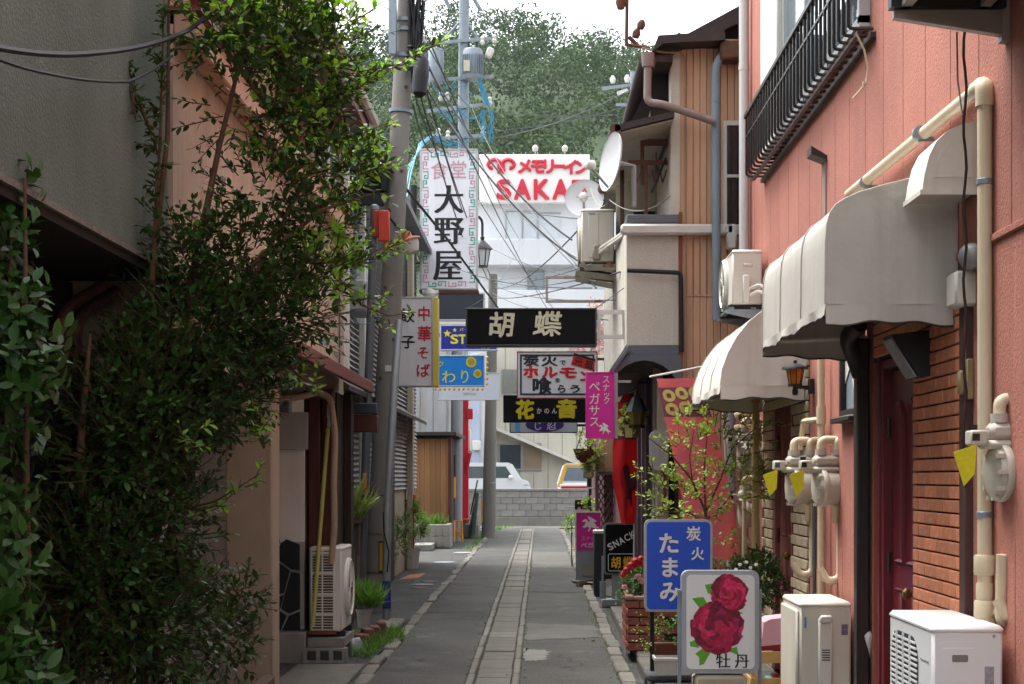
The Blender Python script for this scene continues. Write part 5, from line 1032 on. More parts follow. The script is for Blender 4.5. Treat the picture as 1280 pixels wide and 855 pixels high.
part(t, 'access_panel', MB().box(X(728,Z),X(742,Z),Z,Z+.012,H(720,Z),H(704,Z),.003), M('panel_tan', '#8c8578', .6, .1, 5, .1))
horse(t, 739, 655, 22, 20, Z, white_ink); txt(t, [('ス',729,673,6,6.5),('ナ',735,673,6,6.5),('ッ',741,673.5,5.5,6),('ク',747,673,5.5,6)], Z, M('ink_rose', '#cf9ab8', .6, .05, 20, 0)); txt(t, [('ペ',730,681.5,8,8),('ガ',738,681.5,8,8),('サ',746,681.5,8,8)], Z, white_ink, bold=.01)
multi('board_pile', 'broken grey boards lying under the magenta standing sign', 'boards', 'board', MB().obox((X(733,22.6),22.6,.05), (.42,.12,.03), (.1,.12,.2)).obox((X(740,22.4),22.5,.10), (.36,.1,.03), (.0,-.2,-.2)).obox((X(727,22.5),22.5,.03), (.12,.1,.06), (0,0,.4)), M('old_board', '#5b5348', .9, .2, 6, .3))
Z = 25.5
t = thing('flower_picture_board', 'small dark picture board with painted yellow flowers above the magenta stand sign', 'board', (X(727,Z), Z, H(638,Z)))
part(t, 'panel', MB().box(X(718.5,Z),X(736,Z),Z,Z+.03,H(637,Z),H(625,Z)), ink); part(t, 'frame', MB().box(X(718,Z),X(737,Z),Z-.01,Z+.03,H(640,Z),H(637,Z)), whitep)
for (u, v, r, c_) in ((723,629,1.6,yel),(727,629.5,1.5,yel),(724,636,2.2,pinkink),(729,634,1.8,redink)): part(t, 'painted_flower', MB().lathe([(r*Z/FPX,0),(r*.7*Z/FPX,.004)], (X(u,Z),Z-.001,H(v,Z)), (0,-1,0), 7), c_)
part(t, 'post', MB().box(X(728,Z),X(730,Z),Z+.03,Z+.06,0,H(637,Z)), black)
# ------------------------------------------------------------------ cloth banners
def cloth(u, Z, amp, nf, seed):
    """u: rows of (uL, uR, v) outline down the banner"""
    NX = 16; mb = MB(); vs = []; rows = []
    for (a, b) in zip(u[:-1], u[1:]):
        for i in range(8): rows.append(tuple(a[k]+(b[k]-a[k])*i/8 for k in range(3)))
    rows.append(u[-1])
    for j, (l, r_, v) in enumerate(rows):
        for i in range(NX+1):
            f = i/NX; y = Z + amp*math.sin(f*nf+seed+j*.05)*(.4+j/len(rows)) + .01*math.sin(j*.5+f*5)
            vs.append((X(l+(r_-l)*f,Z), y, H(v,Z)))
    mb.add(vs, [(j*(NX+1)+i, j*(NX+1)+i+1, (j+1)*(NX+1)+i+1, (j+1)*(NX+1)+i) for j in range(len(rows)-1) for i in range(NX)])
    def at(fu, fv):  # a point 4 mm in front of the cloth
        j = fv*(len(rows)-1); j0 = min(int(j), len(rows)-2); q = j-j0; l, r_, v = [rows[j0][k]*(1-q)+rows[j0+1][k]*q for k in range(3)]
        y = Z + amp*math.sin(fu*nf+seed+j*.05)*(.4+j/len(rows)) + .01*math.sin(j*.5+fu*5); return Vector((X(l+(r_-l)*fu,Z), y-.004, H(v,Z)))
    return mb, at
def patch(at, pts, mb=None, holes=None): 
    mb = mb or MB(); c = at(sum(p[0] for p in pts)/len(pts), sum(p[1] for p in pts)/len(pts)); return mb.add([at(*p) for p in pts] + [c], [(i,(i+1)%len(pts),len(pts)) for i in range(len(pts))])
def coin(at, cu, cv, ru, rv, mb):
    n = 20; o_ = [at(cu+ru*math.cos(2*math.pi*i/n), cv+rv*math.sin(2*math.pi*i/n)) for i in range(n)]; i_ = []
    for i in range(n):
        a = 2*math.pi*i/n; m_ = max(abs(math.cos(a)), abs(math.sin(a))); i_.append(at(cu+ru*.36*math.cos(a)/m_, cv+rv*.36*math.sin(a)/m_))
    mb.add(o_+i_, [(i,(i+1)%n,n+(i+1)%n,n+i) for i in range(n)])
Z = 12.9
t = thing('pink_banner', 'faded pink banner with six yellow coin rings hung from a slanted pole', 'banner', (X(872,Z), Z, H(704,Z)))
mb, at = cloth([(821,872,473),(830,890,520),(842,903,570),(856,918,640),(866,926,700)], Z, .03, 5, .4)
part(t, 'cloth', mb, M('faded_pink', '#bd5868', .85, .1, 2.5, .15, 40, streak=.2, dirt='#a06a6e', trans=.25), recalc=False)
b_ = MB(); pts = [(i/12, .055) for i in range(13)] + [(1-i/12, .262) for i in range(13)]
for i in range(12): b_.add([at(i/12,.06),at((i+1)/12,.06),at((i+1)/12,.255),at(i/12,.255)], [(0,1,2,3)])
part(t, 'plum_band', b_, M('plum_band', '#7a4450', .85, .1, 4, .1), recalc=False)
cm = MB(); at2 = lambda a, b: at(a, b) + Vector((0,-.004,0))
for cu, cv in ((.20,.115),(.50,.100),(.80,.10),(.20,.205),(.50,.195),(.80,.195)): coin(at2, cu, cv, .14, .042, cm)
part(t, 'coin_ring', cm, M('coin_yellow', '#c4b268', .85, .1, 4, .1), recalc=False)
part(t, 'pole', MB().tube([W(812,471,12.85),W(880,458,12.95)], .008, 8), whitep); part(t, 'mast', MB().tube([(X(912,12.95),12.95,0.0),(X(909,12.95),12.95,H(600,12.95)),(X(903,12.95),12.95,H(490,12.95)),(X(896,12.95),12.95,H(455,12.95))], .011, 8), whitep)
Z = 18.4
t = thing('red_banner', 'bright red banner with yellow rings and a dark rider figure hanging by the doorway', 'banner', (X(783,Z), Z, H(655,Z)))
mb, at = cloth([(780,790,492),(772,797,506),(766,797,560),(766,800,600),(774,795,640),(777,793,655)], Z, .05, 7, 1.0)
part(t, 'cloth', mb, M('bright_banner_red', '#c0151c', .8, .1, 3, .1, 40, trans=.2), recalc=False)
b_ = MB()
for i in range(12): b_.add([at(i/12,.14),at((i+1)/12,.14),at((i+1)/12,.36),at(i/12,.36)], [(0,1,2,3)])
part(t, 'brown_band', b_, M('brown_band', '#4f2620', .85, .1, 4, .1), recalc=False)
cm = MB(); at2 = lambda a, b: at(a, b) + Vector((0,-.004,0))
coin(at2, .55, .2, .28, .05, cm); coin(at2, .3, .30, .28, .045, cm); coin(at2, .85, .30, .14, .04, cm); part(t, 'coin_ring', cm, M('coin_yellow', '#c4b268'), recalc=False)
rider = [(.1,.74),(.3,.66),(.28,.56),(.42,.51),(.5,.50),(.64,.52),(.66,.58),(.8,.56),(.92,.62),(.84,.66),(.8,.64),(.74,.68),(.8,.76),(.74,.78),(.62,.72),(.5,.72),(.44,.78),(.2,.84),(.28,.77)]
part(t, 'printed_rider', patch(at, rider), M('rider_purple', '#5b2233', .85, .1, 4, .1), recalc=False)
part(t, 'mast', MB().tube([(X(792,18.5),18.5,0),(X(794,18.5),18.5,H(490,18.5))], .011, 8), whitep); part(t, 'pole', MB().tube([W(775,496,18.45),W(800,486,18.45)], .008, 6), whitep)
# ------------------------------------------------------------------ air conditioners
acw = M('ac_white', '#c8c5bb', .45, .04, 2, .03, streak=.14, dirt='#918a7b'); acb = M('ac_beige', '#c3beb0', .5, .05, 2, .03, streak=.25, dirt='#7e7566'); acd = M('ac_dark', '#1f2021', .6, .2, 6, .05); acl = M('ac_label', '#8e8c90', .5, .3, 60, 0)
def ac(label, x0, x1, y0, y1, z0, z1, side, mat, fan='round', group='air conditioner units'):
    """side -1: the fan faces the alley towards -X, +1: towards +X; the narrow end faces the camera"""
    t = thing('air_conditioner', label, 'air conditioner', ((x0+x1)/2, (y0+y1)/2, z0), group); h = z1-z0; L_ = y1-y0; xf = x0 if side < 0 else x1; s = side
    part(t, 'body', MB().box(x0,x1,y0,y1,z0+.02,z1-.02,.012), mat); part(t, 'lid', MB().box(x0-.004,x1+.004,y0-.004,y1+.004,z1-.035,z1,.014), mat)
    for yy in (y0+.1, y1-.1): part(t, 'foot', MB().box(x0-.02,x1+.02,yy-.03,yy+.03,z0-.03,z0+.02), black)
    cy = y0 + L_*.60; cz = z0 + h*.5; r = min(h, L_*.8)*.42
    if fan == 'round':
        part(t, 'fan_ring', MB().lathe([(r*1.08,.0),(r*1.08,.02),(r*1.0,.035),(r*.94,.02),(r*.94,.004)], (xf,cy,cz), (s,0,0), 36), mat)
        part(t, 'fan_recess', MB().lathe([(r*.93,.001),(r*.93,.003)], (xf,cy,cz), (s,0,0), 36), acd)
        g = MB()
        for i in range(7): g.lathe([(r*(.15+.125*i),.018),(r*(.15+.125*i)+.006,.022)], (xf,cy,cz), (s,0,0), 30)
        for i in range(16):
            a = 2*math.pi*i/16; g.tube([(xf+s*.022,cy+r*.12*math.cos(a),cz+r*.12*math.sin(a)),(xf+s*.022,cy+r*.95*math.cos(a),cz+r*.95*math.sin(a))], .004, 4)
        for i in range(3):
            a = 2*math.pi*i/3
        part(t, 'fan_guard', g, mat); part(t, 'fan_hub', MB().lathe([(r*.16,.0),(r*.16,.026),(r*.1,.03)], (xf,cy,cz), (s,0,0), 16), mat)
    elif fan == 'slat':
        ya, yb, za, zb = y0+L_*.30, y1-.05, z0+.05, z1-.07
        part(t, 'fan_recess', MB().prism(rrect(ya,yb,za,zb,.10), (xf+s*.001,0,0), (0,1,0), (0,0,1), (s*.003,0,0)), acd)
        g = MB(); n = int((zb-za)/.0215)
        for i in range(n):
            z = za + .01 + i*.0215; e = 0
            if z < za+.1: e = .1 - math.sqrt(max(.01-(za+.1-z)**2,0))
            if z > zb-.1: e = .1 - math.sqrt(max(.01-(z-zb+.1)**2,0))
            g.box(xf+s*.003, xf+s*.009, ya+e, yb-e, z, z+.0085)
        part(t, 'grille', g, mat)
        for i in range(1,4): part(t, 'grille_rib', MB().box(xf+s*.004,xf+s*.012,ya+(yb-ya)*i/4-.004,ya+(yb-ya)*i/4+.004,za,zb), mat)
        for i in range(4): part(t, 'groove', MB().box(xf-s*.002,xf+s*.002,y0+.05,ya-.04,z0+h*(.2+.18*i),z0+h*(.2+.18*i)+.006), acl)
    return t
t = ac('newest white air conditioner at the bottom right corner with a slatted front', 1.49, 1.76, 6.07, 6.80, .42, .985, -1, M('ac_clean', '#d2d3d2', .4, .03, 2, .02, streak=.06), 'slat')
y = 6.07
part(t, 'side_cover', MB().prism(rrect(1.53,1.655,.46,.90,.012), (0,y-.006,0), (1,0,0), (0,0,1), (0,.008,0)), M('ac_clean', '#d2d3d2')); part(t, 'side_moulding', MB().prism(rrect(1.515,1.67,.45,.925,.02), (0,y-.002,0), (1,0,0), (0,0,1), (0,.004,0)), M('ac_clean', '#d2d3d2'))
part(t, 'handle_recess', MB().prism(rrect(1.565,1.625,.848,.875,.005), (0,y-.0085,0), (1,0,0), (0,0,1), (0,.004,0)), M('recess_grey', '#77756f', .6, .1, 5, 0)); part(t, 'rating_label', MB().box(1.69,1.725,y-.002,y+.001,.62,.83), acl)
part(t, 'screw', MB().lathe([(.006,0),(.005,.004)], (1.725,y,.945), (0,-1,0), 8).lathe([(.006,0),(.005,.004)], (1.502,y,.70), (0,-1,0), 8), greym)
t = ac('old off white air conditioner beside the crimson door with a pipe cover', 1.465, 1.755, 9.0, 9.62, .12, .845, -1, acb, None); y = 9.0
part(t, 'pipe_cover', MB().box(1.565,1.645,y-.035,y,.20,.76,.01), acw); part(t, 'pipe_cover', MB().box(1.55,1.65,y-.05,y,.12,.36,.012), acw); part(t, 'handle', MB().box(1.57,1.64,y-.055,y-.033,.73,.775,.01), acw)
part(t, 'rating_label', MB().box(1.70,1.735,y-.002,y+.001,.66,.72), M('label_violet', '#6d6277', .5, .3, 60, 0)); part(t, 'energy_sticker', MB().box(1.492,1.503,y-.002,y+.001,.70,.76), M('sticker_blue', '#3f7fb0', .5, .2, 40, 0)); part(t, 'front_cover', MB().box(1.445,1.465,y+.01,y+.58,.16,.80,.02), acb)
for i in range(5): part(t, 'vent_slit', MB().box(1.585,1.63,y-.037,y-.034,.52+.014*i,.526+.014*i), acd)
part(t, 'pipe', MB().bend([(1.65,8.97,.30),(1.76,8.93,.27),(1.78,8.75,.42),(1.785,8.72,.60)], .022, .06, 8), acw); part(t, 'wall_cap', MB().obox((1.785,8.70,.64), (.05,.09,.16), (.3,0,0), .02), acw)
# the rusty one on the left
t = ac('rusty white air conditioner on hollow blocks at the left kerb', -1.925, -1.655, 13.4, 14.1, .235, .96, 1, acw, group='air conditioner units'); y = 13.4
part(t, 'coil', MB().box(-1.905,-1.72,y-.003,y+.002,.27,.93), M('coil_brown', '#4b403c', .7, .2, 3, .2, stretch=(1,1,90)))
g = MB()
for x in (-1.905,-1.815,-1.72): g.box(x-.006,x+.006,y-.012,y-.003,.26,.94)
for i in range(30):
    z = .27+.0228*i; g.box(-1.905,-1.72,y-.01,y-.004,z,z+.006)
for z in (.555,.735,.9,.39): g.box(-1.905,-1.72,y-.013,y-.003,z,z+.022)
part(t, 'coil_guard', g, acw); part(t, 'rusted_base', MB().box(-1.928,-1.70,y-.016,y+.02,.232,.262), M('rust_strong', '#7a3f1d', .9, .3, 12, .4, rust=.4)); part(t, 'lid_rust', MB().box(-1.85,-1.74,13.45,13.95,.9605,.9625), M('rust_stain', '#8f5c36', .8, .3, 8, .2))
cbk = thing('hollow_block', 'grey hollow concrete block carrying the rusty air conditioner', 'concrete block', (-1.79, 13.45, 0), 'blocks under the rusty air conditioner')
hb_ = MB(); x0, x1, y0, y1 = -1.965, -1.605, 13.3, 13.45
hb_.box(x0,x1,y0,y1,0,.022).box(x0,x1,y0,y1,.10,.122)
for i in range(4): hb_.box(x0+i*(x1-x0-.035)/3, x0+i*(x1-x0-.035)/3+.035, y0, y1, .022, .10)
part(cbk, 'shell', hb_, conc); part(cbk, 'core_backing', MB().box(x0+.02,x1-.02,y1-.02,y1+.15,.02,.10), conc)  # plain concrete box closes the block's openings from behind
solo('concrete_block', 'flat grey concrete block directly under the rusty air conditioner', 'concrete block', MB().box(-1.94,-1.63,13.38,14.1,.123,.205,.006), conc, 'blocks under the rusty air conditioner')
# units on brackets
def bracket(lb, x0, x1, y0, y1, z, mat, group=None):
    t = thing('wall_bracket', lb, 'bracket', ((x0+x1)/2, (y0+y1)/2, z-.1), group)
    for yy in (y0, y1):
        part(t, 'arm', MB().prism([(x0,z),(x0,z-.03),(x1,z-.10),(x1,z)], (0,yy-.02,0), (1,0,0), (0,0,1), (0,.04,0)), mat); part(t, 'upright', MB().box(x1-.03,x1,yy-.03,yy+.03,z-.12,z+.25), mat)
    part(t, 'cross_rail', MB().box(x0+.02,x0+.06,y0,y1,z,z+.02).box(x1-.12,x1-.08,y0,y1,z,z+.02), mat); return t
t = ac('white air conditioner with round fan mounted high on the pink wall', 1.52, 1.755, 12.6, 13.35, H(388,12.9), H(312,12.6), -1, acw); y = 12.6
part(t, 'valve_cover', MB().box(1.60,1.66,y-.03,y,2.92,3.14,.01), acw); part(t, 'handle', MB().box(1.605,1.68,y-.012,y,3.21,3.23,.004), acw)
for i in range(2): part(t, 'hose', MB().bend([(1.66,y-.02,2.98+.05*i),(1.73,y-.08,3.01+.05*i),(1.785,y-.12,2.94+.05*i),(1.79,y-.2,2.80)], .014, .04, 7), acw)
bracket('grey bracket holding the round fanned air conditioner on the pink wall', 1.48, 1.795, 12.65, 13.3, H(391,12.9)-.0, steel)
t = ac('beige air conditioner on a rusty bracket beside the satellite dishes', .43, .78-.02, 16.2, 16.95, H(330,16.2), H(261,16.2), -1, acb); y = 16.2
part(t, 'side_cover', MB().box(.50,.60,y-.006,y,H(322,16.2),H(266,16.2),.004), acb); part(t, 'valve_cover', MB().box(.54,.62,y-.05,y,H(326,16.2),H(306,16.2),.015), M('cover_brown', '#8a8172', .5, .1, 5, .05)); part(t, 'rating_label', MB().box(.50,.57,y-.008,y,H(268.5,16.2),H(266,16.2)), acl)
for i in range(2): part(t, 'pipe', MB().bend([(.60,y-.03,H(317-i*4,16.2)),(.70,y-.06,H(309-i*4,16.2)),(.80,14.6,H(300-i*3,15))], .022, .05, 8), acw)
bk_ = bracket('first mossy bracket arm set under the beige air conditioner', .40, .80, 16.15, 16.9, H(331,16.2), M('mossy_metal', '#7c7767', .8, .2, 6, .3, rust=.2))
multi('spare_bracket', 'stack of spare mossy bracket rails hanging below the beige unit', 'bracket', 'rail', MB().obox((.56,16.0,H(345,16)), (.40,.06,.06), (0,.12,0)).obox((.55,16.0,H(353,16)), (.38,.06,.05), (0,.2,0)).obox((.6,15.9,H(338,16)), (.3,.03,.03), (0,.0,0)), M('mossy_metal', '#7c7767'))
multi('sign_rack', 'empty rusty white sign frame standing out above the black sign', 'frame', 'frame_bar', MB().box(X(682,16),X(755,16),16,16.04,H(348,16),H(345,16)).box(X(682,16),X(757,16),16,16.04,H(378,16),H(375,16)).box(X(682,16),X(685,16),16,16.04,H(375,16),H(348,16)), M('rusty_white', '#9c958a', .7, .15, 6, .2, rust=.25))
t = ac('air conditioner cut off by the top right corner of the view', 1.36, 1.76, 5.0, 6.22, 3.37, 3.95, -1, acw)
bracket('big steel wall bracket at the top right corner', 1.36, 1.80, 5.3, 6.15, 3.34, M('bracket_bronze', '#8f8880', .5, .1, 5, .05, metal=.1))
# small unit by the red post
t = thing('air_conditioner', 'distant boxy condenser with a dark louvre by the bright red post', 'air conditioner', (X(582,44), 44, H(567,44)), 'air conditioner units')
part(t, 'body', MB().box(X(576,44),X(588,44),44,44.7,H(564,44),H(536,44),.02), acw); g = MB()
for i in range(12): g.box(X(578,44),X(584,44),43.97,44,H(562-i*2.1,44),H(561-i*2.1,44))
part(t, 'louvre', g, acd); part(t, 'bracket', MB().box(X(575,44),X(589,44),43.95,44.7,H(567,44),H(564.5,44)), rustm)
# ------------------------------------------------------------------ gas meters and pipes
pvc = M('cream_pvc', '#c6b89c', .45, .06, 3, .03, streak=.2, dirt='#8f7c5e'); gm = M('meter_grey', '#b3ada0', .5, .05, 4, .04, streak=.15, dirt='#837a6a'); tag_ = M('tag_yellow', '#c6c01e', .6, .12, 60, 0); pipeg = M('pipe_grey', '#7f8488', .5, .08, 4, .04)
def meter(label, x, y, z, s, tag=True, low=.45):
    """x,y,z: middle of the meter; s: overall height"""
    t = thing('gas_meter', label, 'gas meter', (x, y, z-s*.5), 'gas meters on the pink wall'); k = s
    part(t, 'head', MB().box(x-.34*k,x+.36*k,y-.14*k,y+.2*k,z+.06*k,z+.16*k,.04*k).box(x-.26*k,x+.30*k,y-.12*k,y+.18*k,z+.16*k,z+.36*k,.06*k), gm)
    part(t, 'counter', MB().box(x-.50*k,x-.30*k,y-.2*k,y+.06*k,z+.1*k,z+.27*k,.02*k), gm); part(t, 'counter_window', MB().box(x-.485*k,x-.40*k,y-.206*k,y-.198*k,z+.15*k,z+.23*k), glassd); part(t, 'knob', MB().lathe([(.05*k,0),(.05*k,.06*k)], (x-.44*k,y-.07*k,z+.27*k), (0,0,1), 10), black)
    ch = part(t, 'chamber', MB().lathe([(.20*k,-.26*k),(.27*k,-.24*k),(.30*k,-.16*k),(.30*k,.20*k),(.27*k,.28*k),(.2*k,.30*k)], (x+.03*k,y+.03*k,z-.20*k), (1,.15,0), 22), gm)
    part(ch, 'flange', MB().lathe([(.33*k,-.19*k),(.34*k,-.17*k),(.34*k,-.12*k),(.33*k,-.10*k)], (x+.03*k,y+.03*k,z-.20*k), (1,.15,0), 22), gm)
    for i in range(10):
        a = 2*math.pi*i/10; part(ch, 'bolt', MB().obox((x-.17*k,y+.03*k+.31*k*math.cos(a),z-.20*k+.31*k*math.sin(a)), (.12*k,.05*k,.05*k)), gm)
    for dx, out in ((-.12,.0),(.16,.36)):
        part(t, 'union_pipe', MB().bend([(x+dx*k,y,z+.34*k),(x+dx*k,y,z+.62*k),(x+(dx+.28)*k,y+.06*k,z+.62*k),(x+(dx+.30)*k,y+.06*k,z+.44*k if out else z+.50*k)], .075*k, .09*k, 10), pvc); part(t, 'collar', MB().lathe([(.105*k,0),(.105*k,.10*k)], (x+dx*k,y,z+.36*k), n=12), gm)
    if tag:
        part(t, 'warning_tag', MB().prism([(0,.0),(.26,.09),(.24,-.24),(.12,-.38)], (x-.70*k,y-.21*k,z+.02*k), (k,0,0), (0,0,k), (0,.004,0)), tag_)
    # pipe loop beneath
    part(t, 'outlet_pipe', MB().bend([(x+.22*k,y+.03*k,z-.45*k),(x+.22*k,y+.03*k,z-low*1.0),(x-.0*k,y+.05*k,z-low*1.0-.02),(x-.12*k,y+.1*k,z-low*.9)], .07*k, .06, 10), pvc)
    part(t, 'valve', MB().lathe([(.11*k,-.12*k),(.13*k,-.05*k),(.13*k,.08*k),(.1*k,.14*k)], (x+.22*k,y+.03*k,z-.60*k), n=12).obox((x+.10*k,y-.1*k,z-.66*k), (.09*k,.06*k,.3*k), (0,0,0), .02*k), pvc); return t
meter('largest grey gas meter at the right edge of the view', X(1263,6.15), 6.15, H(568,6.15), .34, True, .62)
meter('grey gas meter with a yellow tag, the one nearer the beige bricks', X(1001,10.2), 10.2, H(595,10.2), .36, True, .62)
meter('grey gas meter with a yellow tag, the one nearer the crimson door', X(1035,9.65), 9.65, H(595,9.65), .35, True, .62)
meter('upper far gas meter half hidden behind the pink banner', X(936,13.0), 13.0, H(560,13.0), .36, False, .3)
meter('lower far gas meter standing behind the leafy sapling', X(937,13.2), 13.2, H(632,13.2), .36, False, .3)
pp = thing('gas_pipe', 'long cream pipe running along the pink wall then down at right', 'pipe', (1.72, 6.4, 0))
xv = X(1231,6.35)
part(pp, 'pipe', MB().bend([(xv,6.35,0.0),(xv,6.35,3.11),(1.735,8.95,3.13)], .029, .05, 14), pvc)
for (z0, z1, r) in ((.99,1.06,.042),(1.06,1.13,.034),(1.16,1.24,.043),(.80,.99,.042),(.72,.80,.036)): part(pp, 'coupling', MB().lathe([(r*.9,z0),(r,z0+.008),(r,z1-.008),(r*.9,z1)], (xv,6.35,0), n=18), pvc)
part(pp, 'elbow', MB().bend([(xv,6.35,3.02),(xv,6.35,3.11),(xv+.0,6.46,3.112)], .036, .05, 14), pvc)
part(pp, 'branch_pipe', MB().bend([(xv+.03,6.33,1.02),(xv+.13,6.28,.985),(1.79,6.2,.985),(1.79,6.18,1.25)], .024, .035, 12), pvc)
for z in (1.40, 2.72): part(pp, 'wall_clip', MB().lathe([(.032,z-.012),(.034,z-.01),(.034,z+.01),(.032,z+.012)], (xv,6.35,0), n=14).box(xv,1.80,6.34,6.36,z-.008,z+.008), steel)
for y in (7.3,8.5): part(pp, 'wall_clip', MB().lathe([(.033,-.015),(.033,.015)], (1.735+.0*(y),y,3.118), (0,1,0), 14).obox((1.77,y,3.09), (.08,.02,.02)), steel)
solo('riser_pipe', 'cream riser pipe beside the two tagged gas meters', 'pipe', MB().bend([(1.745,9.9,.35),(1.745,9.9,H(555,9.9)),(1.745,9.9,2.3)], .022, .03, 10).lathe([(.03,H(530,9.9)),(.03,H(508,9.9))], (1.745,9.9,0), n=12).bend([(1.745,9.9,H(524,9.9)),(1.70,10.3,H(524,9.9)),(1.69,10.35,H(560,9.9))], .018, .03, 8), pvc)
solo('grey_pipe', 'slim grey pipe running down right of the tagged gas meters', 'pipe', MB().tube([(X(1052,9.6),9.6,.1),(X(1052,9.6),9.6,H(560,9.6))], .013, 8).box(X(1052,9.6),1.8,9.59,9.61,H(627,9.6),H(624,9.6)), pipeg)
solo('grey_pipe', 'slim grey pipe between the two tagged gas meters', 'pipe', MB().tube([(X(1018,10.1),10.1,.1),(X(1018,10.1),10.1,H(570,10.1))], .013, 8), M('pipe_grey_d', '#4f5558', .5, .08, 4, .04))
solo('riser_pipe', 'tan riser pipe at the left edge of the beige bricks', 'pipe', MB().tube([(1.72,12.72,.0),(1.72,12.72,2.2)], .032, 12).lathe([(.04,H(504,12.7)),(.04,H(500,12.7))], (1.72,12.72,0), n=12), M('pvc_tan', '#a58a66', .5, .06, 3, .03, streak=.2))
solo('riser_pipe', 'slim tan pipe left of the tan riser behind the sapling', 'pipe', MB().tube([(1.66,12.95,.0),(1.66,12.95,1.5)], .018, 10).bend([(1.60,13.1,1.95),(1.66,13.1,1.97),(1.74,13.1,1.97)], .02, .03, 8).bend([(1.60,13.1,2.05),(1.66,13.1,2.07),(1.74,13.1,2.07)], .02, .03, 8), pvc)
solo('drain_pipe', 'grey downpipe behind the top of the pink banner pole', 'pipe', MB().tube([(1.63,13.6,.0),(1.63,13.6,2.3)], .04, 12), pipeg)
solo('drain_pipe', 'tall white downpipe at the far corner of the pink building', 'downpipe', MB().tube([(X(930,13.6),13.6,H(314,13.6)),(X(930,13.6),13.6,6.2)], .042, 16).lathe([(.046,H(88,13.6)),(.046,H(82,13.6))], (X(930,13.6),13.6,0), n=14), M('pipe_white', '#bfc0bf', .5, .05, 2, .03, streak=.2))
solo('drain_pipe', 'faded blue downpipe with a crook on the timber wall', 'downpipe', MB().bend([(X(905,14.1),14.1,H(50,14.1)),(X(905,14.1),14.1,H(66,14.1)),(X(894,14.05),14.05,H(82,14.05)),(X(896,14.05),14.05,H(400,14.05))], .038, .08, 14).lathe([(.043,H(126,14)),(.043,H(122,14))], (X(894.5,14.05),14.05,0), n=14), M('pipe_blue', '#73828b', .6, .12, 3, .05, streak=.3, dirt='#8a8a80'))
solo('drain_pipe', 'brown crooked gutter pipe running across the timber wall to the blue one', 'downpipe', MB().bend([(X(810,14),14,H(70,14)),(X(809,14),14,H(128,14)),(X(828,13.95),13.95,H(130,13.95)),(X(893,13.98),13.98,H(152,13.98))], .034, .06, 14).lathe([(.05,H(84,14)),(.06,H(72,14)),(.06,H(67,14))], (X(810,14),14,0), n=14), M('pipe_rosebrown', '#80706a', .6, .12, 4, .06, streak=.3))
solo('gutter_pipe', 'first black pipe sloping along the upper eave of the timber building', 'downpipe', MB().tube([(X(806,14.3),14.3,H(75,14.3)),(X(786,15.4),15.4,H(150,15.4))], .06, 10).tube([(X(828,14.4),14.4,H(72,14.4)),(X(808,15.4),15.4,H(150,15.4))], .05, 10), M('pipe_grime', '#4b4542', .7, .2, 6, .1))
solo('pipe_duct', 'long white pipe duct running across the stucco and timber wall', 'duct', MB().box(X(776,14.1),X(918,14.1),14.1,14.18,H(293,14.1),H(279.5,14.1),.02).box(X(908,14.1),X(922,14.1),14.1,14.18,H(312,14.1),H(279.5,14.1),.02), M('duct_white', '#c6c4bd', .45, .03, 2, .02, streak=.12))
solo('drain_pipe', 'thin black pipe bent across the stucco then down the timber corner', 'pipe', MB().bend([(X(784,14.13),14.13,H(338,14.13)),(X(851,14.13),14.13,H(341,14.13)),(X(852,14.13),14.13,H(440,14.13))], .02, .04, 10), black)
solo('conduit', 'thin tan conduit running down the timber planks', 'conduit', MB().bend([(.90,14.0,H(60,14)),(1.1,14.05,H(64,14)),(X(856,14.14),14.14,H(66,14.14)),(X(857,14.14),14.14,H(300,14.14)),(X(857,14.14),14.14,1.6)], .009, .06, 6), M('conduit_tan', '#8d775d', .6, .1, 5, .05))
solo('roof_mast', 'rusty bracket mast with insulators on the eave of the timber building', 'mast', MB().tube([W(783,57,14.1),W(784,-8,14.1)], .018, 6).tube([W(783,56,14.1),W(812,60,14.05)], .016, 6).tube([W(786,46,14.1),W(797,57,14.1)], .02, 6).lathe([(.03,0),(.04,.04),(.02,.08)], W(800,36,14.1), (.3,0,1), 8).lathe([(.03,0),(.04,.04),(.02,.08)], W(794,47,14.1), (.3,0,1), 8).lathe([(.03,-.06),(.05,0),(.03,.06)], W(776,3,14.1), n=8), rustm)
solo('wall_wire', 'dark twisted wire hanging down past the small metal hood', 'wire', MB().tube([W(1206+2*math.sin(i*1.3), -10+i*20, 6.25) for i in range(32)], .006, 5), M('wire_brown', '#2b1d1c', .6, .1, 5, 0))
solo('wall_wire', 'thin wire hanging left of the dark twisted one at the top right', 'wire', MB().tube([W(1196,40,6.6),W(1197,100,6.6),W(1203,145,6.5)], .004, 5), M('wire_brown', '#2b1d1c'))
solo('loose_wire', 'frayed pale wire dangling from the near end of the guard rail', 'wire', MB().tube([W(1070,42,8.5),W(1080,62,8.5),W(1085,85,8.5),W(1082,105,8.5),W(1066,123,8.5)], .006, 5).obox(W(1082,104,8.5), (.03,.02,.015)), M('wire_pale', '#b3a68c', .6, .1, 5, 0))
solo('junction_box', 'white junction box on the wall right of the big awning', 'utility box', MB().box(X(1194,6.6),X(1224,6.6),6.6,6.75,H(382,6.6),H(338,6.6),.012), acw)
solo('sensor_lamp', 'round grey lamp fitting above the white junction box', 'lamp', MB().lathe([(.005,0),(.04,.01),(.055,.03),(.055,.06),(.04,.07)], W(1208,324,6.5), (.6,.6,.3), 14), greym)
solo('socket_box', 'old brown socket panel with a pale plug right of the red bricks', 'utility box', MB().box(1.77,1.80,6.62,6.74,H(500,6.7),H(450,6.7),.004).obox((1.755,6.66,H(478,6.66)), (.03,.04,.1), (0,0,0), .01), M('socket_tan', '#8d7f5d', .6, .2, 10, .1))
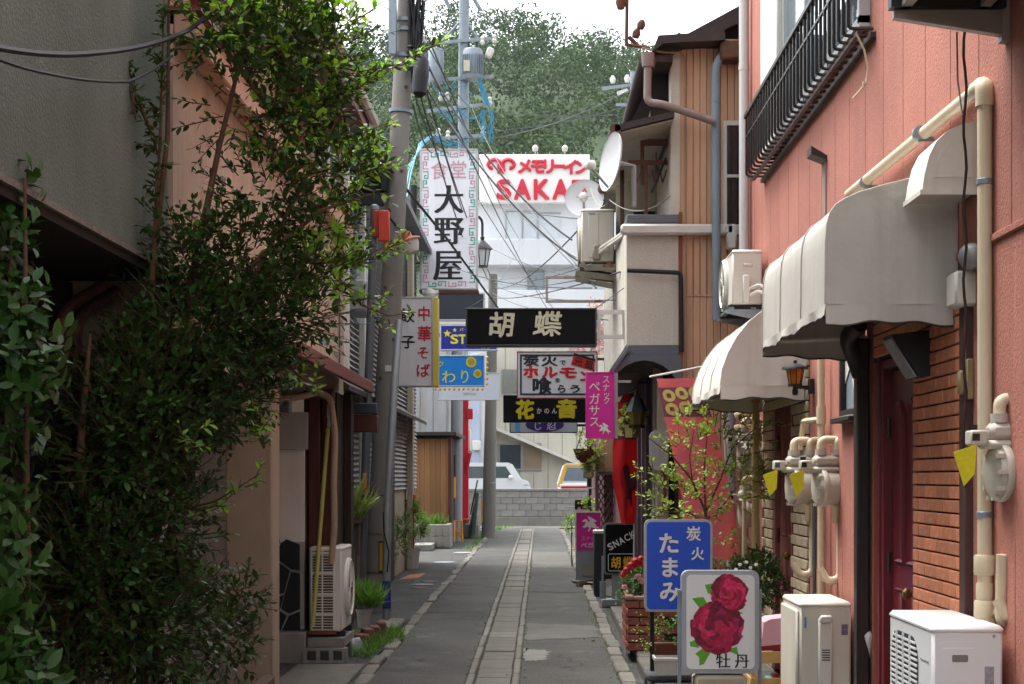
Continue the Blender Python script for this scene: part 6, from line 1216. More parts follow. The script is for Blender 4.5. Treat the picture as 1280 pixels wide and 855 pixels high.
wl_ = thing('wall_lamp', 'black wedge shaped lamp box above the crimson door', 'lamp', (1.7, 7.4, 2.0))
part(wl_, 'housing', MB().prism([(1.605,2.20),(1.79,2.22),(1.79,2.01),(1.73,2.01)], (0,7.3,0), (1,0,0), (0,0,1), (0,.18,0)), black); part(wl_, 'diffuser', MB().prism([(1.612,2.185),(1.725,2.008),(1.715,2.004),(1.603,2.18)], (0,7.305,0), (1,0,0), (0,0,1), (0,.17,0)), greym)
ll = thing('lantern', 'black carriage lantern with amber glass beside the white awning', 'lantern', (1.65, 10.5, H(492,10.5))); lx, ly = X(994,10.5), 10.5; kk = 10.5/FPX; lz = H(470,10.5)
part(ll, 'glass', MB().lathe([(7.5*kk,-10*kk),(11*kk,9*kk)], (lx,ly,lz), n=8), M('amber_glass', '#a8641a', .15, .2, 8, .05)); part(ll, 'roof', MB().lathe([(17*kk,8.5*kk),(16*kk,11*kk),(6*kk,15*kk),(2*kk,16*kk),(2.5*kk,19*kk),(.3*kk,21*kk)], (lx,ly,lz), n=12), black); part(ll, 'base', MB().lathe([(9*kk,-13*kk),(9*kk,-10*kk)], (lx,ly,lz), n=8).lathe([(3*kk,-24*kk),(4*kk,-20*kk),(2.5*kk,-13*kk)], (lx,ly,lz), n=8), black)
for i in range(8): a = 2*math.pi*i/8; part(ll, 'glazing_bar', MB().tube([(lx+7.6*kk*math.cos(a),ly+7.6*kk*math.sin(a),lz-10*kk),(lx+11.1*kk*math.cos(a),ly+11.1*kk*math.sin(a),lz+9*kk)], .0035, 4), black)
part(ll, 'arm', MB().box(lx,1.79,ly-.012,ly+.012,lz-16*kk,lz-12*kk).box(1.77,1.80,ly-.04,ly+.04,lz-22*kk,lz-4*kk), black)
# lamp on the concrete pole, red box, far street lantern
sl_ = thing('pole_lamp', 'orange shaded lamp with a white globe clamped to the concrete pole', 'lamp', W(512,305,18.2)); c_ = W(511,302,18.15); ax = Vector((-.35,0,1)).normalized()
part(sl_, 'shade', MB().lathe([(.14,0),(.135,.018),(.06,.05),(.05,.11),(.02,.12)], c_, ax, 20), M('lamp_orange', '#a85a3f', .6, .15, 6, .1)); part(sl_, 'globe', MB().lathe([(.03,-.15),(.075,-.13),(.105,-.05),(.11,0)], c_, ax, 18), M('frosted_glass', '#b7b2a8', .4, .05, 4, .03)); part(sl_, 'arm', MB().tube([c_+ax*.1, W(498,285,18.35), W(487,272,18.4)], .012, 6), black)
rb = thing('red_box', 'red enamelled box strapped on the grey pipe beside the concrete pole', 'box', W(478,310,17.7)); part(rb, 'box', MB().obox(W(480,283,17.7), (.12,.1,.34), (0,0,0), .01), M('box_red', '#b8371f', .45, .12, 4, .05)); part(rb, 'bracket', MB().obox(W(470,280,17.75), (.07,.06,.3), (0,0,0), .01).obox(W(485,309,17.7), (.12,.06,.06), (0,.5,0), .01), M('box_red_d', '#9c3322', .5, .2, 6, .1))
sg = thing('street_lantern', 'dark framed street lantern glimpsed behind the tall restaurant sign', 'lantern', W(600,340,33)); c_ = W(603,312,33); kk = 33/FPX
part(sg, 'glass', MB().lathe([(6*kk,-20*kk),(9.5*kk,0)], c_, n=6), M('lantern_glass', '#aab0b0', .2, .05, 4, 0)); part(sg, 'roof', MB().lathe([(13*kk,0),(12*kk,2*kk),(5*kk,9*kk),(2*kk,12*kk),(3*kk,15*kk),(.5*kk,18*kk)], c_, n=6), black); part(sg, 'frame', MB().lathe([(7*kk,-22*kk),(7*kk,-20*kk)], c_, n=6), black)
for i in range(6): a = 2*math.pi*i/6; part(sg, 'glazing_bar', MB().tube([c_+Vector((6.2*kk*math.cos(a),6.2*kk*math.sin(a),-20*kk)), c_+Vector((9.7*kk*math.cos(a),9.7*kk*math.sin(a),0))], .012, 4), black)
part(sg, 'arm', MB().bend([c_+Vector((0,0,16*kk)), c_+Vector((0,0,40*kk)), c_+Vector((-.6,-.5,44*kk)), W(519,262,29.4)], .03, .15, 6), black)
# ------------------------------------------------------------------ satellite dishes
def dish(label, c, r, ax, mat, mark, yaw=0):
    t = thing('satellite_dish', label, 'satellite dish', c, 'satellite dishes on the timber building'); ax = Vector(ax).normalized(); c = Vector(c)
    prof = [(r*i/8, .16*r*(i/8)**2) for i in range(9)] + [(r*1.02,.16*r+.004),(r,.16*r-.012)] + [(r*i/8, .16*r*(i/8)**2-.012) for i in range(7,-1,-1)]
    part(t, 'reflector', MB().lathe(prof, c, ax, 36), mat)
    f = c + ax*r*.95 + Vector((0,0,-r*.25)); low = c - Vector((0,0,r*.95)) + ax*.16*r
    part(t, 'feed_arm', MB().tube([low, f], .012, 6), greym); part(t, 'feed_horn', MB().lathe([(.02,-.03),(.04,-.02),(.045,.04),(.03,.06)], f, -ax, 12), whitep); part(t, 'mount', MB().tube([c-ax*.01, c-ax*.18, c-ax*.18-Vector((0,0,.35))], .025, 8), greym)
    return t
whited = M('dish_white', '#c4c6c8', .4, .04, 3, .02, streak=.1)
cD = W(731,249,16.9); d1 = dish('round white satellite dish facing the camera with a small red mark', cD, .205, (-.12,-1,.25), whited, True)
u_ = Vector((-.12,-1,.25)).normalized(); ex = Vector((1,-.12,0)).normalized(); ez = ex.cross(u_)*-1
if ez.z < 0: ez = -ez
mk = MB().prism([(-.05,.0),(.0,.085),(.03,.03),(.012,.03),(-.0,.05),(-.035,.0)], cD+u_*.03+Vector((0,-.012,.03)), ex, ez, u_*.002); part(d1, 'emblem', mk, M('logo_red', '#a83a3a', .5, .1, 10, 0)); part(d1, 'emblem', MB().prism([(-.09,-.02),(.08,-.01),(.08,.0),(-.09,-.01)], cD+u_*.03+Vector((0,-.012,.02)), ex, ez, u_*.002), greym)
dish('narrow white satellite dish turned sideways towards the alley', W(768,203,13.75), .25, (-.94,-.30,.12), whited, False)
# cable from the dish
solo('dish_cable', 'pale cable looping from the dishes across the open balcony', 'cable', cable([W(738,235,16.5), W(762,250,15.5), W(838,245,14.15)], .006, .12), M('cable_pale', '#8b857a', .6, .1, 4, 0))
# ------------------------------------------------------------------ planters, pots and small things on the right
bp_ = thing('brick_planter', 'red brick planter box with roses standing under the blue sign', 'planter', (1.0, 13.9, .09))
px0, px1, py0, py1 = .735, 1.20, 13.4, 14.15
part(bp_, 'core', MB().box(px0+.012,px1-.012,py0+.012,py1-.012,.09,.50), jointm); part(bp_, 'soil', MB().box(px0+.05,px1-.05,py0+.05,py1-.05,.50,.515), earth)
pbm = M('planter_brick', '#8a5040', .9, .22, 18, .5, 80, rnd=.22); prb = unit_box('brick', .205, .05, .062, .006, pbm); prs = unit_box('brick', .05, .205, .062, .006, pbm)
for j in range(6):
    z = .125 + .071*j - .0; o_ = .107 if j % 2 else 0; org = ORG[bp_.name]
    for i in range(3):
        x = px0 + .105 - o_ + .214*i
        if px0-.02 < x-.1025 and x+.1025 < px1+.03: pieces(bp_, 'brick', prb, [Vector((x,py0+.02,z))-org])
    if o_: pieces(bp_, 'brick', prb, [(Vector((px0+.052,py0+.02,z))-org,(.5,1,1))])
    else: pieces(bp_, 'brick', prb, [(Vector((px1-.02,py0+.02,z))-org,(.35,1,1))])
    for i in range(3): pieces(bp_, 'brick', prs, [Vector((px0+.02,py0+.16+.214*i+o_*.5,z))-org])
part(bp_, 'rim', MB().box(px0-.01,px0+.06,py0-.01,py1,.515,.555,.008).box(px0+.06,px1,py0-.01,py0+.05,.515,.55,.008), M('planter_rim', '#8a6f5e', .9, .15, 8, .4))
def trough(label, u0, u1, v0, v1, Z, mat, d=.2, taper=.015):
    x0, x1, z0, z1 = X(u0,Z), X(u1,Z), H(v1,Z), H(v0,Z); t = thing('planter_trough', label, 'planter', ((x0+x1)/2, Z+d/2, z0))
    vs = [(x0+taper,Z+taper,z0),(x1-taper,Z+taper,z0),(x1-taper,Z+d-taper,z0),(x0+taper,Z+d-taper,z0),(x0,Z,z1),(x1,Z,z1),(x1,Z+d,z1),(x0,Z+d,z1)]
    part(t, 'box', MB().add(vs, [(0,3,2,1),(0,1,5,4),(1,2,6,5),(2,3,7,6),(3,0,4,7)]), mat, recalc=False); part(t, 'rim', MB().box(x0-.008,x1+.008,Z-.01,Z+.008,z1-.02,z1+.004,.003).box(x0-.008,x0+.008,Z+.008,Z+d,z1-.02,z1+.004,.003).box(x1-.008,x1+.008,Z+.008,Z+d,z1-.02,z1+.004,.003), mat); part(t, 'soil', MB().box(x0+.008,x1-.008,Z+.008,Z+d-.01,z1-.03,z1-.012), earth); return t
trough('white plastic planter trough on the ground under the blue sign', 819, 866, 823, 844, 11.05, M('trough_white', '#b3b1aa', .6, .06, 5, .05, streak=.2))
trough('brown plastic planter trough standing in front of the brick planter', 816, 862, 804, 820, 12.4, M('trough_brown', '#6b3a2c', .6, .1, 5, .05))
cr = thing('wooden_crate', 'pale wooden bottle crate between the peony sign and the old air conditioner', 'crate', (X(960,9.75), 9.9, .1)); pine = M('pine', '#b08a55', .7, .15, 3, .2, stretch=(4,4,12), rnd=.08)
cx0, cx1, cy0, cy1 = X(938,9.7), X(984,9.7), 9.7, 10.05
for z0, z1 in ((.10,.20),(.26,.33),(.42,.49)): part(cr, 'slat', MB().box(cx0,cx1,cy0,cy0+.012,z0,z1,.002), pine); part(cr, 'slat', MB().box(cx0,cx0+.012,cy0+.013,cy1,z0,z1,.002), pine)
for x in (cx0+.005, cx1-.03): part(cr, 'corner_post', MB().box(x,x+.03,cy0+.013,cy0+.04,.1,.49,.002), pine)
part(cr, 'floor', MB().box(cx0,cx1,cy0+.02,cy1,.11,.12), pine)
solo('folded_cloth', 'pale pink cloth draped over a red box on the wooden crate', 'cloth', MB().prism([(0,0),(.02,.145),(.06,.165),(.2,.18),(.21,.02)], (X(946,9.9),9.72,.52), (1,0,0), (0,0,1), (0,.26,0)), M('cloth_pink', '#b98c95', .9, .1, 5, .3, 30))
solo('red_box', 'red carton under the pink cloth on the crate', 'box', MB().box(X(948,9.9),X(982,9.9),9.74,9.98,.493,.60,.004), M('carton_red', '#8c1520', .5, .15, 8, .05))
for i, (u, m, lb) in enumerate(((952,'#b5303a','red drink carton lying inside the wooden crate'),(961,'#3fa6a0','turquoise packet lying inside the wooden crate'),(969,'#7a2028','dark red bottle carton inside the wooden crate'))): solo('carton', lb, 'carton', MB().box(X(u-4,9.85),X(u+4.5,9.85),9.8,9.9,.125,.30+.02*i,.006), M('carton_%d' % i, m, .5, .15, 20, .02))
solo('black_hose', 'thick black ribbed hose lying between the two right hand air conditioners', 'hose', MB().bend([(1.42,7.0,.16),(1.5,7.2,.42),(1.56,7.6,.36),(1.50,8.4,.1)], .055, .1, 14), black)
solo('wrapped_tube', 'worn pale wrapped tube standing beside the dark square downpipe', 'pipe', MB().tube([(X(1077,8.9),8.9,.1),(X(1079,8.9),8.9,.55),(X(1083,8.9),8.9,1.0)], .014, 7), M('worn_wrap', '#8a7a6b', .9, .4, 30, .4))
# things at the far right shops
t = thing('meter_cover', 'tall grey oval plastic meter cover on the timber building entrance', 'utility box', (X(823,13.9), 13.9, H(590,13.9)))
part(t, 'cover', MB().prism(rrect(X(812,13.9),X(834,13.9),H(588,13.9),H(537,13.9),.07), (0,13.85,0), (1,0,0), (0,0,1), (0,.12,0)), M('cover_grey', '#8d8f8c', .5, .08, 4, .05, streak=.2)); part(t, 'bracket', MB().tube([W(828,588,13.95),W(832,596,13.95),W(830,640,13.95)], .02, 6).box(1.0,1.13,13.96,14.0,H(556,13.9),H(552,13.9)), rustm)
solo('wall_pillar', 'pale narrow pillar under the grey oval meter cover', 'pillar', MB().box(X(821,14.3),X(836,14.3),14.3,14.5,0,2.4,.01), M('pillar_cream', '#8f8674', .8, .12, 4, .2, streak=.4, dirt='#5a4a40'))
bl_ = thing('bird_lantern', 'small hanging garden lantern with a dark hipped roof above a flower pot', 'lantern', W(796,530,16.2)); c_ = W(796,515,16.2); kk = 16.2/FPX
part(bl_, 'roof', MB().lathe([(15*kk,0),(12*kk,5*kk),(6*kk,18*kk),(2*kk,20*kk)], c_, n=6), M('roof_slate', '#2e3336', .6, .15, 5, .1)); part(bl_, 'body', MB().lathe([(8*kk,-16*kk),(11*kk,0)], c_, n=6), M('amber_glass2', '#8a7134', .3, .2, 8, .05)); part(bl_, 'base', MB().lathe([(10*kk,-20*kk),(10*kk,-16*kk)], c_, n=6), black); part(bl_, 'hook', MB().tube([c_+Vector((0,0,20*kk)), c_+Vector((.01,0,36*kk)), Vector((1.1,16.3,H(478,16.3)))], .008, 5), black)
def pot(name, label, u, v0, v1, r, Z, mat, n=18, flare=1.25, group=None):
    h = H(v0,Z)-H(v1,Z); t = thing(name, label, 'pot', (X(u,Z), Z, H(v1,Z)), group); c_ = (X(u,Z),Z,H(v1,Z))
    part(t, 'body', MB().lathe([(r/flare,0),(r,h*.9),(r*1.08,h*.9),(r*1.08,h),(r*.93,h),(r*.9,h*.85)], c_, n=n), mat); part(t, 'soil', MB().lathe([(r*.92,h*.86),(r*.9,h*.88)], c_, n=n), earth); return t
pot('hanging_pot', 'square tan flower pot hung under the garden lantern', 790, 531, 547, .075, 16.4, M('pot_tan', '#9a8a55', .7, .1, 5, .1), 4, 1.1)
# far right clutter: hanging basket, bracket lamp, meter, bicycle
hbk = thing('hanging_basket', 'brown woven basket of mixed flowers hanging at the lattice shop', 'basket', W(733,565,24)); c_ = W(733,566,24); part(hbk, 'basket', MB().lathe([(.05,-.16),(.14,-.10),(.19,.02),(.2,.06)], c_, n=14), M('basket_brown', '#6b3a28', .9, .3, 20, .6)); part(hbk, 'hanger', MB().tube([c_+Vector((-.15,0,.05)), c_+Vector((0,0,.55)), c_+Vector((.15,0,.05))], .008, 5), black)
em = thing('electric_meter', 'small cream electric meter box on the mauve wall', 'utility box', W(735,595,27)); part(em, 'box', MB().box(X(729,27),X(741,27),26.9,27.0,H(598,27),H(575,27),.02), M('meter_cream', '#8f8569', .5, .1, 6, .05)); part(em, 'window', MB().box(X(732,27),X(738,27),26.885,26.9,H(587,27),H(577,27)), acd)
bi = thing('bicycle', 'pale wheeled bicycle parked behind the magenta standing sign', 'bicycle', (X(722,28.3),28.6,0)); wc = Vector((X(724,28.2),28.2,.30))
def bwheel(c):
    w_ = part(bi, 'wheel', MB().lathe([(.285,-.012),(.30,-.006),(.30,.006),(.285,.012)], c, (1,.25,0), 30), M('tyre_cream', '#a08f68', .7, .1, 8, .1)); sp_ = MB()
    for i in range(12): a = 2*math.pi*i/12; sp_.tube([c, c+Vector((-.25*.28*math.cos(a),.97*.28*math.cos(a),.28*math.sin(a)))], .0035, 3)
    part(w_, 'spoke', sp_, steel)
bwheel(wc); bwheel(wc+Vector((.06,1.0,0))); fm = wc+Vector((.02,.45,.0))
part(bi, 'frame', MB().tube([wc, wc+Vector((.015,.12,.52))], .014, 6).tube([wc+Vector((.015,.1,.42)), fm+Vector((0,0,.02)), wc+Vector((.05,.85,.5))], .016, 6).tube([fm, wc+Vector((.06,1.0,0))], .012, 6), M('bike_green', '#2f5a4c', .4, .1, 5, .03)); part(bi, 'handlebar', MB().tube([wc+Vector((-.24,.2,.72)), wc+Vector((.02,.12,.70)), wc+Vector((.26,.2,.72))], .012, 6).tube([wc+Vector((.015,.12,.5)), wc+Vector((.02,.12,.70))], .012, 6), steel); part(bi, 'saddle', MB().lathe([(.03,0),(.10,.03),(.09,.06)], wc+Vector((.05,.82,.62)), n=10).tube([wc+Vector((.05,.85,.45)), wc+Vector((.05,.82,.64))], .012, 6), black); part(bi, 'fender', MB().tube([wc+Vector((-.0,.30*math.cos(a)+.02,.325*math.sin(a))) for a in [R(x) for x in range(10,150,20)]], .018, 5), M('bike_green', '#2f5a4c'))
fpx = thing('wall_shelf', 'small white framed shelf by the mauve wall', 'shelf', W(742,620,26)); part(fpx, 'frame', MB().box(X(734,26),X(736,26),26,26.1,H(632,26),H(609,26)).box(X(736,26),X(747,26),26,26.1,H(611,26),H(609,26)).box(X(745,26),X(747,26),26,26.1,H(632,26),H(611,26)), whitep)
# ------------------------------------------------------------------ pots and clutter on the left
pot('flower_pot', 'white bucket pot with a leafy plant at the foot of the black sign post', 513.5, 685, 711, .155, 27.0, M('pot_white', '#b9b9b7', .5, .05, 4, .03, streak=.1), 22, 1.25)
pot('flower_pot', 'pale grey pot of long grass beside the rusty air conditioner', 455, 762, 784, .075, 15.4, M('pot_grey', '#a09e98', .7, .08, 6, .1), 18, 1.3)
for i, (u, Z) in enumerate(((446,14.0),(441,13.9))): solo('glass_jar', 'clear upturned jar beside the hollow block' if i == 0 else 'second dusty jar next to the hollow block', 'jar', MB().lathe([(.045,0),(.05,.03),(.05,.10),(.03,.14),(.02,.145)], (X(u,Z),Z,.0), n=14), glass('jar_glass', '#85898a', .2))
multi('brick_edging', 'weathered red brick bed edging beside the rusty air conditioner', 'bricks', 'brick', MB().obox((-1.60,14.9,.07), (.09,.21,.14), (0,0,.3), .008).obox((-1.56,15.15,.07), (.09,.21,.14), (0,0,.2), .008).obox((-1.52,15.4,.08), (.09,.21,.15), (0,0,.15), .008).obox((-1.63,14.6,.06), (.12,.16,.11), (0,0,.5), .01), M('old_brick', '#6b4a3e', .9, .2, 12, .4))
for i, (u, v, s) in enumerate(((468,792,.09),(478,783,.07),(487,786,.10),(462,800,.08))): Z = EYE*FPX/(v-VPV); solo('stone', ['small grey stone among the weeds','pale pebble by the brick edging','rounded stone nearest the blue taped conduit','dark stone beside the jars'][i], 'stone', MB().lathe([(s*.6,-.02),(s,.02),(s*.8,.05),(s*.3,.07)], (X(u,Z),Z,0), (.1,.1,1), 9), conc)
cpl = thing('block_planter', 'grey block planter in front of the wooden store', 'planter', (-2.5, 36, 0)); Zp = 34.6
part(cpl, 'wall', MB().box(X(520,Zp),X(562,Zp),Zp,Zp+.12,0,.52,.01).box(X(556,Zp),X(562,Zp),Zp+.121,Zp+1.2,0,.52,.01).box(X(516,33.6),X(540,33.6),33.4,34.58,0,.13,.01), conc); part(cpl, 'soil', MB().box(X(520,Zp),X(556,Zp),Zp+.121,Zp+1.2,0,.45), earth)
for i in range(5): part(cpl, 'block', MB().box(X(520,Zp)+.145*i+.003,X(520,Zp)+.145*(i+1)-.003,Zp-.02,Zp-.001,.27,.51,.004), conc)
for i in range(5): part(cpl, 'block', MB().box(X(520,Zp)+.145*i+.003,X(520,Zp)+.145*(i+1)-.003,Zp-.02,Zp-.001,.02,.262,.004), conc)
solo('marker_stake', 'thin stake with a red cap standing in the white bucket pot', 'stake', MB().tube([(X(517,26.9),26.9,H(690,26.9)),(X(517,26.9),26.9,H(628,26.9))], .012, 6).lathe([(.03,0),(.035,.02),(.035,.09),(.02,.11)], (X(517,26.9),26.9,H(626,26.9)), n=10), M('stake_red', '#b23336', .5, .1, 5, 0))
yb = thing('barricade', 'small yellow work barricade behind the striped guard', 'barricade', (X(573,38.2),38.2,0)); part(yb, 'frame', MB().tube([(X(568,38.2),38.2,0),(X(568.5,38.2),38.2,.5),(X(577,38.2),38.2,.5),(X(577.5,38.2),38.2,0)], .03, 6).tube([(X(568,38.2),38.2,.22),(X(577,38.2),38.2,.22)], .025, 6).tube([(X(568,38.2),38.2,.35),(X(577,38.2),38.2,.08)], .02, 6), M('guard_yellow', '#c98a1a'))
gbd = thing('folded_boards', 'dark green folded boards leaning beside the far concrete pole', 'boards', (X(593,40),40,0)); part(gbd, 'board', MB().obox((X(594,40),40,.62), (.09,.3,1.1), (0,.1,0), .01).obox((X(590,40),40.1,.5), (.06,.3,.8), (0,.2,0), .01), M('green_grey', '#3d4c4e', .6, .1, 4, .1)); part(gbd, 'handle', MB().tube([(X(588,40),40,.6),(X(597,40),40,H(600,40))], .02, 6), black)
solo('footing_block', 'pale concrete base block at the foot of the far concrete pole', 'concrete block', MB().box(X(580,40.2),X(599,40.2),40.2,40.6,0,.36,.02), conc)
solo('flower_tub', 'rust red tub on the ground beside the red post', 'pot', MB().lathe([(.12,0),(.2,.25),(.18,.26)], (X(578,41.5),41.5,.2), n=12), M('tub_red', '#8a3a2c', .7, .2, 5, .1))
bx = thing('wooden_tub', 'old wooden planter tub of striped leaves beside the grey pipe pole', 'planter', (X(438,17.6), 17.6, 0)); part(bx, 'box', MB().box(X(432,17.6),X(450,17.6),17.55,17.75,0,H(655,17.6),.01), M('tub_wood', '#4e443b', .9, .25, 4, .3)); part(bx, 'rim', MB().box(X(431,17.5),X(450,17.5),17.5,17.8,H(655,17.5),H(647,17.5),.01), M('tub_rim', '#6d5a45', .9, .2, 4, .3))
multi('picket_fence', 'low grey wooden pickets standing beside the concrete pole foot', 'picket fence', 'picket', MB().box(X(434,17.2),X(437,17.2),17.2,17.23,0,.75).box(X(440,17.2),X(443.5,17.2),17.2,17.23,0,.78).box(X(446,17.2),X(449,17.2),17.2,17.23,0,.7).box(X(432,17.2),X(450,17.2),17.235,17.26,.3,.36), M('picket_grey', '#6b6358', .9, .2, 6, .3))
# ------------------------------------------------------------------ plants
random.seed(21)
bark = M('bark', '#5b4433', .9, .25, 20, .5); twigm = M('twig_bark', '#4d3b28', .9, .2, 20, .2)
leafm = M('tree_leaf', '#304d20', .45, .22, 6, 0, spec=.32, island=.45, trans=.18)
leafy = M('young_sunlit_leaf', '#7fa83e', .45, .2, 6, 0, spec=.4, island=.3, trans=.4)  # young leaf green with sunlit brightness put into the colour
leafbig = M('glossy_leaf', '#2b4a1b', .42, .2, 8, 0, spec=.28, island=.35, trans=.15)
leafpale = M('sapling_leaf', '#7d8f45', .5, .2, 8, 0, spec=.35, island=.35, trans=.3)
grassm = M('grass_blade', '#55792f', .6, .25, 8, 0, island=.35, trans=.25)
def blob(u, v, ru, rv, Z, n, ry=.35):
    """random starts inside an ellipsoid (real metres) and outward directions"""
    c = np.array(W(u, v, Z)); k = Z/FPX; d = unit(n); r = RNG.uniform(.15, 1, (n, 1))**.5
    return c + d*r*np.array([ru*k, ry, rv*k]), d*np.array([1,.8,1]) + np.array([0,-.15,.35])
def cat4(parts): return [np.concatenate([p[i] for p in parts]) for i in range(4)]
# tall leafy tree at left
tr = thing('leafy_tree', 'tall glossy leafed tree spilling over the left building fronts', 'tree', (-1.95, 7.9, 0))
tk = MB()
for (pts, r) in (([(-1.95,7.9,-.02),(-1.93,7.85,1.0),(-1.82,7.9,2.0),(-1.60,8.0,3.2),(-1.38,8.1,4.2)], (.05,.042,.028,.014,.005)), ([(-2.0,7.8,-.02),(-2.02,7.75,.9),(-1.92,7.7,2.0),(-1.80,7.75,3.2),(-1.78,7.7,4.1)], (.04,.034,.022,.012,.004)),
                 ([(-1.92,7.9,-.02),(-1.85,7.8,1.0),(-1.70,7.9,1.8),(-1.40,8.0,2.6),(-1.0,8.1,3.4)], (.036,.03,.022,.012,.004)), ([(-1.85,7.7,-.02),(-2.0,7.4,.8),(-2.1,7.3,1.6),(-2.05,7.3,2.2)], (.04,.03,.02,.008)), ([(-1.66,7.9,2.0),(-1.45,8.0,2.6),(-1.1,8.1,2.9),(-.86,8.2,3.0)], (.02,.016,.01,.004))):
    tk.tube(pts, list(r), 8)
part(tr, 'trunk', tk, bark)
stems = MB(); A = []
for (u, v, ru, rv, Z, n, ry) in ((165,640,85,115,7.7,494,.42),(195,510,85,95,7.7,456,.42),(265,420,95,65,7.9,344,.36),(120,720,75,100,7.4,361,.36),(185,775,70,75,7.6,313,.36),(295,330,65,60,8.0,96,.3),(335,240,55,45,8.1,52,.28),(300,120,50,55,8.0,38,.28),
                                 (275,50,45,40,7.9,28,.25),(375,130,45,55,8.2,68,.25),(350,390,55,45,8.0,152,.28),(395,290,40,35,8.2,48,.22),(350,40,50,35,8.1,72,.25),(415,60,28,35,8.2,28,.2),(150,560,65,85,7.5,247,.32),(240,330,35,45,7.9,60,.22),(410,210,35,35,8.2,36,.22),(285,480,50,50,7.9,152,.3)):
    s_, d_ = blob(u, v, ru, rv, Z, n, ry); A.append(twigs(s_, d_, .17, 9, .054, stems=stems))
P_, D_, N_, L_ = cat4(A); leafpart(tr, 'foliage', leaf_arrays(P_, D_, N_, L_, .50), leafm, kind='stuff')
# slender outer sprays with young leaves, their green lightened to look sunlit
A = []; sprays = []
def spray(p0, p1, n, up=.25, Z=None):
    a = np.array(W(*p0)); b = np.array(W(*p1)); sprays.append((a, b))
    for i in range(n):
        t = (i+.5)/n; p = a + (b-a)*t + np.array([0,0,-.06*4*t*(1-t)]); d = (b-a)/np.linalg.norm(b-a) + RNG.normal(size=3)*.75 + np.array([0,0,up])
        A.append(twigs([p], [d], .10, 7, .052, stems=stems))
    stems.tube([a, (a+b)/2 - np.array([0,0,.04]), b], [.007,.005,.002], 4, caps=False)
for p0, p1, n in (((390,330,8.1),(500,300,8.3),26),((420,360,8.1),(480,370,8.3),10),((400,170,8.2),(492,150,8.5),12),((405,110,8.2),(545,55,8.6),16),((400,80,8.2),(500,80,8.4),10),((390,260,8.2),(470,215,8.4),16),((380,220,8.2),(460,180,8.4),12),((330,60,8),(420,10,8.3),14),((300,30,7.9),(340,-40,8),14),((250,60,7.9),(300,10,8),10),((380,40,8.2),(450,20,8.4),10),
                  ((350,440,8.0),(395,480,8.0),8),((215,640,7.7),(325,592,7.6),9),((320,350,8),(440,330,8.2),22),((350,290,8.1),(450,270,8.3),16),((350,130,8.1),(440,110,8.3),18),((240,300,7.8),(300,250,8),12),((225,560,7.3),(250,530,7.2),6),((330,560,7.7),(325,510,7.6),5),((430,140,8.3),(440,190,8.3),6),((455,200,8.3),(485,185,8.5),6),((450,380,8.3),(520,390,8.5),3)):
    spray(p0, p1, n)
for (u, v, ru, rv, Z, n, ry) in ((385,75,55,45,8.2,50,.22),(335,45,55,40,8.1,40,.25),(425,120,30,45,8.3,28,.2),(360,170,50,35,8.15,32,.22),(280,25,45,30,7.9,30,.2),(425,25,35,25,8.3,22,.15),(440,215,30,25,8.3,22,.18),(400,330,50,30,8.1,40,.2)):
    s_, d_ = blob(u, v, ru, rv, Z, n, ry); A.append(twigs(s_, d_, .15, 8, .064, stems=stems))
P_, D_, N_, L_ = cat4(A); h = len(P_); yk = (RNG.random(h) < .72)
leafpart(tr, 'young_sunlit_foliage', leaf_arrays(P_[yk], D_[yk], N_[yk], L_[yk], .45), leafy, kind='stuff'); leafpart(tr, 'spray_foliage', leaf_arrays(P_[~yk], D_[~yk], N_[~yk], L_[~yk]*1.1, .48), leafm, kind='stuff')
A = []
for (p0, p1, n) in (((190,350,7.6),(205,0,7.6),40),((150,70,7.5),(170,150,7.5),6),((165,110,7.6),(200,200,7.6),8)):
    a = np.array(W(*p0)); b = np.array(W(*p1)); stems.tube([a, (a+b)/2+np.array([.01,0,0]), b], [.012,.009,.003], 5, caps=False)
    for i in range(n): t = (i+.5)/n; A.append(twigs([a+(b-a)*t], [RNG.normal(size=3)*.8+np.array([0,0,.4])], .085, 6, .05, stems=stems))
P_, D_, N_, L_ = cat4(A); leafpart(tr, 'side_shoot', leaf_arrays(P_, D_, N_, L_, .5), leafm, kind='stuff')
part(tr, 'twig', stems, twigm, kind='stuff', recalc=False)
# near big-leaved shrub at the left edge: the largest leaves are single parts
nb = thing('glossy_shrub', 'large leaved glossy green shrub cut by the left edge of the view', 'shrub', (-1.95, 5.9, 0))
nst = MB()
for i in range(9):
    x = -2.02 + RNG.uniform(-.1,.06); nst.tube([(x,5.9+RNG.uniform(-.2,.2),0),(x+RNG.uniform(-.05,.08),5.9,1.2),(x+RNG.uniform(-.1,.12),5.8,RNG.uniform(1.9,2.7))], [.018,.013,.006], 6)
for u_, v_ in ((4,235),(14,300),(-6,330)): nst.tube([(-2.02,5.9,0),(X(u_,5.9)-.04,5.9,1.5),W(u_,v_,5.9)], [.014,.010,.004], 6)
part(nb, 'stem', nst, bark)
v0 = leaf_arrays([(0,0,0)], [(0,1,0)], [(0,0,1)], [1.0], .46, .22, .18)
lm = leaf_mesh('leaf', v0, leafbig); finish(lm, recalc=False)
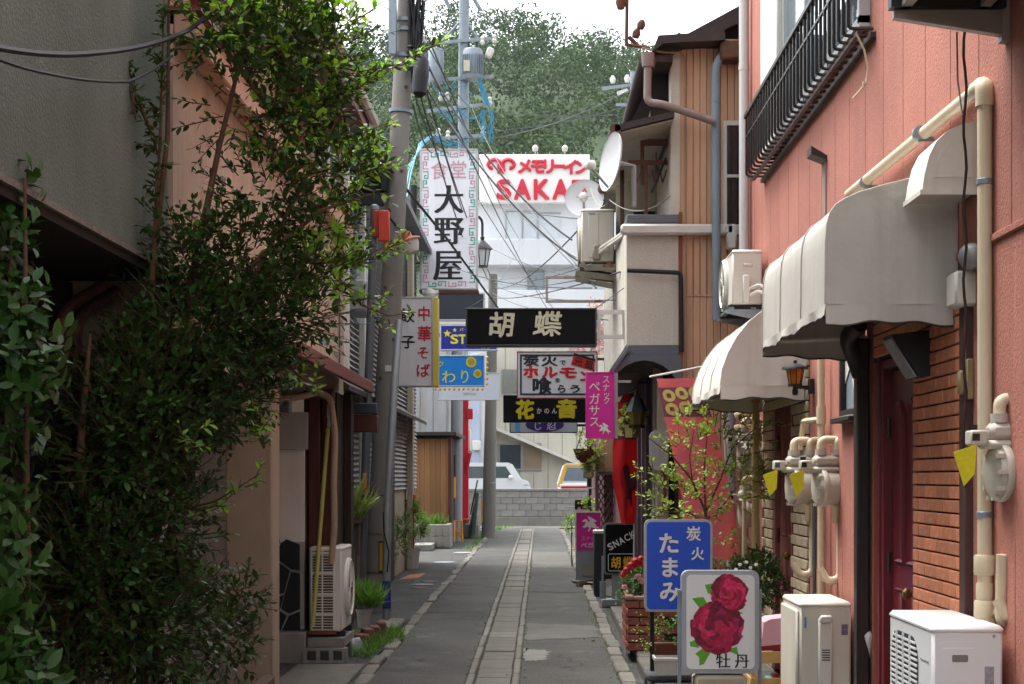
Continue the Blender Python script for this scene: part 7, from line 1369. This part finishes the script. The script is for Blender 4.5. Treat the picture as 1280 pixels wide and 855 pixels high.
def whorl_places(n, specs):
    out = []
    for (u, v, ru, rv, Z, k, ry) in specs:
        s_, d_ = blob(u, v, ru, rv, Z, k, ry)
        for p, d in zip(s_, d_):
            d = d/np.linalg.norm(d)+np.array([.25,-.15,.3]); d /= np.linalg.norm(d)
            side = np.cross(d, [0,0,1]); side /= np.linalg.norm(side)+1e-9; upv = np.cross(side, d)
            for j in range(n):
                a = 2.4*j + random.uniform(-.5,.5); e = random.uniform(.1,1.4); o = side*math.cos(a)+upv*math.sin(a)
                out.append((p + d*(-.09+.03*j), o + d*e, d*1.0 - o*e*.6 + RNG.normal(size=3)*.3, random.uniform(.05,.092)))
    return out
specs = ((5,240,25,60,5.9,16,.18),(0,340,38,70,5.9,34,.2),(8,460,45,80,5.8,52,.22),(-4,590,38,80,5.8,48,.22),(-5,720,36,90,5.7,48,.22),(5,830,34,60,5.6,30,.2),(28,410,28,40,5.7,16,.15),(36,475,24,40,5.6,16,.15),(-50,520,60,330,6.0,110,.25),(48,848,22,14,5.5,6,.08))
pl = whorl_places(7, specs); pl.sort(key=lambda q: q[0][1])
vis = [q for q in pl if -20 < q[0][0]/q[0][1]*FPX+VPU < 110 and 130 < VPV-(q[0][2]-EYE)/q[0][1]*FPX < 860]; first = vis[:280]; ids = set(id(q) for q in first); rest = [q for q in pl if id(q) not in ids]
for p, d, n_, L in first:
    d = Vector(d).normalized(); n_ = Vector(n_); s_ = d.cross(n_).normalized(); n_ = s_.cross(d)
    o = bpy.data.objects.new('leaf', lm); COL.objects.link(o); o.parent = nb
    m = Matrix((s_, d, n_)).transposed().to_4x4(); m = Matrix.Translation(Vector(p)-ORG[nb.name]) @ m @ Matrix.Diagonal((L,L,L,1)); o.matrix_local = m
leafpart(nb, 'foliage', leaf_arrays([q[0] for q in rest], [q[1] for q in rest], [q[2] for q in rest], [q[3] for q in rest], .46, .22, .18), leafbig, kind='stuff')
# sapling before the pink banner
def bushy(name, label, cat, base, blobs, tl, nl, L, mat, wr=.5, trunk=None, group=None, bm_=None, gap=0):
    t = thing(name, label, cat, base, group); st_ = MB(); A = []
    for (u, v, ru, rv, Z, n, ry) in blobs:
        s_, d_ = blob(u, v, ru, rv, Z, n, ry); A.append(twigs(s_, d_, tl, nl, L, stems=st_))
    if trunk:
        for pts, rr in trunk: st_.tube(pts, rr, 7)
    part(t, 'trunk' if trunk else 'stem', st_, bm_ or twigm, recalc=False, kind=None if trunk else 'stuff'); P_, D_, N_, L_ = cat4(A); leafpart(t, 'foliage', leaf_arrays(P_, D_, N_, L_, wr), mat, kind='stuff'); return t
Zs = 11.8; T0 = W(886,715,Zs); T0.z = .1
tw = lambda *q: [W(u, v, Zs) for u, v in q]
bushy('sapling', 'thin young tree with sparse yellow green leaves in front of the pink banner', 'tree', T0, [(885,565,65,38,Zs,52,.25),(905,610,55,50,Zs,58,.25),(850,630,45,40,Zs,45,.22),(940,540,35,25,Zs,16,.18),(930,590,35,30,Zs,14,.18),(860,540,35,30,Zs,16,.2),(820,600,20,16,Zs,8,.12),(865,690,30,30,Zs,12,.15),(900,690,18,20,Zs,6,.12),(840,655,35,20,Zs,12,.15)], .085, 7, .048, leafpale, .5,
      trunk=[([T0]+tw((886,690),(882,640)), [.016,.013,.011]), (tw((882,640),(865,600),(840,570),(808,545)), [.010,.008,.006,.003]), (tw((882,640),(900,600),(915,560),(945,535)), [.010,.008,.006,.003]), (tw((882,640),(880,590),(885,530)), [.009,.006,.003]), (tw((883,655),(860,640),(825,640)), [.008,.005,.003]), (tw((883,650),(905,630),(925,605)), [.008,.005,.003]), (tw((865,600),(862,570),(868,535)), [.006,.004,.002])])
bushy('round_bush', 'dense dark green bush with pale blossoms behind the peony sign', 'shrub', (X(940,11.6),11.6,.1), [(945,728,32,32,11.6,150,.2),(915,735,22,22,11.5,60,.15),(955,715,20,20,11.8,50,.15)], .07, 7, .045, leafm, .5)
bl2 = [W(u,v,11.4) for u,v in ((925,706),(933,703),(945,706),(938,710),(920,712),(928,715))]; fm_ = MB()
for b in bl2: fm_.lathe([(.004,-.006),(.016,0),(.012,.008)], b, (random.uniform(-.4,.4),-1,.5), 6)
solo('white_blossom', 'small white blossoms on top of the dark green bush', 'blossom', fm_, whitep)
# roses in the brick planter
Zr = 13.7; rz = bushy('rose_bush', 'red and pink roses growing in the brick planter', 'rose', (X(792,Zr),Zr,.5), [(795,728,17,18,Zr,55,.14),(786,738,10,10,Zr,18,.1),(803,718,10,12,Zr,18,.1)], .07, 6, .04, M('rose_leaf', '#4e7a35', .5, .2, 8, 0, island=.3, trans=.2), .6, trunk=[([(X(795,Zr),Zr,.5), W(795,720,Zr)], [.01,.006]),([(X(800,Zr),Zr,.5), W(803,712,Zr)], [.01,.005]),([(X(787,Zr),Zr,.5), W(784,718,Zr)], [.008,.005])])
rosem = M('rose_red', '#a50f22', .5, .2, 40, 0, trans=.15); rosep = M('rose_pink', '#c98a92', .5, .15, 40, 0, trans=.15); rr_ = MB(); rp_ = MB()
for (u, v, s, q) in ((795,703,1.2,0),(789,708,1,0),(802,700,1,0),(783,714,.9,0),(806,706,1.1,0),(779,719,.7,0),(798,722,.9,1),(802,727,.7,1),(781,735,.7,1)):
    c_ = W(u, v, Zr-.12)
    for k in range(7):
        a = k*2.4; (rp_ if q else rr_).lathe([(.004,-.012),(.016*s,0),(.019*s,.014),(.012*s,.018)], c_+Vector((.017*s*math.cos(a)*(k>0), .012*s*math.sin(a*1.3), .017*s*math.sin(a)*(k>0))), (math.cos(a)*.5,-.6,math.sin(a)*.5+.5), 7)
part(rz, 'bloom', rr_, rosem, label='red rose blooms'); part(rz, 'bloom', rp_, rosep, label='pale pink rose blooms')
bushy('trough_plant', 'straggly green plant in the brown trough', 'plant', (X(838,12.5),12.5,H(806,12.5)), [(843,792,14,14,12.5,26,.08),(822,795,8,12,12.5,10,.06),(850,785,8,10,12.5,10,.06)], .09, 6, .035, M('rose_leaf', '#4e7a35'), .45)
bushy('trough_plant', 'few sprigs climbing the pole of the blue sign', 'plant', (X(815,11.5),11.5,.1), [(812,790,8,22,11.55,14,.05),(806,770,5,10,11.55,5,.05)], .09, 6, .032, leafpale, .45)
bushy('potted_plant', 'pale leafed plant spilling from the tan hanging pot', 'plant', (X(792,16.35),16.35,H(532,16.35)), [(782,526,12,9,16.3,20,.1),(800,524,12,9,16.3,18,.1),(810,520,8,6,16.3,6,.08)], .08, 6, .05, leafpale, .5)
bushy('basket_flowers', 'trailing green plant with pale flowers in the brown hanging basket', 'plant', (X(735,24),24,H(560,24)), [(738,568,15,16,23.9,60,.2),(730,545,8,8,24,16,.15),(742,585,8,10,23.9,20,.15)], .10, 7, .06, leafpale, .5)
bushy('potted_plant', 'yellow green plant beside the small picture board', 'plant', (X(737,25),25,H(640,25)), [(737,630,6,7,25,26,.1)], .08, 6, .05, leafy, .5)
bushy('flower_plant', 'small plant with a pink flower beside the bicycle', 'plant', (X(715,27.5),27.5,.4), [(713,655,6,9,27.5,22,.1)], .10, 6, .06, leafy, .5, trunk=[([(X(715,27.5),27.5,0),(X(714,27.5),27.5,.8)], [.012,.008])])
bushy('potted_plant', 'leafy plant rising from the white bucket pot', 'plant', (X(514,27),27,H(688,27)), [(515,650,14,16,27,60,.2),(507,642,8,10,27,16,.14),(520,662,8,10,27,16,.14)], .16, 6, .13, M('variegated_leaf', '#7d9a52', .45, .25, 8, 0, island=.35, trans=.2), .35, trunk=[([(X(514,27),27,.4),(X(515,27),27,1.1)], [.014,.01])])
bushy('weed_bush', 'bright green weeds between the concrete pole and the black sign post', 'weeds', (X(500,25),25,0), [(497,675,10,26,25,90,.3),(503,660,8,12,25.4,30,.2)], .14, 8, .05, grassm, .4)
bushy('pink_tree', 'pink flowering tree glimpsed above the grill sign', 'tree', (X(735,44),44,0), [(735,428,22,14,44,90,.6),(715,424,12,8,44,30,.4),(745,408,8,20,44,40,.4)], .3, 7, .12, M('pink_blossom', '#b58b93', .7, .2, 4, 0, island=.3, trans=.2), .6, trunk=[([(X(745,44),44,0),(X(744,44),44,3),(X(738,44),44,5)], [.12,.09,.04])])
# blades: striped plant, grass pot, weeds along kerbs
def blades(name, label, pts, n, hgt, w_, mat, spread, group=None, kind='stuff', cat=None):
    P = []; D = []; N = []; L = []
    for _ in range(n):
        p = Vector(random.choice(pts)); p = p + Vector((random.gauss(0,spread), random.gauss(0,spread*1.4), 0)); d = Vector((random.gauss(0,.45), random.gauss(0,.45), 1))
        P.append(p); D.append(d); N.append((random.gauss(0,1), random.gauss(0,1), .3)); L.append(hgt*random.uniform(.5,1.2))
    b = np.array(pts[0]); v = leaf_arrays(P, D, N, L, w_, .15, .35); me = leaf_mesh(name, v, mat, off=b); o = bpy.data.objects.new(name, me); COL.objects.link(o); o.location = b; o['label'] = label
    if kind: o['kind'] = kind
    if cat: o['category'] = cat
    return o
blades('pot_grass', 'tuft of long grass growing in the pale grey pot', [W(457,757,15.4), W(452,757,15.4), W(465,760,15.4)], 420, .26, .05, grassm, .045, cat='grass', kind=None)
blades('striped_plant', 'spiky yellow striped plant in the old wooden tub', [W(436,648,17.5), W(443,648,17.5)], 90, .45, .1, M('stripe_leaf', '#8a9a52', .45, .3, 20, 0, island=.3, trans=.2), .05, cat='plant', kind=None)
g = lambda u, v: (X(u, EYE*FPX/(v-VPV)), EYE*FPX/(v-VPV), 0.0)
blades('kerb_weeds', 'green weeds growing between the hollow block and the left kerb', [g(450,812),g(460,806),g(470,800),g(455,822),g(480,797),g(490,794),g(475,808),g(446,800),g(485,805),g(496,800),g(462,815)], 700, .13, .08, grassm, .05)
blades('kerb_weeds', 'thin line of weeds along the right edge of the asphalt', [(.61+random.uniform(-.02,.04), y, 0) for y in np.arange(12,30,.35)], 500, .045, .1, grassm, .02)
blades('kerb_weeds', 'moss and weeds in the joint of the central drain', [(-.15+random.uniform(-.005,.005), y, .0) for y in np.arange(12,42,.3)], 500, .03, .12, grassm, .008)
blades('kerb_weeds', 'scattered weeds along the far left kerb and pole foot', [g(600,672),g(596,674),g(620,664),g(625,662),(-1.42,37,0),(-1.45,34,0),(-1.3,47,0),(-1.0,48.9,0),(1.2,49.2,0),(.8,49.6,0)], 400, .16, .07, grassm, .12)
blades('planter_weeds', 'low plants growing in the grey block planter', [(X(535,35),35.2,.45),(X(545,35),35.3,.45),(X(528,35),35.1,.45)], 160, .3, .12, grassm, .12)
bushy('fern_shrub', 'low bright plants at the foot of the peach column', 'shrub', (-1.55,9.3,.15), [(285,800,30,45,9.2,90,.3),(300,745,25,30,9.3,40,.25)], .12, 7, .06, leafm, .45)
solo('planter_kerb', 'weathered brown planter edge at the foot of the peach column', 'planter', MB().obox((-1.72,9.6,.12), (.08,1.3,.32), (0,0,.02), .01), M('planter_wood', '#574a3c', .9, .25, 5, .4))
# leaves and grit blown along the kerbs
fl = []; 
for i in range(170):
    y = random.uniform(11.5, 32); x = random.choice((random.gauss(-1.33,.07), random.gauss(-1.7,.2), random.gauss(.64,.06), random.gauss(-.17,.05), random.uniform(-1.2,.6))); fl.append((x, y, .012))
fl = np.array(fl); v = leaf_arrays(fl, np.c_[RNG.normal(size=(170,2)), RNG.normal(size=170)*.1], np.c_[RNG.normal(size=(170,2))*.3, np.ones(170)], RNG.uniform(.02,.045,170), .5)
o = leafpart(None, 'fallen_leaves', v, M('dry_leaf', '#7a6238', .8, .3, 8, 0, island=.5), kind='stuff'); o['label'] = 'dry leaves blown along the kerbs and drain'
gv = MB()
for i in range(420):
    y = random.uniform(11.5, 28); x = random.choice((random.gauss(-1.30,.05), random.gauss(.66,.07), random.gauss(-.56,.03), random.gauss(-.16,.03))); r = random.uniform(.004,.011); gv.lathe([(r*.7,0),(r,r*.5),(r*.4,r)], (x,y,.004), (random.uniform(-.3,.3),random.uniform(-.3,.3),1), 5)
o = part(None, 'grit', gv, kerbm, kind='stuff'); o['label'] = 'small stones and grit gathered along the kerbs'
# ------------------------------------------------------------------ thin summer haze between the alley and the hill
hzm = bpy.data.materials.new('haze_air'); hzm.use_nodes = True; hn = hzm.node_tree.nodes; hn.remove(hn['Principled BSDF'])
pv = hn.new('ShaderNodeVolumePrincipled'); pv.inputs['Color'].default_value = (.86, .93, 1, 1); pv.inputs['Density'].default_value = .00009; pv.inputs['Anisotropy'].default_value = .2
hzm.node_tree.links.new(pv.outputs[0], hn['Material Output'].inputs['Volume'])
hz = part(None, 'haze', MB().box(-345, 345, -12, 575, -1.5, 130), hzm); hz['kind'] = 'stuff'; hz['label'] = 'thin pale summer haze in front of the hill'
SC.cycles.volume_bounces = 0
